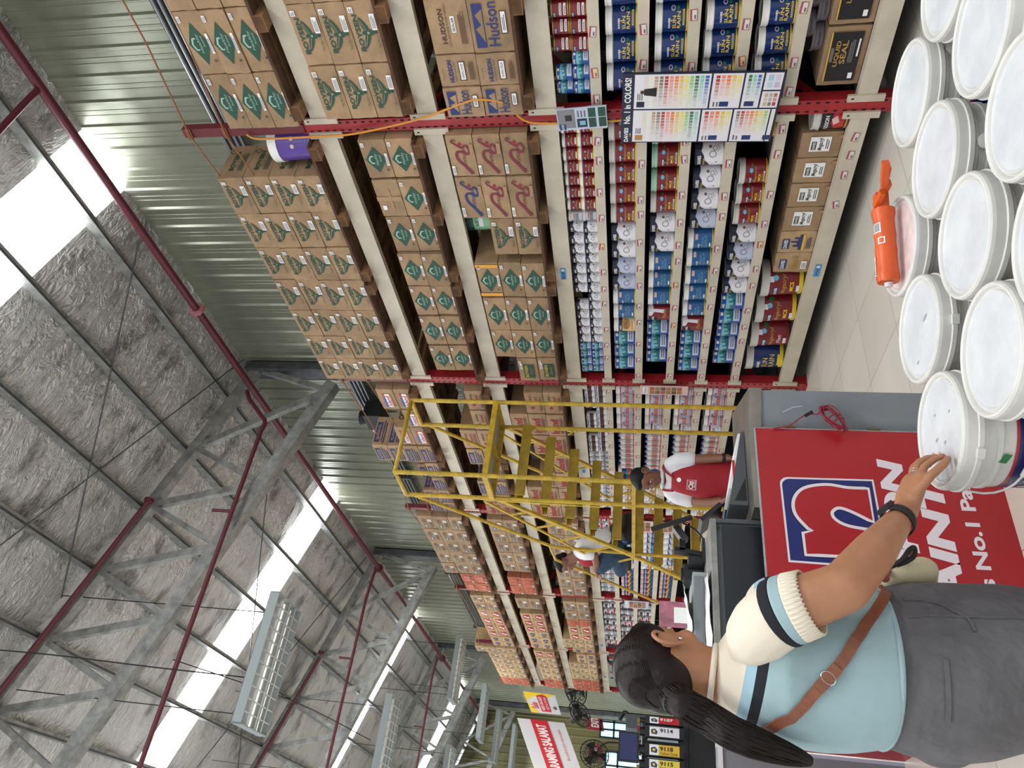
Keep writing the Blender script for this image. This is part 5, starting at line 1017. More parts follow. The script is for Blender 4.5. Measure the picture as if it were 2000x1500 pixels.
def grow(p, k):
    out = []; n = len(p)
    for i in range(n):
        a, b, c = p[i - 1], p[i], p[(i + 1) % n]; e1 = Vector((b[0] - a[0], b[1] - a[1])); e2 = Vector((c[0] - b[0], c[1] - b[1]))
        if e1.length < 1e-6 or e2.length < 1e-6: continue
        nrm = Vector((-e1.y, e1.x)).normalized() + Vector((-e2.y, e2.x)).normalized()
        if nrm.length < 1e-3: nrm = Vector((-e1.y, e1.x))
        nrm.normalize(); out.append((b[0] + nrm.x * k, b[1] + nrm.y * k))
    return out
d.poly(grow(outer, 0.016), 'sign_black', 2); d.poly(grow(outer, 0.013), 'sign_white', 3); d.poly(outer, 'sign_red', 4)
d.text('NIPPON', 0.985, 1.675, 0.355, 0.452, 'sign_white', 1, bold=0.05, shear=0.16); d.text('PAINT', 0.985, 1.60, 0.225, 0.322, 'sign_white', 1, bold=0.05, shear=0.16)
d.text("Japan's No.1 Paint", 0.90, 1.66, 0.105, 0.175, 'sign_white', 1, bold=0.03)
mb.deco(d, frontY(Y0, e=0.0005)); o = mb.build('printed_emblem', sg); o.location = -SO
# red cable bundle on the seam
mb = MB(); pts = smooth_pts([(1.802, 2.835, 0.845), (1.815, 2.83, 0.78), (1.85, 2.815, 0.73), (1.866, 2.81, 0.70)], 4); mb.tube(pts, 0.003, 'cable_red', 6)
pts = [(1.862, 2.806, 0.69), (1.858, 2.80, 0.665)]; rr = random.Random(3)
for k in range(7):
    c0 = Vector((1.835 + rr.uniform(-0.008, 0.008), 2.80 + rr.uniform(-0.014, 0.004), 0.605 + rr.uniform(-0.006, 0.006))); L = 0.068 + rr.uniform(-0.012, 0.012); W_ = 0.020 + rr.uniform(-0.006, 0.008); ang = rr.uniform(0.42, 0.72); e_ = (math.cos(ang), math.sin(ang))
    for t in range(17):
        a = 2 * PI * t / 16; u = L * math.cos(a); v = W_ * math.sin(a) * (1 + 0.3 * math.cos(a)); pts.append((c0.x + u * e_[0] - v * e_[1], c0.y + 0.003 * math.sin(2 * a + k), c0.z + u * e_[1] + v * e_[0]))
mb.tube(pts, 0.0026, 'cable_red', 5); mb.tube([(1.822, 2.795, 0.64), (1.85, 2.783, 0.605), (1.853, 2.79, 0.575)], 0.0035, 'cable_red', 6); mb.tube([(1.805, 2.795, 0.62), (1.83, 2.783, 0.59), (1.835, 2.79, 0.565)], 0.0035, 'cable_red', 6)
o = mb.build('cable'); tag(o, 'tied bundle of thin red cable hanging over the red sign board corner', 'cable'); mb = MB(); mb.bar((1.853, 2.808, 0.715), (1.870, 2.80, 0.685), 0.014, 0.014, 'black_plastic'); mb.build('connector', o)

# slanted desk behind the sign, brochures on it
mb = MB(); x0, x1, ya, yb = 1.517, 1.885, 3.0, 3.35; zl, zr = 1.022, 0.955
vs = [(x0, ya, 0.944), (x1, ya, 0.944), (x1, ya, zr), (x0, ya, zl), (x0, yb, 0.944), (x1, yb, 0.944), (x1, yb, zr), (x0, yb, zl)]
mb.add(vs, [(0, 1, 2, 3), (5, 4, 7, 6), (4, 0, 3, 7), (1, 5, 6, 2), (3, 2, 6, 7), (0, 4, 5, 1)], 'grey_dark'); mb.add([(x0 + 0.02, ya - 0.001, 0.95), (x0 + 0.13, ya - 0.001, 0.95), (x0 + 0.02, ya - 0.001, 1.0)], [(0, 1, 2)], 'black_plastic')
tag(mb.build('sloped_stand'), 'dark grey sloping stand on the counter top with papers on it', 'stand')
def slope(x): return zl + (zr - zl) * (x - x0) / (x1 - x0)
def sheetq(xa, xb, y0_, y1_, dz, th, m, name, lab, cat='paper', tilt=0.0):
    mb = MB(); vs = []
    for (x, y) in ((xa, y0_), (xb, y0_), (xb, y1_), (xa, y1_)): vs += [(x, y, slope(x) + dz + tilt * (y - y0_)), (x, y, slope(x) + dz + th + tilt * (y - y0_))]
    mb.add(vs, [(0, 2, 4, 6), (1, 3, 5, 7), (0, 1, 3, 2), (2, 3, 5, 4), (4, 5, 7, 6), (6, 7, 1, 0)], m); return mb
mb = sheetq(1.60, 1.88, 3.01, 3.22, 0.001, 0.012, 'paper', '', ''); mb.box(1.60, 1.74, 3.008, 3.012, slope(1.67) - 0.004, slope(1.67) + 0.006, 'label_red'); tag(mb.build('paper_stack'), 'stack of white paper sheets with a red-edged booklet on the sloping stand', 'paper')
mb = sheetq(1.525, 1.72, 3.23, 3.345, 0.001, 0.006, 'black_plastic', '', ''); mb.add([(1.53, 3.235, slope(1.53) + 0.0085), (1.715, 3.235, slope(1.715) + 0.0085), (1.715, 3.34, slope(1.715) + 0.0085), (1.53, 3.34, slope(1.53) + 0.0085)], [(0, 1, 2, 3)], 'screen_sky'); tag(mb.build('brochure'), 'glossy brochure with blue sky picture behind the paper stack', 'brochure')  # printed sky picture is no screen; its brightness is an added glow
# grey cabinet with black front panel
cb = tag(empty('machine_cabinet', (1.1, 2.98, 0)), 'grey paint machine cabinet with large black front panel behind the sign', 'cabinet'); MO = Vector((1.1, 2.98, 0))
mb = MB(); mb.box(0.86, 1.432, 2.985, 3.62, 0.0, 1.085, 'grey_dark'); o = mb.build('body', cb); o.location = -MO
mb = MB(); mb.box(0.85, 1.436, 2.975, 3.63, 1.085, 1.108, 'galv'); mb.box(1.418, 1.436, 2.972, 2.985, 0.2, 1.085, 'grey_dark'); o = mb.build('frame', cb); o.location = -MO
mb = MB(); mb.box(0.88, 1.405, 2.974, 2.985, 0.3, 1.062, 'black_panel'); o = mb.build('front_panel', cb); o.location = -MO; mb = MB(); mb.lathe([(0.006, 0), (0.006, -0.003), (0, -0.003)], 'black_plastic', 10, (1.395, 2.974, 1.075), 'y'); o = mb.build('screw', cb); o.location = -MO
ZT = 1.1085
def quad_paper(p, name, lab, m='paper', cat='paper', crumple=0.0):
    mb = MB(); n = 6; vs = []; rr = random.Random(9)
    for i in range(n + 1):
        for j in range(n + 1):
            u, v = i / n, j / n; a = [p[0][k] * (1 - u) * (1 - v) + p[1][k] * u * (1 - v) + p[2][k] * u * v + p[3][k] * (1 - u) * v for k in range(3)]; a[2] += rr.uniform(0, crumple); vs.append(tuple(a))
    mb.add(vs, [(i * (n + 1) + j, (i + 1) * (n + 1) + j, (i + 1) * (n + 1) + j + 1, i * (n + 1) + j + 1) for i in range(n) for j in range(n)], m, True); o = mb.build(name); md = o.modifiers.new('s', 'SOLIDIFY'); md.thickness = 0.001; md.offset = 1; return tag(o, lab, cat)
quad_paper([(0.90, 3.0, ZT + 0.002), (1.22, 3.0, ZT + 0.004), (1.25, 3.2, ZT + 0.002), (0.92, 3.22, ZT + 0.002)], 'paper_sheet', 'crumpled white paper sheet on the edge of the black-fronted cabinet', crumple=0.012)
mb = MB(); mb.box(0.98, 1.31, 3.26, 3.52, ZT, ZT + 0.055, 'lamp_housing'); mb.box(1.0, 1.29, 3.255, 3.27, ZT + 0.01, ZT + 0.05, 'grey_paint'); tag(mb.build('printer'), 'flat light grey printer on the cabinet top beside the paper', 'printer')
quad_paper([(1.05, 3.23, ZT + 0.058), (1.24, 3.23, ZT + 0.09), (1.22, 3.42, ZT + 0.075), (1.02, 3.44, ZT + 0.058)], 'paper_sheet', 'bent white paper sheet lying over the light grey printer', crumple=0.01)
mb = MB(); mb.lathe([(0.045, 0), (0.045, 0.07), (0, 0.07)], 'black_plastic', 20, (1.39, 3.33, ZT + 0.0)); tag(mb.build('tape_drum'), 'short black drum standing on the cabinet top corner', 'drum')
for i, (x, y, z, s) in enumerate(((1.335, 3.36, 0.0, 0.075), (1.28, 3.57, 0.0, 0.06), (1.20, 3.58, 0.0, 0.06), (1.345, 3.45, 0.0, 0.06))):
    mb = MB(); mb.box(x - s / 2, x + s / 2, y - s / 2, y + s / 2, ZT, ZT + s * 1.2, 'black_plastic'); mb.box(x - s * 0.3, x + s * 0.3, y - s * 0.3, y + s * 0.3, ZT + s * 1.2, ZT + s * 1.35, 'black_rubber'); tag(mb.build('black_box'), 'small black plastic box on the cabinet top, %s from the drum' % ORD[i], 'box', 'black boxes on the cabinet')
# swivel monitor seen from its edge and back
mn = tag(empty('monitor', (1.45, 3.32, ZT)), 'black swivel monitor seen edge-on above the grey cabinet', 'monitor'); NO = Vector((1.45, 3.32, ZT))
mb = MB(); mb.bar((1.525, 3.30, 1.345), (1.592, 3.30, 1.15), 0.022, 0.022, 'black_plastic') if 0 else None
e1 = Vector((1.592, 3.12, 1.165)) - Vector((1.522, 3.12, 1.345)); L = e1.length; e1.normalize(); hy = 0.17
VW = Vector((0.425, 0.905, -0.02)).normalized(); n_ = e1.cross(VW).normalized()
c0 = Vector((1.557, 3.30, 1.255)); vs = []
for a in (-L / 2, L / 2):
    for b in (-hy, hy):
        for t in (-0.011, 0.011): vs.append(tuple(c0 + e1 * a + VW * b + n_ * t))
mb.add(vs, [(0, 1, 3, 2), (4, 6, 7, 5), (0, 4, 5, 1), (2, 3, 7, 6), (0, 2, 6, 4), (1, 5, 7, 3)], 'black_plastic'); o = mb.build('screen', mn); o.location = -NO
mb = MB(); mb.bar(c0 + Vector((-0.02, 0, -0.02)), (1.47, 3.30, 1.19), 0.05, 0.03, 'grey_dark'); mb.bar((1.425, 3.30, 1.24), (1.405, 3.30, 1.112), 0.04, 0.02, 'black_plastic'); mb.bar((1.475, 3.30, 1.205), (1.42, 3.30, 1.205), 0.04, 0.025, 'black_plastic'); mb.box(1.35, 1.46, 3.23, 3.30, ZT, ZT + 0.012, 'black_plastic'); o = mb.build('stand', mn); o.location = -NO
mb = MB(); mb.tube(smooth_pts([(1.56, 3.30, 1.2), (1.53, 3.29, 1.15), (1.48, 3.28, 1.112)], 4), 0.004, 'cable_black', 5); o = mb.build('cable', mn); o.location = -NO
mb = MB(); mb.bar((1.60, 3.42, 1.115), (1.69, 3.42, 1.02), 0.17, 0.02, 'black_plastic', (1, 0, 0.4)); tag(mb.build('keyboard'), 'black keyboard tilted against the counter beside the monitor', 'keyboard')
mb = MB(); mb.box(1.58, 1.70, 3.36, 3.50, 0.944, 1.0, 'grey_dark'); tag(mb.build('keyboard_rest'), 'dark block under the tilted black keyboard', 'stand')
# magazines standing on the cabinet
mb = MB(); mb.box(1.10, 1.215, 3.39, 3.395, ZT, 1.305, 'poster_pink'); mb.box(1.12, 1.19, 3.388, 3.39, 1.18, 1.24, 'paper'); mb.box(1.10, 1.215, 3.3885, 3.39, ZT, 1.17, 'poster_rust'); mb.box(1.16, 1.215, 3.388, 3.3885, ZT, 1.17, 'poster_grey'); tag(mb.build('magazine'), 'pink and grey magazine standing upright behind the printer', 'magazine')

# ================================================================== tinting counter at the left
tc_ = tag(empty('tinting_counter', (0.5, 4.6, 0)), 'grey counter with white top under the tinting machine', 'counter'); TO = Vector((0.5, 4.6, 0))
mb = MB(); mb.box(-0.6, 0.862, 4.61, 5.4, 0.0, 0.93, 'grey_paint'); o = mb.build('cabinet', tc_); o.location = -TO
mb = MB(); mb.box(0.850, 0.866, 4.606, 4.61, 0.0, 0.93, 'label_lilac'); o = mb.build('edge_strip', tc_); o.location = -TO
mb = MB(); mb.box(0.872, 1.34, 3.68, 4.60, 0.0, 0.90, 'sign_red'); rbx = mb.build('red_cabinet'); tag(rbx, 'plain red cabinet standing between the grey machine cabinet and the tinting counter', 'cabinet'); mb = MB(); mb.box(0.87, 1.345, 3.675, 4.602, 0.90, 0.925, 'grey_edge'); mb.build('top', rbx)
mb = MB(); mb.box(-0.6, 0.868, 4.59, 5.42, 0.93, 0.955, 'label_white'); o = mb.build('counter_top', tc_); o.location = -TO
tm = tag(empty('tinting_machine', (0.62, 4.87, 0.955)), 'black paint tinting machine with numbered colourant canisters', 'machine'); TM = Vector((0.6, 4.7, 0.955))
def tpart(mb, name, par=None):
    o = mb.build(name, par or tm)
    if not par: o.location = -TM
    return o
mb = MB(); mb.box(0.30, 1.0, 4.56, 5.2, 0.955, 1.10, 'black_plastic'); mb.box(0.30, 1.0, 4.62, 5.2, 1.10, 1.36, 'grey_dark'); tpart(mb, 'base')
canl = [(0.955, '9107', 'label_red', 'paper', 0.02), (0.895, '9114', 'label_white', 'ink_black', 0.03), (0.80, '9118', 'ink_yellow', 'ink_black', 0.032), (0.725, '9115', 'lid_yellow', 'ink_black', 0.03), (0.65, '9112', 'label_white', 'ink_black', 0.03)]
for x, num, bm_, tm_, hw in canl:
    mb = MB(); mb.box(x - hw, x + hw, 4.5, 4.56, 1.13, 1.345, 'black_plastic'); mb.lathe([(hw * 0.8, 0), (hw * 0.8, 0.03), (0, 0.03)], 'black_plastic', 12, (x, 4.53, 1.345)); c1 = tpart(mb, 'canister')
    mb = MB(); d = Deco(); d.rect(-hw * 0.85, hw * 0.85, 1.155, 1.27, bm_, 0); d.rect(-hw * 0.85, hw * 0.85, 1.27, 1.32, 'paper', 0); d.poly([(-hw * 0.5, 1.28), (0, 1.275), (hw * 0.5, 1.29), (hw * 0.3, 1.312), (-hw * 0.4, 1.31)], 'ink_navy', 1); d.disc(0, 1.295, hw * 0.25, 'label_yellow', 2, 6)
    d.text(num, -hw * 0.1, hw * 0.6, 1.19, 1.262, tm_, 1, bold=0.03, rot=True)
    if num in ('9118', '9115'): d.text('Yellow Oxide' if num == '9118' else 'Bright Yellow', -hw * 0.7, -hw * 0.25, 1.165, 1.262, tm_, 1, rot=True)
    mb.deco(d, frontY(4.4995, xc=x, e=0.0006)); tpart(mb, 'canister_label', c1)
    mb = MB(); mb.box(x - hw - 0.016, x - hw - 0.004, 4.52, 4.56, 1.16, 1.33, 'lamp_housing'); tpart(mb, 'guide_rail')
mb = MB()
for k in range(9): mb.box(0.62 + 0.04 * k, 0.64 + 0.04 * k, 4.52, 4.60, 1.375, 1.39, 'cable_red' if k % 2 else 'brass')
tpart(mb, 'valve_row')
mb = MB(); mb.box(0.98, 1.06, 4.95, 5.3, 0.955, 1.46, 'grey_dark'); mb.tube(smooth_pts([(1.06, 5.0, 1.44), (1.08, 5.0, 1.47), (1.03, 5.0, 1.5)], 4), 0.012, 'black_plastic', 8); mb.v = [(a + 0.03, b + 0.17, c_) for a, b, c_ in mb.v]; tag(mb.build('machine_housing'), 'tall grey machine housing beside the tinting canisters', 'machine')
mo = tag(empty('monitor', (0.82, 4.67, 1.37)), 'flat monitor with plain dark blue screen above the tinting canisters', 'monitor')
A_, B_, C_, D_ = (0.866, 4.5, 1.482), (0.74, 4.5, 1.484), (0.723, 4.5, 1.380), (0.846, 4.5, 1.393)
mb = MB(); mb.box(0.715, 0.872, 4.502, 4.52, 1.378, 1.492, 'black_plastic'); o = mb.build('case', mo); o.location = (-0.79, -4.50, -1.37)
mb = MB(); mb.add([(0.725, 4.5, 1.388), (0.862, 4.5, 1.388), (0.862, 4.5, 1.482), (0.725, 4.5, 1.482)], [(0, 1, 2, 3)], 'screen_blue'); o = mb.build('screen', mo); o.location = (-0.79, -4.50, -1.37)
mb = MB(); mb.box(0.78, 0.81, 4.52, 4.62, 1.36, 1.44, 'black_plastic'); o = mb.build('mount', mo); o.location = (-0.79, -4.50, -1.37)

# ================================================================== rolling ladder
lad = tag(empty('rolling_ladder', (3.18, 6.5, 0)), 'yellow rolling platform ladder with guard rails and wide steps', 'ladder'); LO = Vector((3.18, 6.5, 0))
def lp(mb, name):
    o = mb.build(name, lad); o.location = -LO; return o
xl, xr, yf, yb = 2.833, 3.55, 5.29, 5.69; ZP = 2.64; ZG = 3.40; TR = 0.019
corner = {'a': (xr, yf), 'b': (xr, yb), 'g': (xl, yf), 'd': (xl, yb)}
for n, (x, y) in corner.items():
    mb = MB(); mb.tube([(x, y, 0.12), (x, y, ZG)], TR, 'yellow_paint', 10); lp(mb, 'upright_tube')
mb = MB(); mb.tube([(xl, yb, ZG), (xl, yf, ZG), (xr, yf, ZG), (xr, yb, ZG)], TR, 'yellow_paint', 10); lp(mb, 'guard_rail')
mb = MB()
for p, q in (((xl, yf, ZP), (xr, yf, ZP)), ((xl, yb, ZP), (xr, yb, ZP)), ((xl, yf, ZP), (xl, yb, ZP)), ((xr, yf, ZP), (xr, yb, ZP))): mb.bar(p, q, 0.035, 0.045, 'yellow_paint')
mb.bar(((xl + xr) / 2, yf, ZP), ((xl + xr) / 2, yb, ZP), 0.02, 0.03, 'yellow_paint'); lp(mb, 'platform_frame')
mb = MB(); mb.box(xl, xr, yf, yb, ZP + 0.012, ZP + 0.018, 'expanded'); lp(mb, 'platform_deck')
steps = [(5.70, 2.44), (5.90, 2.245), (6.10, 2.045), (6.30, 1.845), (6.50, 1.645), (6.76, 1.445), (7.02, 1.255), (7.25, 1.06), (7.45, 0.87), (7.65, 0.68), (7.85, 0.49), (8.05, 0.30)]
for y, z in steps:
    mb = MB(); mb.box(xl + 0.01, xr - 0.01, y - 0.075, y + 0.075, z - 0.012, z, 'yellow_step'); mb.box(xl + 0.01, xr - 0.01, y - 0.079, y - 0.067, z - 0.085, z, 'yellow_step'); mb.box(xl + 0.01, xr - 0.01, y + 0.065, y + 0.075, z - 0.05, z - 0.012, 'yellow_step'); lp(mb, 'step')
for x in (xl, xr):
    mb = MB(); mb.bar((x, yb, 2.60), (x, 6.80, 1.40), 0.025, 0.04, 'yellow_paint'); mb.bar((x, 6.80, 1.40), (x, 8.15, 0.12), 0.025, 0.04, 'yellow_paint'); mb.bar((x, yb + 0.05, 2.72), (x, 7.0, 1.72), 0.016, 0.02, 'yellow_paint')
    for k in range(6): t = k / 5; mb.bar((x, yb + 0.05 + (7.0 - yb - 0.05) * t, 2.72 - 1.0 * t), (x, yb + 0.02 + (6.80 - yb) * t * 0.97, 2.58 - 1.16 * t), 0.012, 0.02, 'yellow_paint')
    lp(mb, 'stringer')
    mb = MB(); mb.tube([(x, yb, ZG - 0.06), (x, 6.62, 2.23), (x, 6.66, 2.12), (x, 6.70, 1.40)], 0.016, 'yellow_paint', 8); mb.tube([(x, 6.70, 1.42), (x, 6.75, 0.12)], 0.017, 'yellow_paint', 8); mb.tube([(x, 6.62, 2.23), (x, 6.95, 2.20), (x, 8.1, 1.05), (x, 8.12, 0.2)], 0.014, 'yellow_paint', 8) if x == xl else None; lp(mb, 'handrail')
    mb = MB(); mb.bar((x, yf, 0.16), (x, 8.15, 0.16), 0.04, 0.04, 'yellow_paint'); (mb.bar((x, yf, 1.45), (x, 6.80, 1.45), 0.03, 0.03, 'yellow_paint') if x == xl else None); lp(mb, 'side_frame')
mb = MB(); mb.bar((xl, yf, 0.16), (xr, yf, 0.16), 0.04, 0.04, 'yellow_paint'); mb.bar((xl, 6.78, 1.43), (xr, 6.78, 1.43), 0.03, 0.03, 'yellow_paint'); lp(mb, 'cross_bar')
for (x, y) in ((xl, yf), (xr, yf), (xl, 8.15), (xr, 8.15)):
    mb = MB(); mb.lathe([(0, -0.018), (0.06, -0.018), (0.06, 0.018), (0, 0.018)], 'black_rubber', 16, (x, y, 0.06), 'x'); mb.bar((x, y, 0.06), (x, y, 0.14), 0.05, 0.02, 'galv'); lp(mb, 'caster')
mb = MB(); mb.tube(smooth_pts([(xr - 0.02, yb, 2.05), (3.50, 5.66, 2.0), (3.46, 5.64, 2.03), (3.52, 5.67, 1.98), (3.45, 5.6, 1.95)], 4), 0.006, 'lid_yellow', 5); tag(mb.build('rope'), 'frayed yellow rope end tied on the ladder upright near the rack', 'rope')
mb = MB(); mb.tube([(xl - 0.024, yb, 2.6), (xl - 0.026, yb + 0.02, 1.7)], 0.004, 'lid_yellow', 5); tag(mb.build('rope'), 'thin yellow rope hanging down the aisle-side ladder upright', 'rope')

# ================================================================== ceiling lamps, pipes, cables
def louver_lamp():
    r = empty('louver_lamp'); L, Wd, H = 1.26, 0.62, 0.10; t = 0.012
    mb = MB()
    mb.box(-L / 2, L / 2, -Wd / 2, -Wd / 2 + t, 0, H, 'lamp_housing'); mb.box(-L / 2, L / 2, Wd / 2 - t, Wd / 2, 0, H, 'lamp_housing'); mb.box(-L / 2, -L / 2 + t, -Wd / 2, Wd / 2, 0, H, 'lamp_housing'); mb.box(L / 2 - t, L / 2, -Wd / 2, Wd / 2, 0, H, 'lamp_housing'); mb.box(-L / 2, L / 2, -Wd / 2, Wd / 2, H - 0.008, H, 'lamp_housing'); a = mb.build('housing', r)
    mb = MB()
    for k in range(1, 4): y = -Wd / 2 + Wd * k / 4; mb.add([(-L / 2, y - 0.012, 0.0), (L / 2, y - 0.012, 0.0), (L / 2, y, 0.045), (-L / 2, y, 0.045), (-L / 2, y + 0.012, 0.0), (L / 2, y + 0.012, 0.0)], [(0, 1, 2, 3), (3, 2, 5, 4), (0, 4, 5, 1)], 'lamp_louver')
    for k in range(1, 11): x = -L / 2 + L * k / 11; mb.add([(x - 0.006, -Wd / 2, 0.004), (x - 0.006, Wd / 2, 0.004), (x, Wd / 2, 0.045), (x, -Wd / 2, 0.045), (x + 0.006, -Wd / 2, 0.004), (x + 0.006, Wd / 2, 0.004)], [(0, 1, 2, 3), (3, 2, 5, 4), (0, 4, 5, 1)], 'lamp_louver')
    b = mb.build('louver', r)
    mb = MB()
    for k in range(3): y = -Wd / 3 + Wd / 3 * k; mb.tube([(-L / 2 + 0.03, y, 0.065), (L / 2 - 0.03, y, 0.065)], 0.013, 'tube', 8)
    c_ = mb.build('fluorescent_tube', r); mb = MB()
    for x in (-0.5, 0.5): mb.tube([(x, 0, H), (x + 0.02, 0.02, H + 2.6)], 0.006, 'cable_black', 5)
    e_ = mb.build('hanging_chain', r); return proto(r, [a, b, c_, e_])
ll = louver_lamp()
LP = [(1.74, 7.40, 5.0, 'nearest large louvered ceiling lamp hanging on chains'), (1.80, 11.85, 5.0, 'second louvered ceiling lamp behind the nearest one'), (3.90, 15.75, 5.0, 'louvered lamp hanging above the fourth bay of the rack'), (3.80, 19.2, 5.0, 'pale louvered lamp behind the lamp near the wall'), (3.72, 21.6, 5.0, 'farthest but one louvered lamp by the trusses'), (1.9, 16.3, 5.0, 'louvered lamp at the lower border, third along the aisle'), (4.0, 24.8, 5.0, 'farthest small louvered lamp')]
FILL_LAMPS = [(-1.8, 2.0), (-1.8, 6.5), (-1.8, 11.5), (0.3, 0.6), (2.2, 0.4)]  # unseen lamps, added only to give the hall general fill light
def lamp_light(x, y, z, p=None):
    ld = bpy.data.lights.new('lamp_light', 'AREA'); ld.shape = 'RECTANGLE'; ld.size = 1.15; ld.size_y = 0.5; ld.energy = p or LAMP_POWER; ld.color = (1.0, 0.97, 0.92)
    lo = bpy.data.objects.new('lamp_light', ld); C.objects.link(lo); lo.location = (x, y, z - 0.01); return lo
for x, y, z, lab in LP:
    place(ll, (x, y, z), 0, label=lab, cat='lamp', group='louvered lamps'); lamp_light(x, y, z)
for x, y in FILL_LAMPS:
    place(ll, (x, y, 5.0), 0, label='unseen louvered ceiling lamp added to fill the hall with light', cat='lamp', group='added louvered lamps out of view'); lamp_light(x, y, 5.0)
# sprinkler main along the wall and its branches
KX = 5.05; mz = 1.4 + KX * 0.974
mb = MB(); mb.tube([(KX, YN, mz), (KX, FARY, mz)], 0.042, 'pipe_red', 12)
for y in (KX * 1.152, 13.35, 19.4): mb.lathe([(0.042, -0.02), (0.085, -0.018), (0.085, 0.018), (0.042, 0.02)], 'pipe_flange' if y < 7 else 'pipe_red', 14, (KX, y, mz), 'y')
o = mb.build('sprinkler_main_pipe'); tag(o, 'dark red sprinkler main pipe with flanges running along the wall under the roof', 'pipe')
for i, (y, x0_) in enumerate(((3.05, 5.0), (7.26, 4.95), (13.2, 4.95), (18.9, 4.95))):
    mb = MB(); z0_ = mz - 0.02; zt = 6.33 if i == 0 else 6.25
    dz = -0.44 if i == 1 else 0.0; pts = [(x0_, y, mz)] + smooth_pts([(x0_ - 0.12, y, mz + 0.02 + dz * 0.2), (x0_ - 0.34, y, mz + 0.04 + dz * 0.75), (x0_ - 0.45, y, mz + 0.05 + dz), (x0_ - 0.60, y, mz + 0.06 + dz)], 4)
    mb.tube(pts + [(-3.0, y, mz + 0.07 + dz)], 0.026, 'pipe_red', 10)
    xx = 3.3; mb.tube([(xx, y, mz + 0.07 + dz), (xx, y, mz + 0.30 + dz)], 0.02, 'pipe_red', 8)
    tag(mb.build('sprinkler_branch_pipe'), 'red sprinkler branch pipe rising under the roof, %s from the camera' % ORD[i], 'pipe', 'branch pipes')
for i, y in enumerate((7.36, 13.42)):
    mb = MB(); mb.tube([(3.40 if i == 0 else 3.32, y - 0.06, roofz(3.4, -0.20)), (-2, y - 0.06, roofz(-2, -0.24))], 0.03, 'pipe_red', 10); mb.lathe([(0, -0.03), (0.055, -0.02), (0.055, 0.02), (0, 0.03)], 'pipe_red', 12, (3.40, y - 0.06, roofz(3.4, -0.20)), 'x')
    tag(mb.build('capped_pipe'), 'capped red pipe along the upper chord of the %s roof truss' % ('nearest', 'second')[i], 'pipe', 'capped pipes')
def cable(pts, lab, r=0.007):
    mb = MB(); mb.tube(smooth_pts(pts, 5), r, 'cable_black', 5); tag(mb.build('cable'), lab, 'cable')
cable([(1.35, 6.2, 7.85), (1.45, 6.6, 6.9), (1.5, 6.95, 6.0), (1.55, 7.25, 5.15)], 'black cable dropping from the roof to the nearest louvered lamp')
cable([(1.8, 7.9, 6.4), (1.8, 9.5, 5.6), (1.75, 11.4, 5.15)], 'black cable running from the nearest lamp to the second lamp')
mb = MB(); mb.box(5.1, 5.35, 8.0, 8.35, 4.82, 5.05, 'fan_black'); mb.lathe([(0.08, 0), (0.1, 0.1), (0, 0.1)], 'fan_black', 12, (5.2, 8.2, 5.05)); tag(mb.build('wall_speaker'), 'black box speaker on the wall beside the end of the nearest truss', 'speaker')

# ================================================================== far end of the hall
def window(n, x0, x1, z0, z1, cols_, rows_):
    r = tag(empty('window_%d' % n, ((x0 + x1) / 2, FARY, z0)), kind='structure'); off = Vector((-(x0 + x1) / 2, -FARY, -z0)); mb = MB(); t = 0.05
    for (a, b, c_, e) in ((x0, x1, z0, z0 + t), (x0, x1, z1 - t, z1)): mb.box(a, b, FARY - 0.06, FARY + 0.02, c_, e, 'frame_dark')
    for k in range(cols_ + 1): x = x0 + (x1 - x0) * k / cols_; mb.box(x - t / 2, x + t / 2, FARY - 0.06, FARY + 0.02, z0, z1, 'frame_dark')
    zb = z1 - (z1 - z0) * 0.28; mb.box(x0, x1, FARY - 0.06, FARY + 0.02, zb - 0.03, zb + 0.03, 'frame_dark')
    o = mb.build('window_frame', r); o.location = off; mb = MB(); mb.box(x0 + 0.02, x1 - 0.02, FARY + 0.0, FARY + 0.008, z0 + 0.02, z1 - 0.02, 'glass_sky'); o = mb.build('window_pane', r); o.location = off
window(11, *WINS[0], 4, 2); window(12, *WINS[1], 4, 2)
def flat_sign(name, pts, items, lab, cat='sign', th=0.02):
    """a board hung in the hall: pts = top-left, top-right, bottom-right, bottom-left"""
    p = [Vector(q) for q in pts]; n = (p[1] - p[0]).cross(p[3] - p[0]).normalized() * th; mb = MB()
    mb.add([tuple(q) for q in p] + [tuple(q + n) for q in p], [(0, 1, 2, 3), (7, 6, 5, 4), (0, 4, 5, 1), (1, 5, 6, 2), (2, 6, 7, 3), (3, 7, 4, 0)], items[0]); d = Deco()
    items[1](d)
    def fn(u, v, l): a = p[3] * (1 - u) * (1 - v) + p[2] * u * (1 - v) + p[1] * u * v + p[0] * (1 - u) * v; return tuple(a - n.normalized() * 0.004 * (l + 1))
    mb.deco(d, fn); return tag(mb.build(name), lab, cat)
flat_sign('exit_sign', [(5.16, 26.97, 2.97), (5.60, 26.97, 3.05), (5.60, 26.97, 2.50), (5.13, 26.97, 2.41)], ('exit_red', lambda d: d.text('EXIT', 0.2, 0.85, 0.28, 0.72, 'paper', 1, bold=0.03)), 'dark red exit sign on the far wall above the window')
flat_sign('exit_sign', [(4.30, 26.97, 2.88), (4.72, 26.97, 2.92), (4.70, 26.97, 2.48), (4.28, 26.97, 2.42)], ('exit_red', lambda d: d.text('EXIT', 0.2, 0.85, 0.28, 0.72, 'paper', 1, bold=0.03)), 'faded red exit sign partly behind the lower wall fan')
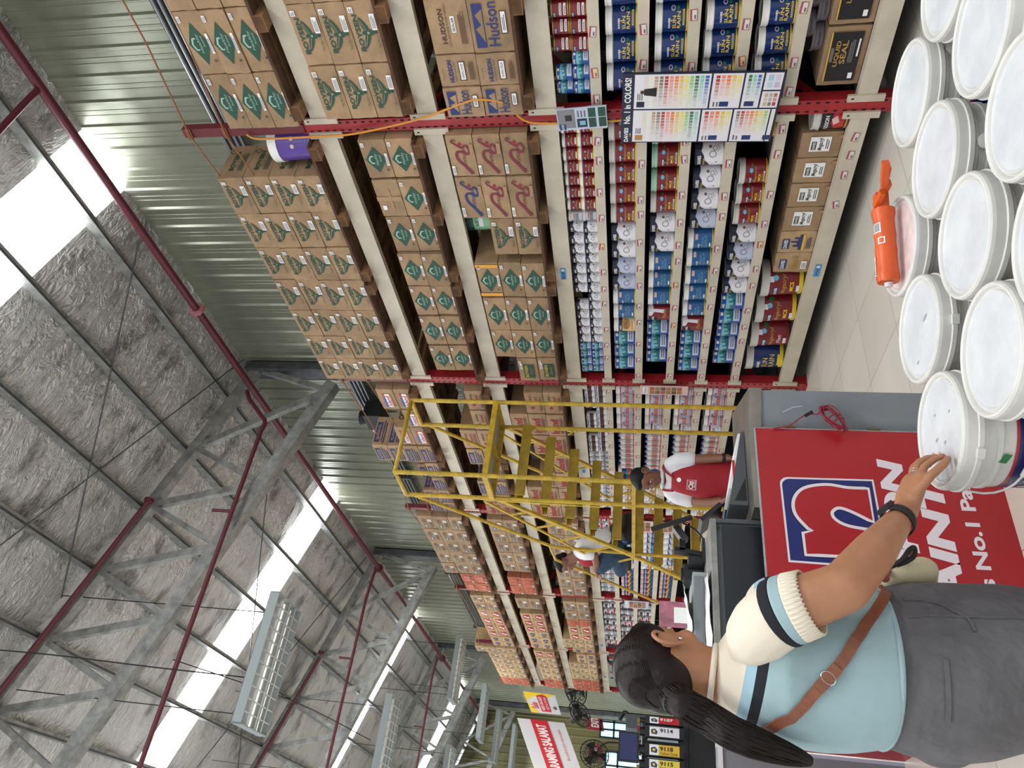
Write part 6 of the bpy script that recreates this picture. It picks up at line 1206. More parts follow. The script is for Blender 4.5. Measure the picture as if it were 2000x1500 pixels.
def sale(d):
    d.rect(0, 1, 0.0, 1.0, 'banner_white', 0); d.poly([(0, 1), (0.55, 1), (0.1, 0.78), (0, 0.72)], 'banner_yellow', 1); d.poly([(0.55, 1), (1, 1), (1, 0.0), (0.86, 0.2), (0.8, 0.75)], 'banner_yellow', 1); d.poly([(0.08, 0.30), (0.86, 0.30), (0.95, 0.42), (0.86, 0.62), (0.08, 0.62)], 'banner_red', 2)
    d.text('NEED AN EASY', 0.14, 0.82, 0.48, 0.58, 'paper', 3, bold=0.02); d.text('BEST IN TOWN', 0.2, 0.8, 0.34, 0.42, 'paper', 3); d.text('Sale', 0.2, 0.5, 0.68, 0.9, 'banner_red', 3, bold=0.02); d.disc(0.3, 0.14, 0.09, 'ink_grey', 3, 8, 0.06)
flat_sign('hanging_banner', [(3.68, 18.0, 3.717), (4.111, 18.0, 3.963), (4.086, 18.0, 3.216), (3.685, 18.0, 3.044)], ('banner_white', sale), 'small white, red and yellow sale banner hung beyond the rack end', 'banner')
flat_sign('hanging_banner', [(2.30, 17.6, 3.40), (3.532, 18.0, 4.029), (3.521, 18.0, 2.963), (2.40, 17.6, 2.43)], ('banner_white', lambda d: (d.rect(0, 1, 0.36, 0.72, 'banner_red', 1), d.text('MARAMING SALAMAT', 0.06, 0.92, 0.43, 0.64, 'paper', 2, bold=0.04), d.text('Do it all on your next project', 0.3, 0.85, 0.14, 0.22, 'banner_red', 2))), 'long white banner with red band reading maraming salamat', 'banner')
flat_sign('wall_banner', [(5.45, 18.3, 3.05), (5.75 - 0.3, 17.0, 3.05), (5.45, 17.0, 1.4), (5.45, 18.3, 1.4)], ('banner_lilac', lambda d: (d.rect(0.1, 0.5, 0.7, 0.9, 'label_black', 1), d.disc(0.5, 0.4, 0.2, 'paper', 1, 10, 0.12), d.rect(0.2, 0.9, 0.05, 0.2, 'poster_pink', 1))), 'pale lilac banner on the wall just beyond the rack end', 'banner')
mb = MB(); mb.box(5.0, 5.4, 26.85, 26.95, 2.9, 2.98, 'banner_red'); tag(mb.build('power_strip'), 'small red and white strip on the far wall above the windows', 'sign') if 0 else None
def fan(loc, rad, tilt, lab, arm):
    r = tag(empty('wall_fan', loc), lab, 'fan'); mt = Matrix.Rotation(tilt[0], 3, 'X') @ Matrix.Rotation(tilt[1], 3, 'Z'); mb = MB()
    for k in range(20):
        a = 2 * PI * k / 20; prev = None; pts = [mt @ Vector((rad * s * math.cos(a), dy, rad * s * math.sin(a))) for s, dy in ((0.2, -0.09), (0.7, -0.08), (1.0, 0.0), (0.7, 0.08), (0.2, 0.09))]; mb.tube(pts, 0.006, 'fan_black', 4, False)
    for s in (0.35, 0.7, 1.0):
        for dy in ((-0.085, 0.085) if s < 1 else (0.0,)): mb.tube([mt @ Vector((rad * s * math.cos(2 * PI * k / 20), dy, rad * s * math.sin(2 * PI * k / 20))) for k in range(21)], 0.007 if s < 1 else 0.012, 'fan_black', 5, False)
    mb.build('cage', r); mb = MB()
    for k in range(3):
        a = 2 * PI * k / 3; vs = [mt @ Vector(v) for v in ((0.05 * math.cos(a), -0.02, 0.05 * math.sin(a)), (rad * 0.85 * math.cos(a), -0.03, rad * 0.85 * math.sin(a)), (rad * 0.85 * math.cos(a + 0.8), 0.03, rad * 0.85 * math.sin(a + 0.8)), (0.05 * math.cos(a + 0.8), 0.02, 0.05 * math.sin(a + 0.8)))]; mb.add(vs, [(0, 1, 2, 3)], 'fan_black')
    mb.build('blades', r); mb = MB(); mb.tube([mt @ Vector((0, 0.0, 0)), mt @ Vector((0, 0.28, 0))], 0.08, 'fan_black', 12); mb.build('motor', r); mb = MB(); mb.tube(smooth_pts([tuple(mt @ Vector((0, 0.25, 0)))] + arm, 4), 0.02, 'fan_black', 6); mb.build('bracket', r)
fan((4.25, 17.9, 2.75), 0.38, (0.9, 0.1), 'upper wall fan tilted on a pole beside the small sale banner', [(0.5, 0.3, 0.1), (0.9, 0.5, 0.5), (1.2, 0.6, 0.5)]); fan((3.72, 17.9, 2.62), 0.30, (0.75, 0.4), 'second fan mounted back to back under the upper fan', [(0.2, 0.1, 0.15), (0.53, 0.0, 0.13)])
fan((3.0, 18.3, 2.28), 0.32, (0.2, 0.3), 'lower wall fan on a curved bracket before the far windows', [(0.05, 0.4, 0.0), (0.3, 0.4, -0.2), (0.35, 0.4, -0.6), (0.35, 0.4, -2.2)])
mb = MB(); mb.tube([(5.2, 17.9, 0.0), (5.2, 17.9, 3.3)], 0.05, 'galv', 10); tag(mb.build('fan_pole'), 'grey pole carrying the wall fans beyond the rack', 'pole')
mb = MB(); mb.bar((3.3, 24.0, 3.9), (2.2, 23.5, 2.6), 0.05, 0.05, 'galv'); mb.bar((3.25, 24.0, 3.85), (3.25, 24.0, 2.9), 0.05, 0.05, 'galv') if 0 else None
# ================================================================== people
class Flesh(MB):
    def cap(s, p, q, r1, r2, m, seg=14):
        p = Vector(p); q = Vector(q); d = (q - p).normalized(); pts = []; rs = []
        for t in (-0.98, -0.75, -0.4, 0): pts.append(p + d * r1 * t); rs.append(r1 * math.sqrt(max(0.0, 1 - t * t)))
        for t in (0, 0.4, 0.75, 0.98): pts.append(q + d * r2 * t); rs.append(r2 * math.sqrt(max(0.0, 1 - t * t)))
        s.tube(pts, rs, m, seg); return s
    def chain(s, pts, rs, m):
        for i in range(len(pts) - 1): s.cap(pts[i], pts[i + 1], rs[i], rs[i + 1], m)
        return s
    def loft(s, rings, fa, m, seg=28):
        """rings: (x, y, z, half depth, half width); fa = facing angle"""
        F = Vector((math.cos(fa), math.sin(fa), 0)); Lt = Vector((-math.sin(fa), math.cos(fa), 0)); vs = []
        for (x, y, z, a, b) in rings:
            for k in range(seg):
                t = 2 * PI * k / seg; ct, st = math.cos(t), math.sin(t); sx = math.copysign(abs(ct) ** 0.9, ct); sy = math.copysign(abs(st) ** 0.9, st)
                vs.append(Vector((x, y, z)) + F * a * sx + Lt * b * sy)
        n = len(rings); fs = [(i * seg + k, i * seg + (k + 1) % seg, (i + 1) * seg + (k + 1) % seg, (i + 1) * seg + k) for i in range(n - 1) for k in range(seg)]
        fs += [tuple(range(seg)), tuple(range((n - 1) * seg, n * seg))[::-1]]; s.add(vs, fs, m, True); return s
    def fuse(s, name, parent, voxel=0.008, it=4, m=None):
        """grow all pieces into one continuous skin"""
        me = bpy.data.meshes.new('tmp'); me.from_pydata(s.v, [], s.f); bm = bmesh.new(); bm.from_mesh(me); bmesh.ops.recalc_face_normals(bm, faces=bm.faces[:]); bm.to_mesh(me); bm.free()
        o = bpy.data.objects.new('tmp', me); C.objects.link(o); r = o.modifiers.new('r', 'REMESH'); r.mode = 'VOXEL'; r.voxel_size = voxel; r.use_smooth_shade = True
        if it: sm = o.modifiers.new('s', 'SMOOTH'); sm.iterations = it; sm.factor = 0.5
        dg = bpy.context.evaluated_depsgraph_get(); dg.update(); m2 = bpy.data.meshes.new_from_object(o.evaluated_get(dg)); bpy.data.objects.remove(o); m2.name = name
        m2.materials.clear(); m2.materials.append(MATS[m or s.mats[0]])
        for p in m2.polygons: p.use_smooth = True; p.material_index = 0
        ob = bpy.data.objects.new(name, m2); C.objects.link(ob)
        if parent: ob.parent = parent; ob.location = -Vector(parent.location)
        return ob
def mt_frame(f, u):
    f = Vector(f).normalized(); r = f.cross(Vector(u)).normalized(); u2 = r.cross(f); return Matrix((r, f, u2)).transposed()      # columns: right, forward, up
def head(fl, c, M, s, m, fem=False):
    """skull, jaw, nose, lips, brows, ears, eye sockets on frame M; s = head height"""
    W = lambda x, y, z: Vector(c) + M @ Vector((x * s, y * s, z * s)); B = lambda x, y, z, a, b, d: fl.ball(W(x, y, z), (a * s, b * s, d * s), m, 20, 14, M)
    B(0, -0.04, 0.10, 0.34, 0.42, 0.38); B(0, 0.10, -0.14, 0.26, 0.28, 0.34); B(0, 0.22, -0.36, 0.15, 0.13, 0.12); B(0, 0.16, 0.16, 0.28, 0.22, 0.26)
    fl.cap(W(0, 0.36, 0.02), W(0, 0.45, -0.12), 0.035 * s, 0.058 * s, m); B(-0.05, 0.39, -0.13, 0.04, 0.04, 0.035); B(0.05, 0.39, -0.13, 0.04, 0.04, 0.035)
    fl.cap(W(-0.16, 0.335, 0.08), W(0.16, 0.335, 0.08), 0.035 * s, 0.035 * s, m); B(-0.17, 0.26, -0.10, 0.10, 0.09, 0.11); B(0.17, 0.26, -0.10, 0.10, 0.09, 0.11)
    fl.cap(W(-0.07, 0.365, -0.235), W(0.07, 0.365, -0.235), 0.028 * s, 0.028 * s, m); fl.cap(W(-0.05, 0.36, -0.275), W(0.05, 0.36, -0.275), 0.03 * s, 0.03 * s, m)
def ear(c, M, s, side, m, parent, stud=False):
    W = lambda x, y, z: Vector(c) + M @ Vector((x * s, y * s, z * s)); mb = Flesh(); x = 0.335 * side
    pts = smooth_pts([W(x, 0.03, 0.06), W(x + 0.03 * side, 0.0, 0.14), W(x + 0.06 * side, -0.09, 0.14), W(x + 0.07 * side, -0.155, 0.06), W(x + 0.05 * side, -0.13, -0.04), W(x + 0.02 * side, -0.04, -0.12), W(x, 0.01, -0.13), W(x, 0.03, -0.06)], 3)
    mb.tube(pts, 0.022 * s, m, 8); mb.ball(W(x + 0.01 * side, -0.04, 0.02), (0.035 * s, 0.105 * s, 0.125 * s), m, 12, 10, M); o = mb.build('ear', parent); o.location = -Vector(parent.location)
    if stud: e = MB(); e.ball(W(x + 0.05 * side, -0.015, -0.11), 0.018 * s, 'silver', 8, 6); e.build('earring', o)
def face_bits(c, M, s, parent):
    W = lambda x, y, z: Vector(c) + M @ Vector((x * s, y * s, z * s))
    for k in (-1, 1):
        mb = MB()
        mb.ball(W(0.15 * k, 0.325, 0.0), (0.055 * s, 0.03 * s, 0.028 * s), 'eye_white', 10, 8, M); mb.ball(W(0.15 * k, 0.35, -0.005), (0.026 * s, 0.012 * s, 0.026 * s), 'eye_dark', 8, 6, M)
        o = mb.build('eye', parent); o.location = -Vector(parent.location); mb = MB()
        mb.tube([W(0.08 * k, 0.365, 0.095), W(0.15 * k, 0.37, 0.115), W(0.23 * k, 0.33, 0.09)], 0.014 * s, 'hair_black', 6)
        o = mb.build('eyebrow', parent); o.location = -Vector(parent.location)
    mb = MB(); mb.tube([W(-0.09, 0.375, -0.255), W(0, 0.405, -0.25), W(0.09, 0.375, -0.255)], [0.012 * s, 0.018 * s, 0.012 * s], 'lip', 6); o = mb.build('lips', parent); o.location = -Vector(parent.location)
def short_hair(c, M, s, parent, m='hair_black'):
    W = lambda x, y, z: Vector(c) + M @ Vector((x * s, y * s, z * s)); f = Flesh()
    f.ball(W(0, -0.10, 0.20), (0.365 * s, 0.415 * s, 0.345 * s), m, 20, 14, M); f.ball(W(0, -0.26, -0.02), (0.27 * s, 0.22 * s, 0.26 * s), m, 16, 12, M); f.ball(W(0, 0.14, 0.38), (0.26 * s, 0.22 * s, 0.13 * s), m, 16, 10, M); return f.fuse('hair', parent, 0.008, 3, m)
def finger(fl, pts, r, m):
    fl.chain(pts, [r * (1 - 0.09 * i) for i in range(len(pts))], m)
def hand(fl, wrist, d, n, side, s, m, curl=0.5):
    """open relaxed hand; d = direction of fingers, n = back of the hand, side = +1 thumb on the d x n side"""
    d = Vector(d).normalized(); n = Vector(n).normalized(); lat = d.cross(n).normalized() * side; n = lat.cross(d).normalized() * side; w = Vector(wrist)
    for k in range(4):
        o = (k - 1.5) * 0.020 * s; base = w + d * 0.085 * s - lat * o * -1 if 0 else w + d * (0.088 - 0.004 * abs(k - 1)) * s - lat * (-o)
        fl.cap(w + d * 0.015 * s + lat * o * 0.6, base, 0.016 * s, 0.0115 * s, m); ln = (0.024, 0.028, 0.027, 0.022)[3 - k] * s; p = [base]; a = curl * 0.3
        for j in range(3): a += curl * 0.45; p.append(p[-1] + (d * math.cos(a) - n * math.sin(a)) * ln * (1.25, 0.95, 0.75)[j])
        finger(fl, p, 0.0085 * s, m)
    t0 = w + d * 0.02 * s + lat * 0.022 * s; t1 = t0 + (d * 0.7 + lat * 0.6 - n * 0.3).normalized() * 0.04 * s; t2 = t1 + (d * 0.95 + lat * 0.2 - n * 0.3).normalized() * 0.028 * s; t3 = t2 + (d - n * 0.3).normalized() * 0.02 * s
    fl.chain([t0, t1, t2, t3], [0.014 * s, 0.011 * s, 0.0095 * s, 0.0075 * s], m)

# ------------------------------------------------------------------ woman in front
wo = tag(empty('person', (0.54, 1.82, 0)), 'person in cream and pale blue knit top with long ponytail, hand on pail lid', 'person'); FA = math.radians(-10)
Fv = Vector((math.cos(FA), math.sin(FA), 0)); Lv = Vector((-math.sin(FA), math.cos(FA), 0))
SH = [(0.486, 1.861, 1.236, 0.050), (0.491, 1.858, 1.218, 0.070), (0.5, 1.852, 1.193, 0.098), (0.509, 1.845, 1.165, 0.130), (0.520, 1.837, 1.131, 0.156), (0.524, 1.834, 1.092, 0.170), (0.516, 1.840, 1.047, 0.166), (0.519, 1.838, 0.992, 0.172), (0.528, 1.832, 0.937, 0.178), (0.536, 1.826, 0.894, 0.178), (0.54, 1.823, 0.872, 0.177)]
PT = [(0.538, 1.825, 0.895, 0.166), (0.539, 1.824, 0.851, 0.178), (0.539, 1.824, 0.814, 0.188), (0.538, 1.825, 0.777, 0.193), (0.54, 1.823, 0.724, 0.194), (0.544, 1.82, 0.673, 0.190), (0.555, 1.813, 0.612, 0.180), (0.561, 1.808, 0.575, 0.17)]
HC = Vector((0.506, 1.844, 1.326)); HM = mt_frame((0.78, 0.54, -0.32), (0.26, 0.18, 1)); HS = 0.234
f = Flesh(); head(f, HC, HM, HS, 'skin', True)
f.chain([(0.488, 1.850, 1.29), (0.492, 1.850, 1.25), (0.490, 1.858, 1.20)], [0.066, 0.066, 0.074], 'skin')
AR = [(0.530, 1.740, 1.130), (0.553, 1.640, 1.118), (0.576, 1.570, 1.075), (0.604, 1.536, 0.992), (0.697, 1.567, 0.915), (0.803, 1.637, 0.832), (0.842, 1.660, 0.802)]
f.chain(AR, [0.048, 0.054, 0.056, 0.050, 0.044, 0.030, 0.0255], 'skin')
# far arm hanging on the other side, holding the bag
f.chain([(0.50, 2.00, 1.16), (0.56, 2.03, 1.0), (0.66, 2.01, 0.90), (0.74, 1.96, 0.86)], [0.055, 0.05, 0.038, 0.027], 'skin')
# hand on the lid
f.chain([(0.842, 1.660, 0.802), (0.885, 1.672, 0.785), (0.920, 1.672, 0.768)], [0.026, 0.029, 0.028], 'skin')
f.cap((0.865, 1.690, 0.79), (0.940, 1.705, 0.762), 0.020, 0.018, 'skin'); f.cap((0.87, 1.650, 0.785), (0.925, 1.645, 0.757), 0.019, 0.016, 'skin')
finger(f, [(0.925, 1.650, 0.760), (0.952, 1.645, 0.748), (0.972, 1.645, 0.724), (0.984, 1.647, 0.700)], 0.0105, 'skin')
finger(f, [(0.938, 1.668, 0.764), (0.972, 1.670, 0.752), (0.992, 1.674, 0.728), (1.000, 1.678, 0.700)], 0.0105, 'skin')
finger(f, [(0.945, 1.690, 0.764), (0.980, 1.698, 0.752), (1.004, 1.706, 0.730), (1.012, 1.710, 0.701)], 0.0100, 'skin')
finger(f, [(0.944, 1.710, 0.760), (0.976, 1.722, 0.748), (1.000, 1.732, 0.724), (1.008, 1.736, 0.700)], 0.0090, 'skin')
finger(f, [(0.882, 1.640, 0.778), (0.915, 1.618, 0.748), (0.945, 1.618, 0.716), (0.966, 1.628, 0.700)], 0.0120, 'skin')
body = f.fuse('body', wo, 0.005, 3, 'skin')
ear(HC, HM, HS * 1.0, 1, 'skin', wo, True)
mb = MB(); 
for p in ((0.9895, 1.6475, 0.708), (1.006, 1.679, 0.708)): mb.ball(p, (0.005, 0.006, 0.004), 'nail', 8, 6)
o = mb.build('nails', wo); o.location = -Vector(wo.location)
mb = MB()
for t in (0, 1):
    c0 = Vector((0.950 + 0.012 * t, 1.668, 0.760 - 0.004 * t)) if 0 else Vector((0.948 + 0.006 * t, 1.669 - 0.0, 0.7615 - 0.002 * t)); pts = []
    for k in range(13): a = 2 * PI * k / 12; pts.append(c0 + Vector((0.0, math.cos(a), 0)) * 0.0112 + Vector((0.33, 0, 0.94)) * 0.0112 * math.sin(a))
    mb.tube(pts, 0.0011, 'silver', 5)
o = mb.build('ring', wo); o.location = -Vector(wo.location)
# knit top: body and sleeve
def stripes():
    m = bpy.data.materials.new('knit_top'); m.use_nodes = True; nt = m.node_tree; b = nt.nodes['Principled BSDF']; b.inputs['Roughness'].default_value = 0.85
    tcn = nt.nodes.new('ShaderNodeTexCoord'); sp = nt.nodes.new('ShaderNodeSeparateXYZ'); nt.links.new(tcn.outputs['Object'], sp.inputs[0])
    ma = nt.nodes.new('ShaderNodeMath'); ma.operation = 'MULTIPLY_ADD'; ma.inputs[1].default_value = 0.19; nt.links.new(sp.outputs['X'], ma.inputs[0]); nt.links.new(sp.outputs['Z'], ma.inputs[2])
    mr = nt.nodes.new('ShaderNodeMapRange'); mr.inputs['From Min'].default_value = 1.10; mr.inputs['From Max'].default_value = 1.30; nt.links.new(ma.outputs[0], mr.inputs['Value'])
    r = nt.nodes.new('ShaderNodeValToRGB'); r.color_ramp.interpolation = 'CONSTANT'; e = r.color_ramp.elements; e[0].position = 0; e[0].color = rgb(146, 172, 178); e[1].position = 0.5875; e[1].color = rgb(14, 16, 26)
    for p, c_ in ((0.6925, (150, 182, 196)), (0.80, (218, 208, 190))): q = e.new(p); q.color = rgb(*c_)
    nt.links.new(mr.outputs[0], r.inputs['Fac']); nt.links.new(r.outputs['Color'], b.inputs['Base Color'])
    w_ = nt.nodes.new('ShaderNodeTexNoise'); w_.inputs['Scale'].default_value = 10; nt.links.new(tcn.outputs['Object'], w_.inputs['Vector']); bp = nt.nodes.new('ShaderNodeBump'); bp.inputs['Strength'].default_value = 0.35; bp.inputs['Distance'].default_value = 0.02; nt.links.new(w_.outputs['Fac'], bp.inputs['Height']); nt.links.new(bp.outputs['Normal'], b.inputs['Normal'])
    MATS['knit_top'] = m; return m
stripes()
f = Flesh(); f.loft([(x, y, z, a * 0.97, a * 1.10) for x, y, z, a in SH], FA, 'knit_top')
f.ball((0.655, 1.83, 1.072), (0.078, 0.085, 0.078), 'knit_top', 16, 12); f.ball((0.62, 1.73, 1.07), (0.07, 0.07, 0.07), 'knit_top', 16, 12); f.ball((0.545, 1.735, 1.150), (0.075, 0.07, 0.05), 'knit_top', 16, 12); f.ball((0.50, 1.99, 1.15), (0.07, 0.07, 0.06), 'knit_top', 16, 12)
f.cap((0.50, 2.0, 1.15), (0.55, 2.03, 1.04), 0.07, 0.07, 'knit_top')
top = f.fuse('knit_top', wo, 0.007, 6, 'knit_top')
# rolled hem and ribbed collar
mb = MB(); x, y, z, a = SH[-1]; mb.tube([Vector((x, y, z + 0.004)) + Fv * a * 0.965 * math.cos(t) + Lv * a * 1.095 * math.sin(t) for t in [2 * PI * k / 40 for k in range(41)]], 0.006, 'cloth_blue', 6, False); o = mb.build('hem', wo); o.location = -Vector(wo.location)
mb = MB(); mb.tube([Vector((0.489, 1.857, 1.226 + 0.012 * math.cos(t + 2.5))) + Fv * 0.074 * math.cos(t) + Lv * 0.076 * math.sin(t) for t in [2 * PI * k / 32 for k in range(33)]], 0.007, 'cloth_cream', 8, False); o = mb.build('collar', wo); o.location = -Vector(wo.location)
def along(pts, ts):
    pts = [Vector(p) for p in pts]; ls = [0]
    for a, b in zip(pts[:-1], pts[1:]): ls.append(ls[-1] + (b - a).length)
    out = []
    for t in ts:
        d = t * ls[-1]
        for i in range(len(pts) - 1):
            if d <= ls[i + 1] + 1e-9: k = (d - ls[i]) / (ls[i + 1] - ls[i]); out.append(pts[i].lerp(pts[i + 1], k)); break
    return out
AS = smooth_pts([(0.530, 1.765, 1.150), (0.548, 1.675, 1.140), (0.566, 1.605, 1.108), (0.580, 1.566, 1.052)], 8)
def sleeve_seg(t0, t1, r0, r1, m, name, n=8, caps=False):
    ts = [t0 + (t1 - t0) * i / n for i in range(n + 1)]; pts = along(AS, ts); rs = [r0 + (r1 - r0) * i / n for i in range(n + 1)]; mb = MB(); mb.tube(pts, rs, m, 28, caps); return mb
mb = MB()
f = Flesh(); tsn = [0.0, 0.15, 0.3, 0.45, 0.6, 0.78]; pp = along(AS, tsn); rr_ = [0.050, 0.060, 0.068, 0.070, 0.069, 0.068]; f.chain(pp, rr_, 'cloth_cream')
sl = f.fuse('sleeve', wo, 0.007, 5, 'cloth_cream')
for (t0, t1, r0, r1, m, nm) in ((0.72, 0.785, 0.0715, 0.0705, 'cloth_black', 'black_band'), (0.785, 0.85, 0.0705, 0.069, 'cloth_blue', 'blue_band'), (0.85, 0.999, 0.069, 0.065, 'cloth_cream', 'ribbed_cuff')):
    mb = sleeve_seg(t0, t1, r0, r1, m, nm)
    if nm == 'ribbed_cuff':
        ts = along(AS, [t0, t1]); ax = (ts[1] - ts[0]).normalized(); a_ = ax.cross(Vector((0, 0, 1))).normalized(); b_ = ax.cross(a_)
        for k in range(44): t = 2 * PI * k / 44; v = a_ * math.cos(t) + b_ * math.sin(t); mb.tube([ts[0] + v * (r0 + 0.0), ts[1] + v * (r1 + 0.0)], 0.002, m, 4)
    o = mb.build(nm, sl)
    md = o.modifiers.new('s', 'SOLIDIFY'); md.thickness = 0.003; md.offset = 0
# trousers
f = Flesh(); f.loft([(x, y, z, a * 0.96, a * 1.06) for x, y, z, a in PT], FA, 'trouser_grey')
hipc = Vector((0.558, 1.81, 0.60))
for s_, ft in ((-1, Vector((0.60, 1.70, 0.09))), (1, Vector((0.55, 1.93, 0.09)))):
    h = hipc + Lv * 0.085 * s_; kn = h * 0.45 + ft * 0.55 + Fv * 0.02; kn.z = 0.36; f.chain([h + Vector((0, 0, 0.03)), h - Vector((0, 0, 0.08)), kn, ft], [0.118, 0.108, 0.082, 0.068], 'trouser_grey')
f.ball((0.46, 1.76, 0.74), (0.10, 0.09, 0.09), 'trouser_grey', 16, 12); f.ball((0.45, 1.89, 0.74), (0.10, 0.09, 0.09), 'trouser_grey', 16, 12)
tro = f.fuse('trousers', wo, 0.008, 6, 'trouser_grey')
from mathutils.bvhtree import BVHTree
def bvh(o):
    me = o.data; off = Vector(o.location) + (Vector(o.parent.location) if o.parent else Vector()); return BVHTree.FromPolygons([v.co + off for v in me.vertices], [tuple(p.vertices) for p in me.polygons])
BT1, BT2 = bvh(top), bvh(tro)
def snap(tree, p, h=0.004):
    loc, nrm, i, dd = tree.find_nearest(Vector(p)); return loc + nrm * h, nrm
def ribbon(pts, tree, w, th, m, name, parent, h=0.004):
    mb = MB(); n = len(pts); P_ = [snap(tree, p, h) for p in pts]; vs = []
    for i in range(n):
        d = (P_[min(i + 1, n - 1)][0] - P_[max(i - 1, 0)][0]).normalized(); nn_ = P_[i][1]; l = d.cross(nn_).normalized() * w / 2
        for a, b in ((1, 0), (1, 1), (-1, 1), (-1, 0)): vs.append(P_[i][0] + l * a + nn_ * th * b)
    fs = []
    for i in range(n - 1):
        for k in range(4): fs.append((i * 4 + k, i * 4 + (k + 1) % 4, (i + 1) * 4 + (k + 1) % 4, (i + 1) * 4 + k))
    mb.add(vs, fs, m, False); o = mb.build(name, parent); o.location = -Vector(parent.location); return o, P_
# welt pocket and seams on the trousers
o, _ = ribbon(smooth_pts([(0.50, 1.60, 0.800), (0.46, 1.63, 0.798), (0.40, 1.68, 0.796)], 6), BT2, 0.010, 0.0015, 'trouser_grey', 'welt_pocket', wo, 0.001)
o, _ = ribbon(smooth_pts([(0.60, 1.60, 0.86), (0.60, 1.60, 0.78), (0.60, 1.60, 0.70), (0.61, 1.60, 0.60)], 6), BT2, 0.005, 0.002, 'trouser_grey', 'side_seam', wo, 0.0005)
o, _ = ribbon(smooth_pts([(0.66, 1.62, 0.855), (0.65, 1.60, 0.80), (0.60, 1.585, 0.745), (0.565, 1.58, 0.735)], 6), BT2, 0.006, 0.003, 'trouser_grey', 'pocket_seam', wo, 0.0005)
# shoes
for s_, ft in ((-1, Vector((0.60, 1.70, 0.0))), (1, Vector((0.55, 1.93, 0.0)))):
    f = Flesh(); f.cap(ft + Vector((-0.05, 0.01, 0.045)), ft + Vector((0.12, -0.02, 0.035)), 0.042, 0.036, 'cloth_white'); f.cap(ft + Vector((-0.03, 0, 0.09)), ft + Vector((0, 0, 0.06)), 0.045, 0.04, 'cloth_white'); f.fuse('shoe', wo, 0.009, 2, 'cloth_white')
# hair: cap and ponytail
f = Flesh(); W = lambda x, y, z: HC + HM @ Vector((x * HS, y * HS, z * HS))
f.ball(W(0, -0.10, 0.17), (0.385 * HS, 0.40 * HS, 0.36 * HS), 'hair', 24, 16, HM); f.ball(W(0, -0.25, -0.02), (0.31 * HS, 0.24 * HS, 0.29 * HS), 'hair', 20, 14, HM); f.ball(W(0, 0.16, 0.36), (0.27 * HS, 0.22 * HS, 0.13 * HS), 'hair', 20, 14, HM); f.ball(W(0.26, 0.06, 0.22), (0.10 * HS, 0.14 * HS, 0.18 * HS), 'hair', 16, 12, HM); f.ball(W(-0.26, 0.06, 0.22), (0.10 * HS, 0.14 * HS, 0.18 * HS), 'hair', 16, 12, HM)
f.ball(W(0.03, -0.38, -0.16), (0.13 * HS, 0.11 * HS, 0.14 * HS), 'hair', 16, 12, HM)
hr = f.fuse('hair', wo, 0.006, 6, 'hair')
TL = smooth_pts([tuple(W(0.03, -0.38, -0.14)), tuple(W(0.06, -0.50, -0.30)), (0.385, 1.770, 1.248), (0.352, 1.742, 1.199), (0.334, 1.745, 1.136), (0.326, 1.765, 1.083), (0.322, 1.785, 1.042)], 5)
f = Flesh(); n = len(TL); rs = [0.030 + 0.004 * math.sin(PI * min(1, i / n * 1.5)) - 0.024 * max(0, (i / n - 0.55) / 0.45) ** 1.6 for i in range(n)]; f.chain(TL, rs, 'hair')
pt = f.fuse('ponytail', wo, 0.007, 3, 'hair')
mb = MB(); hrn = random.Random(2)
for k in range(90):
    a = hrn.uniform(0, 2 * PI); pts = []
    for i in range(0, n, 3):
        q = Vector(TL[i]); d = (Vector(TL[min(i + 1, n - 1)]) - Vector(TL[max(i - 1, 0)])).normalized(); u = d.cross(Vector((0, 1, 0))).normalized(); v = d.cross(u); aa = a + 0.12 * math.sin(i * 0.3 + k); pts.append(q + (u * math.cos(aa) + v * math.sin(aa)) * rs[i] * 1.0)
    mb.tube(pts, 0.0022, 'hair', 4)
mb.build('hair_strands', pt)
mb = MB(); mb.tube([W(0.03, -0.46, -0.19), W(0.04, -0.49, -0.22)], [0.029, 0.029], 'black_rubber', 14); o = mb.build('hair_tie', wo); o.location = -Vector(wo.location)
mb = MB()
for k in range(46):          # combed strands following the skull towards the tie
    a = -1.25 + 2.5 * k / 45; pts = []
    for j in range(9):
        t = j / 8; th = 1.15 - 2.2 * t; x = 0.385 * math.sin(a) * math.cos(th * 0.7) * (1 - 0.55 * t * t); y = -0.13 + 0.425 * math.sin(th) * (1 if th < 0 else 0.9); z = 0.17 + 0.375 * math.cos(th) * math.cos(a) - 0.28 * t * t
        loc, nrm, ii, dd = None, None, None, None; pts.append(W(x, y, z))
    mb_pts = pts
    if k == 0: HT = bvh(hr)
    q = [snap(HT, p, 0.0005)[0] for p in pts]; mb.tube(q, 0.0016, 'hair', 4)
mb.build('combed_strands', hr)
# watch
c0 = Vector((0.806, 1.638, 0.831)); ax = (Vector((0.842, 1.660, 0.802)) - Vector((0.70, 1.567, 0.915))).normalized(); a_ = ax.cross(Vector((0, 0, 1))).normalized(); b_ = a_.cross(ax).normalized()
wt = tag(empty('wrist_watch', c0), 'black smart watch with rubber strap on the reaching wrist', 'watch'); mb = MB(); ring_ = lambda r_, o_: [c0 + ax * o_ + (a_ * math.cos(t) + b_ * math.sin(t)) * r_ for t in [2 * PI * k / 28 for k in range(28)]]
R1, R2, R3, R4 = ring_(0.0335, -0.011), ring_(0.0345, 0), ring_(0.0335, 0.011), None; vs = [tuple(v) for v in R1 + R2 + R3]; mb.add(vs, [(j * 28 + k, j * 28 + (k + 1) % 28, (j + 1) * 28 + (k + 1) % 28, (j + 1) * 28 + k) for j in range(2) for k in range(28)], 'black_rubber', True); o = mb.build('strap', wt); o.location = -c0; md = o.modifiers.new('s', 'SOLIDIFY'); md.thickness = 0.003
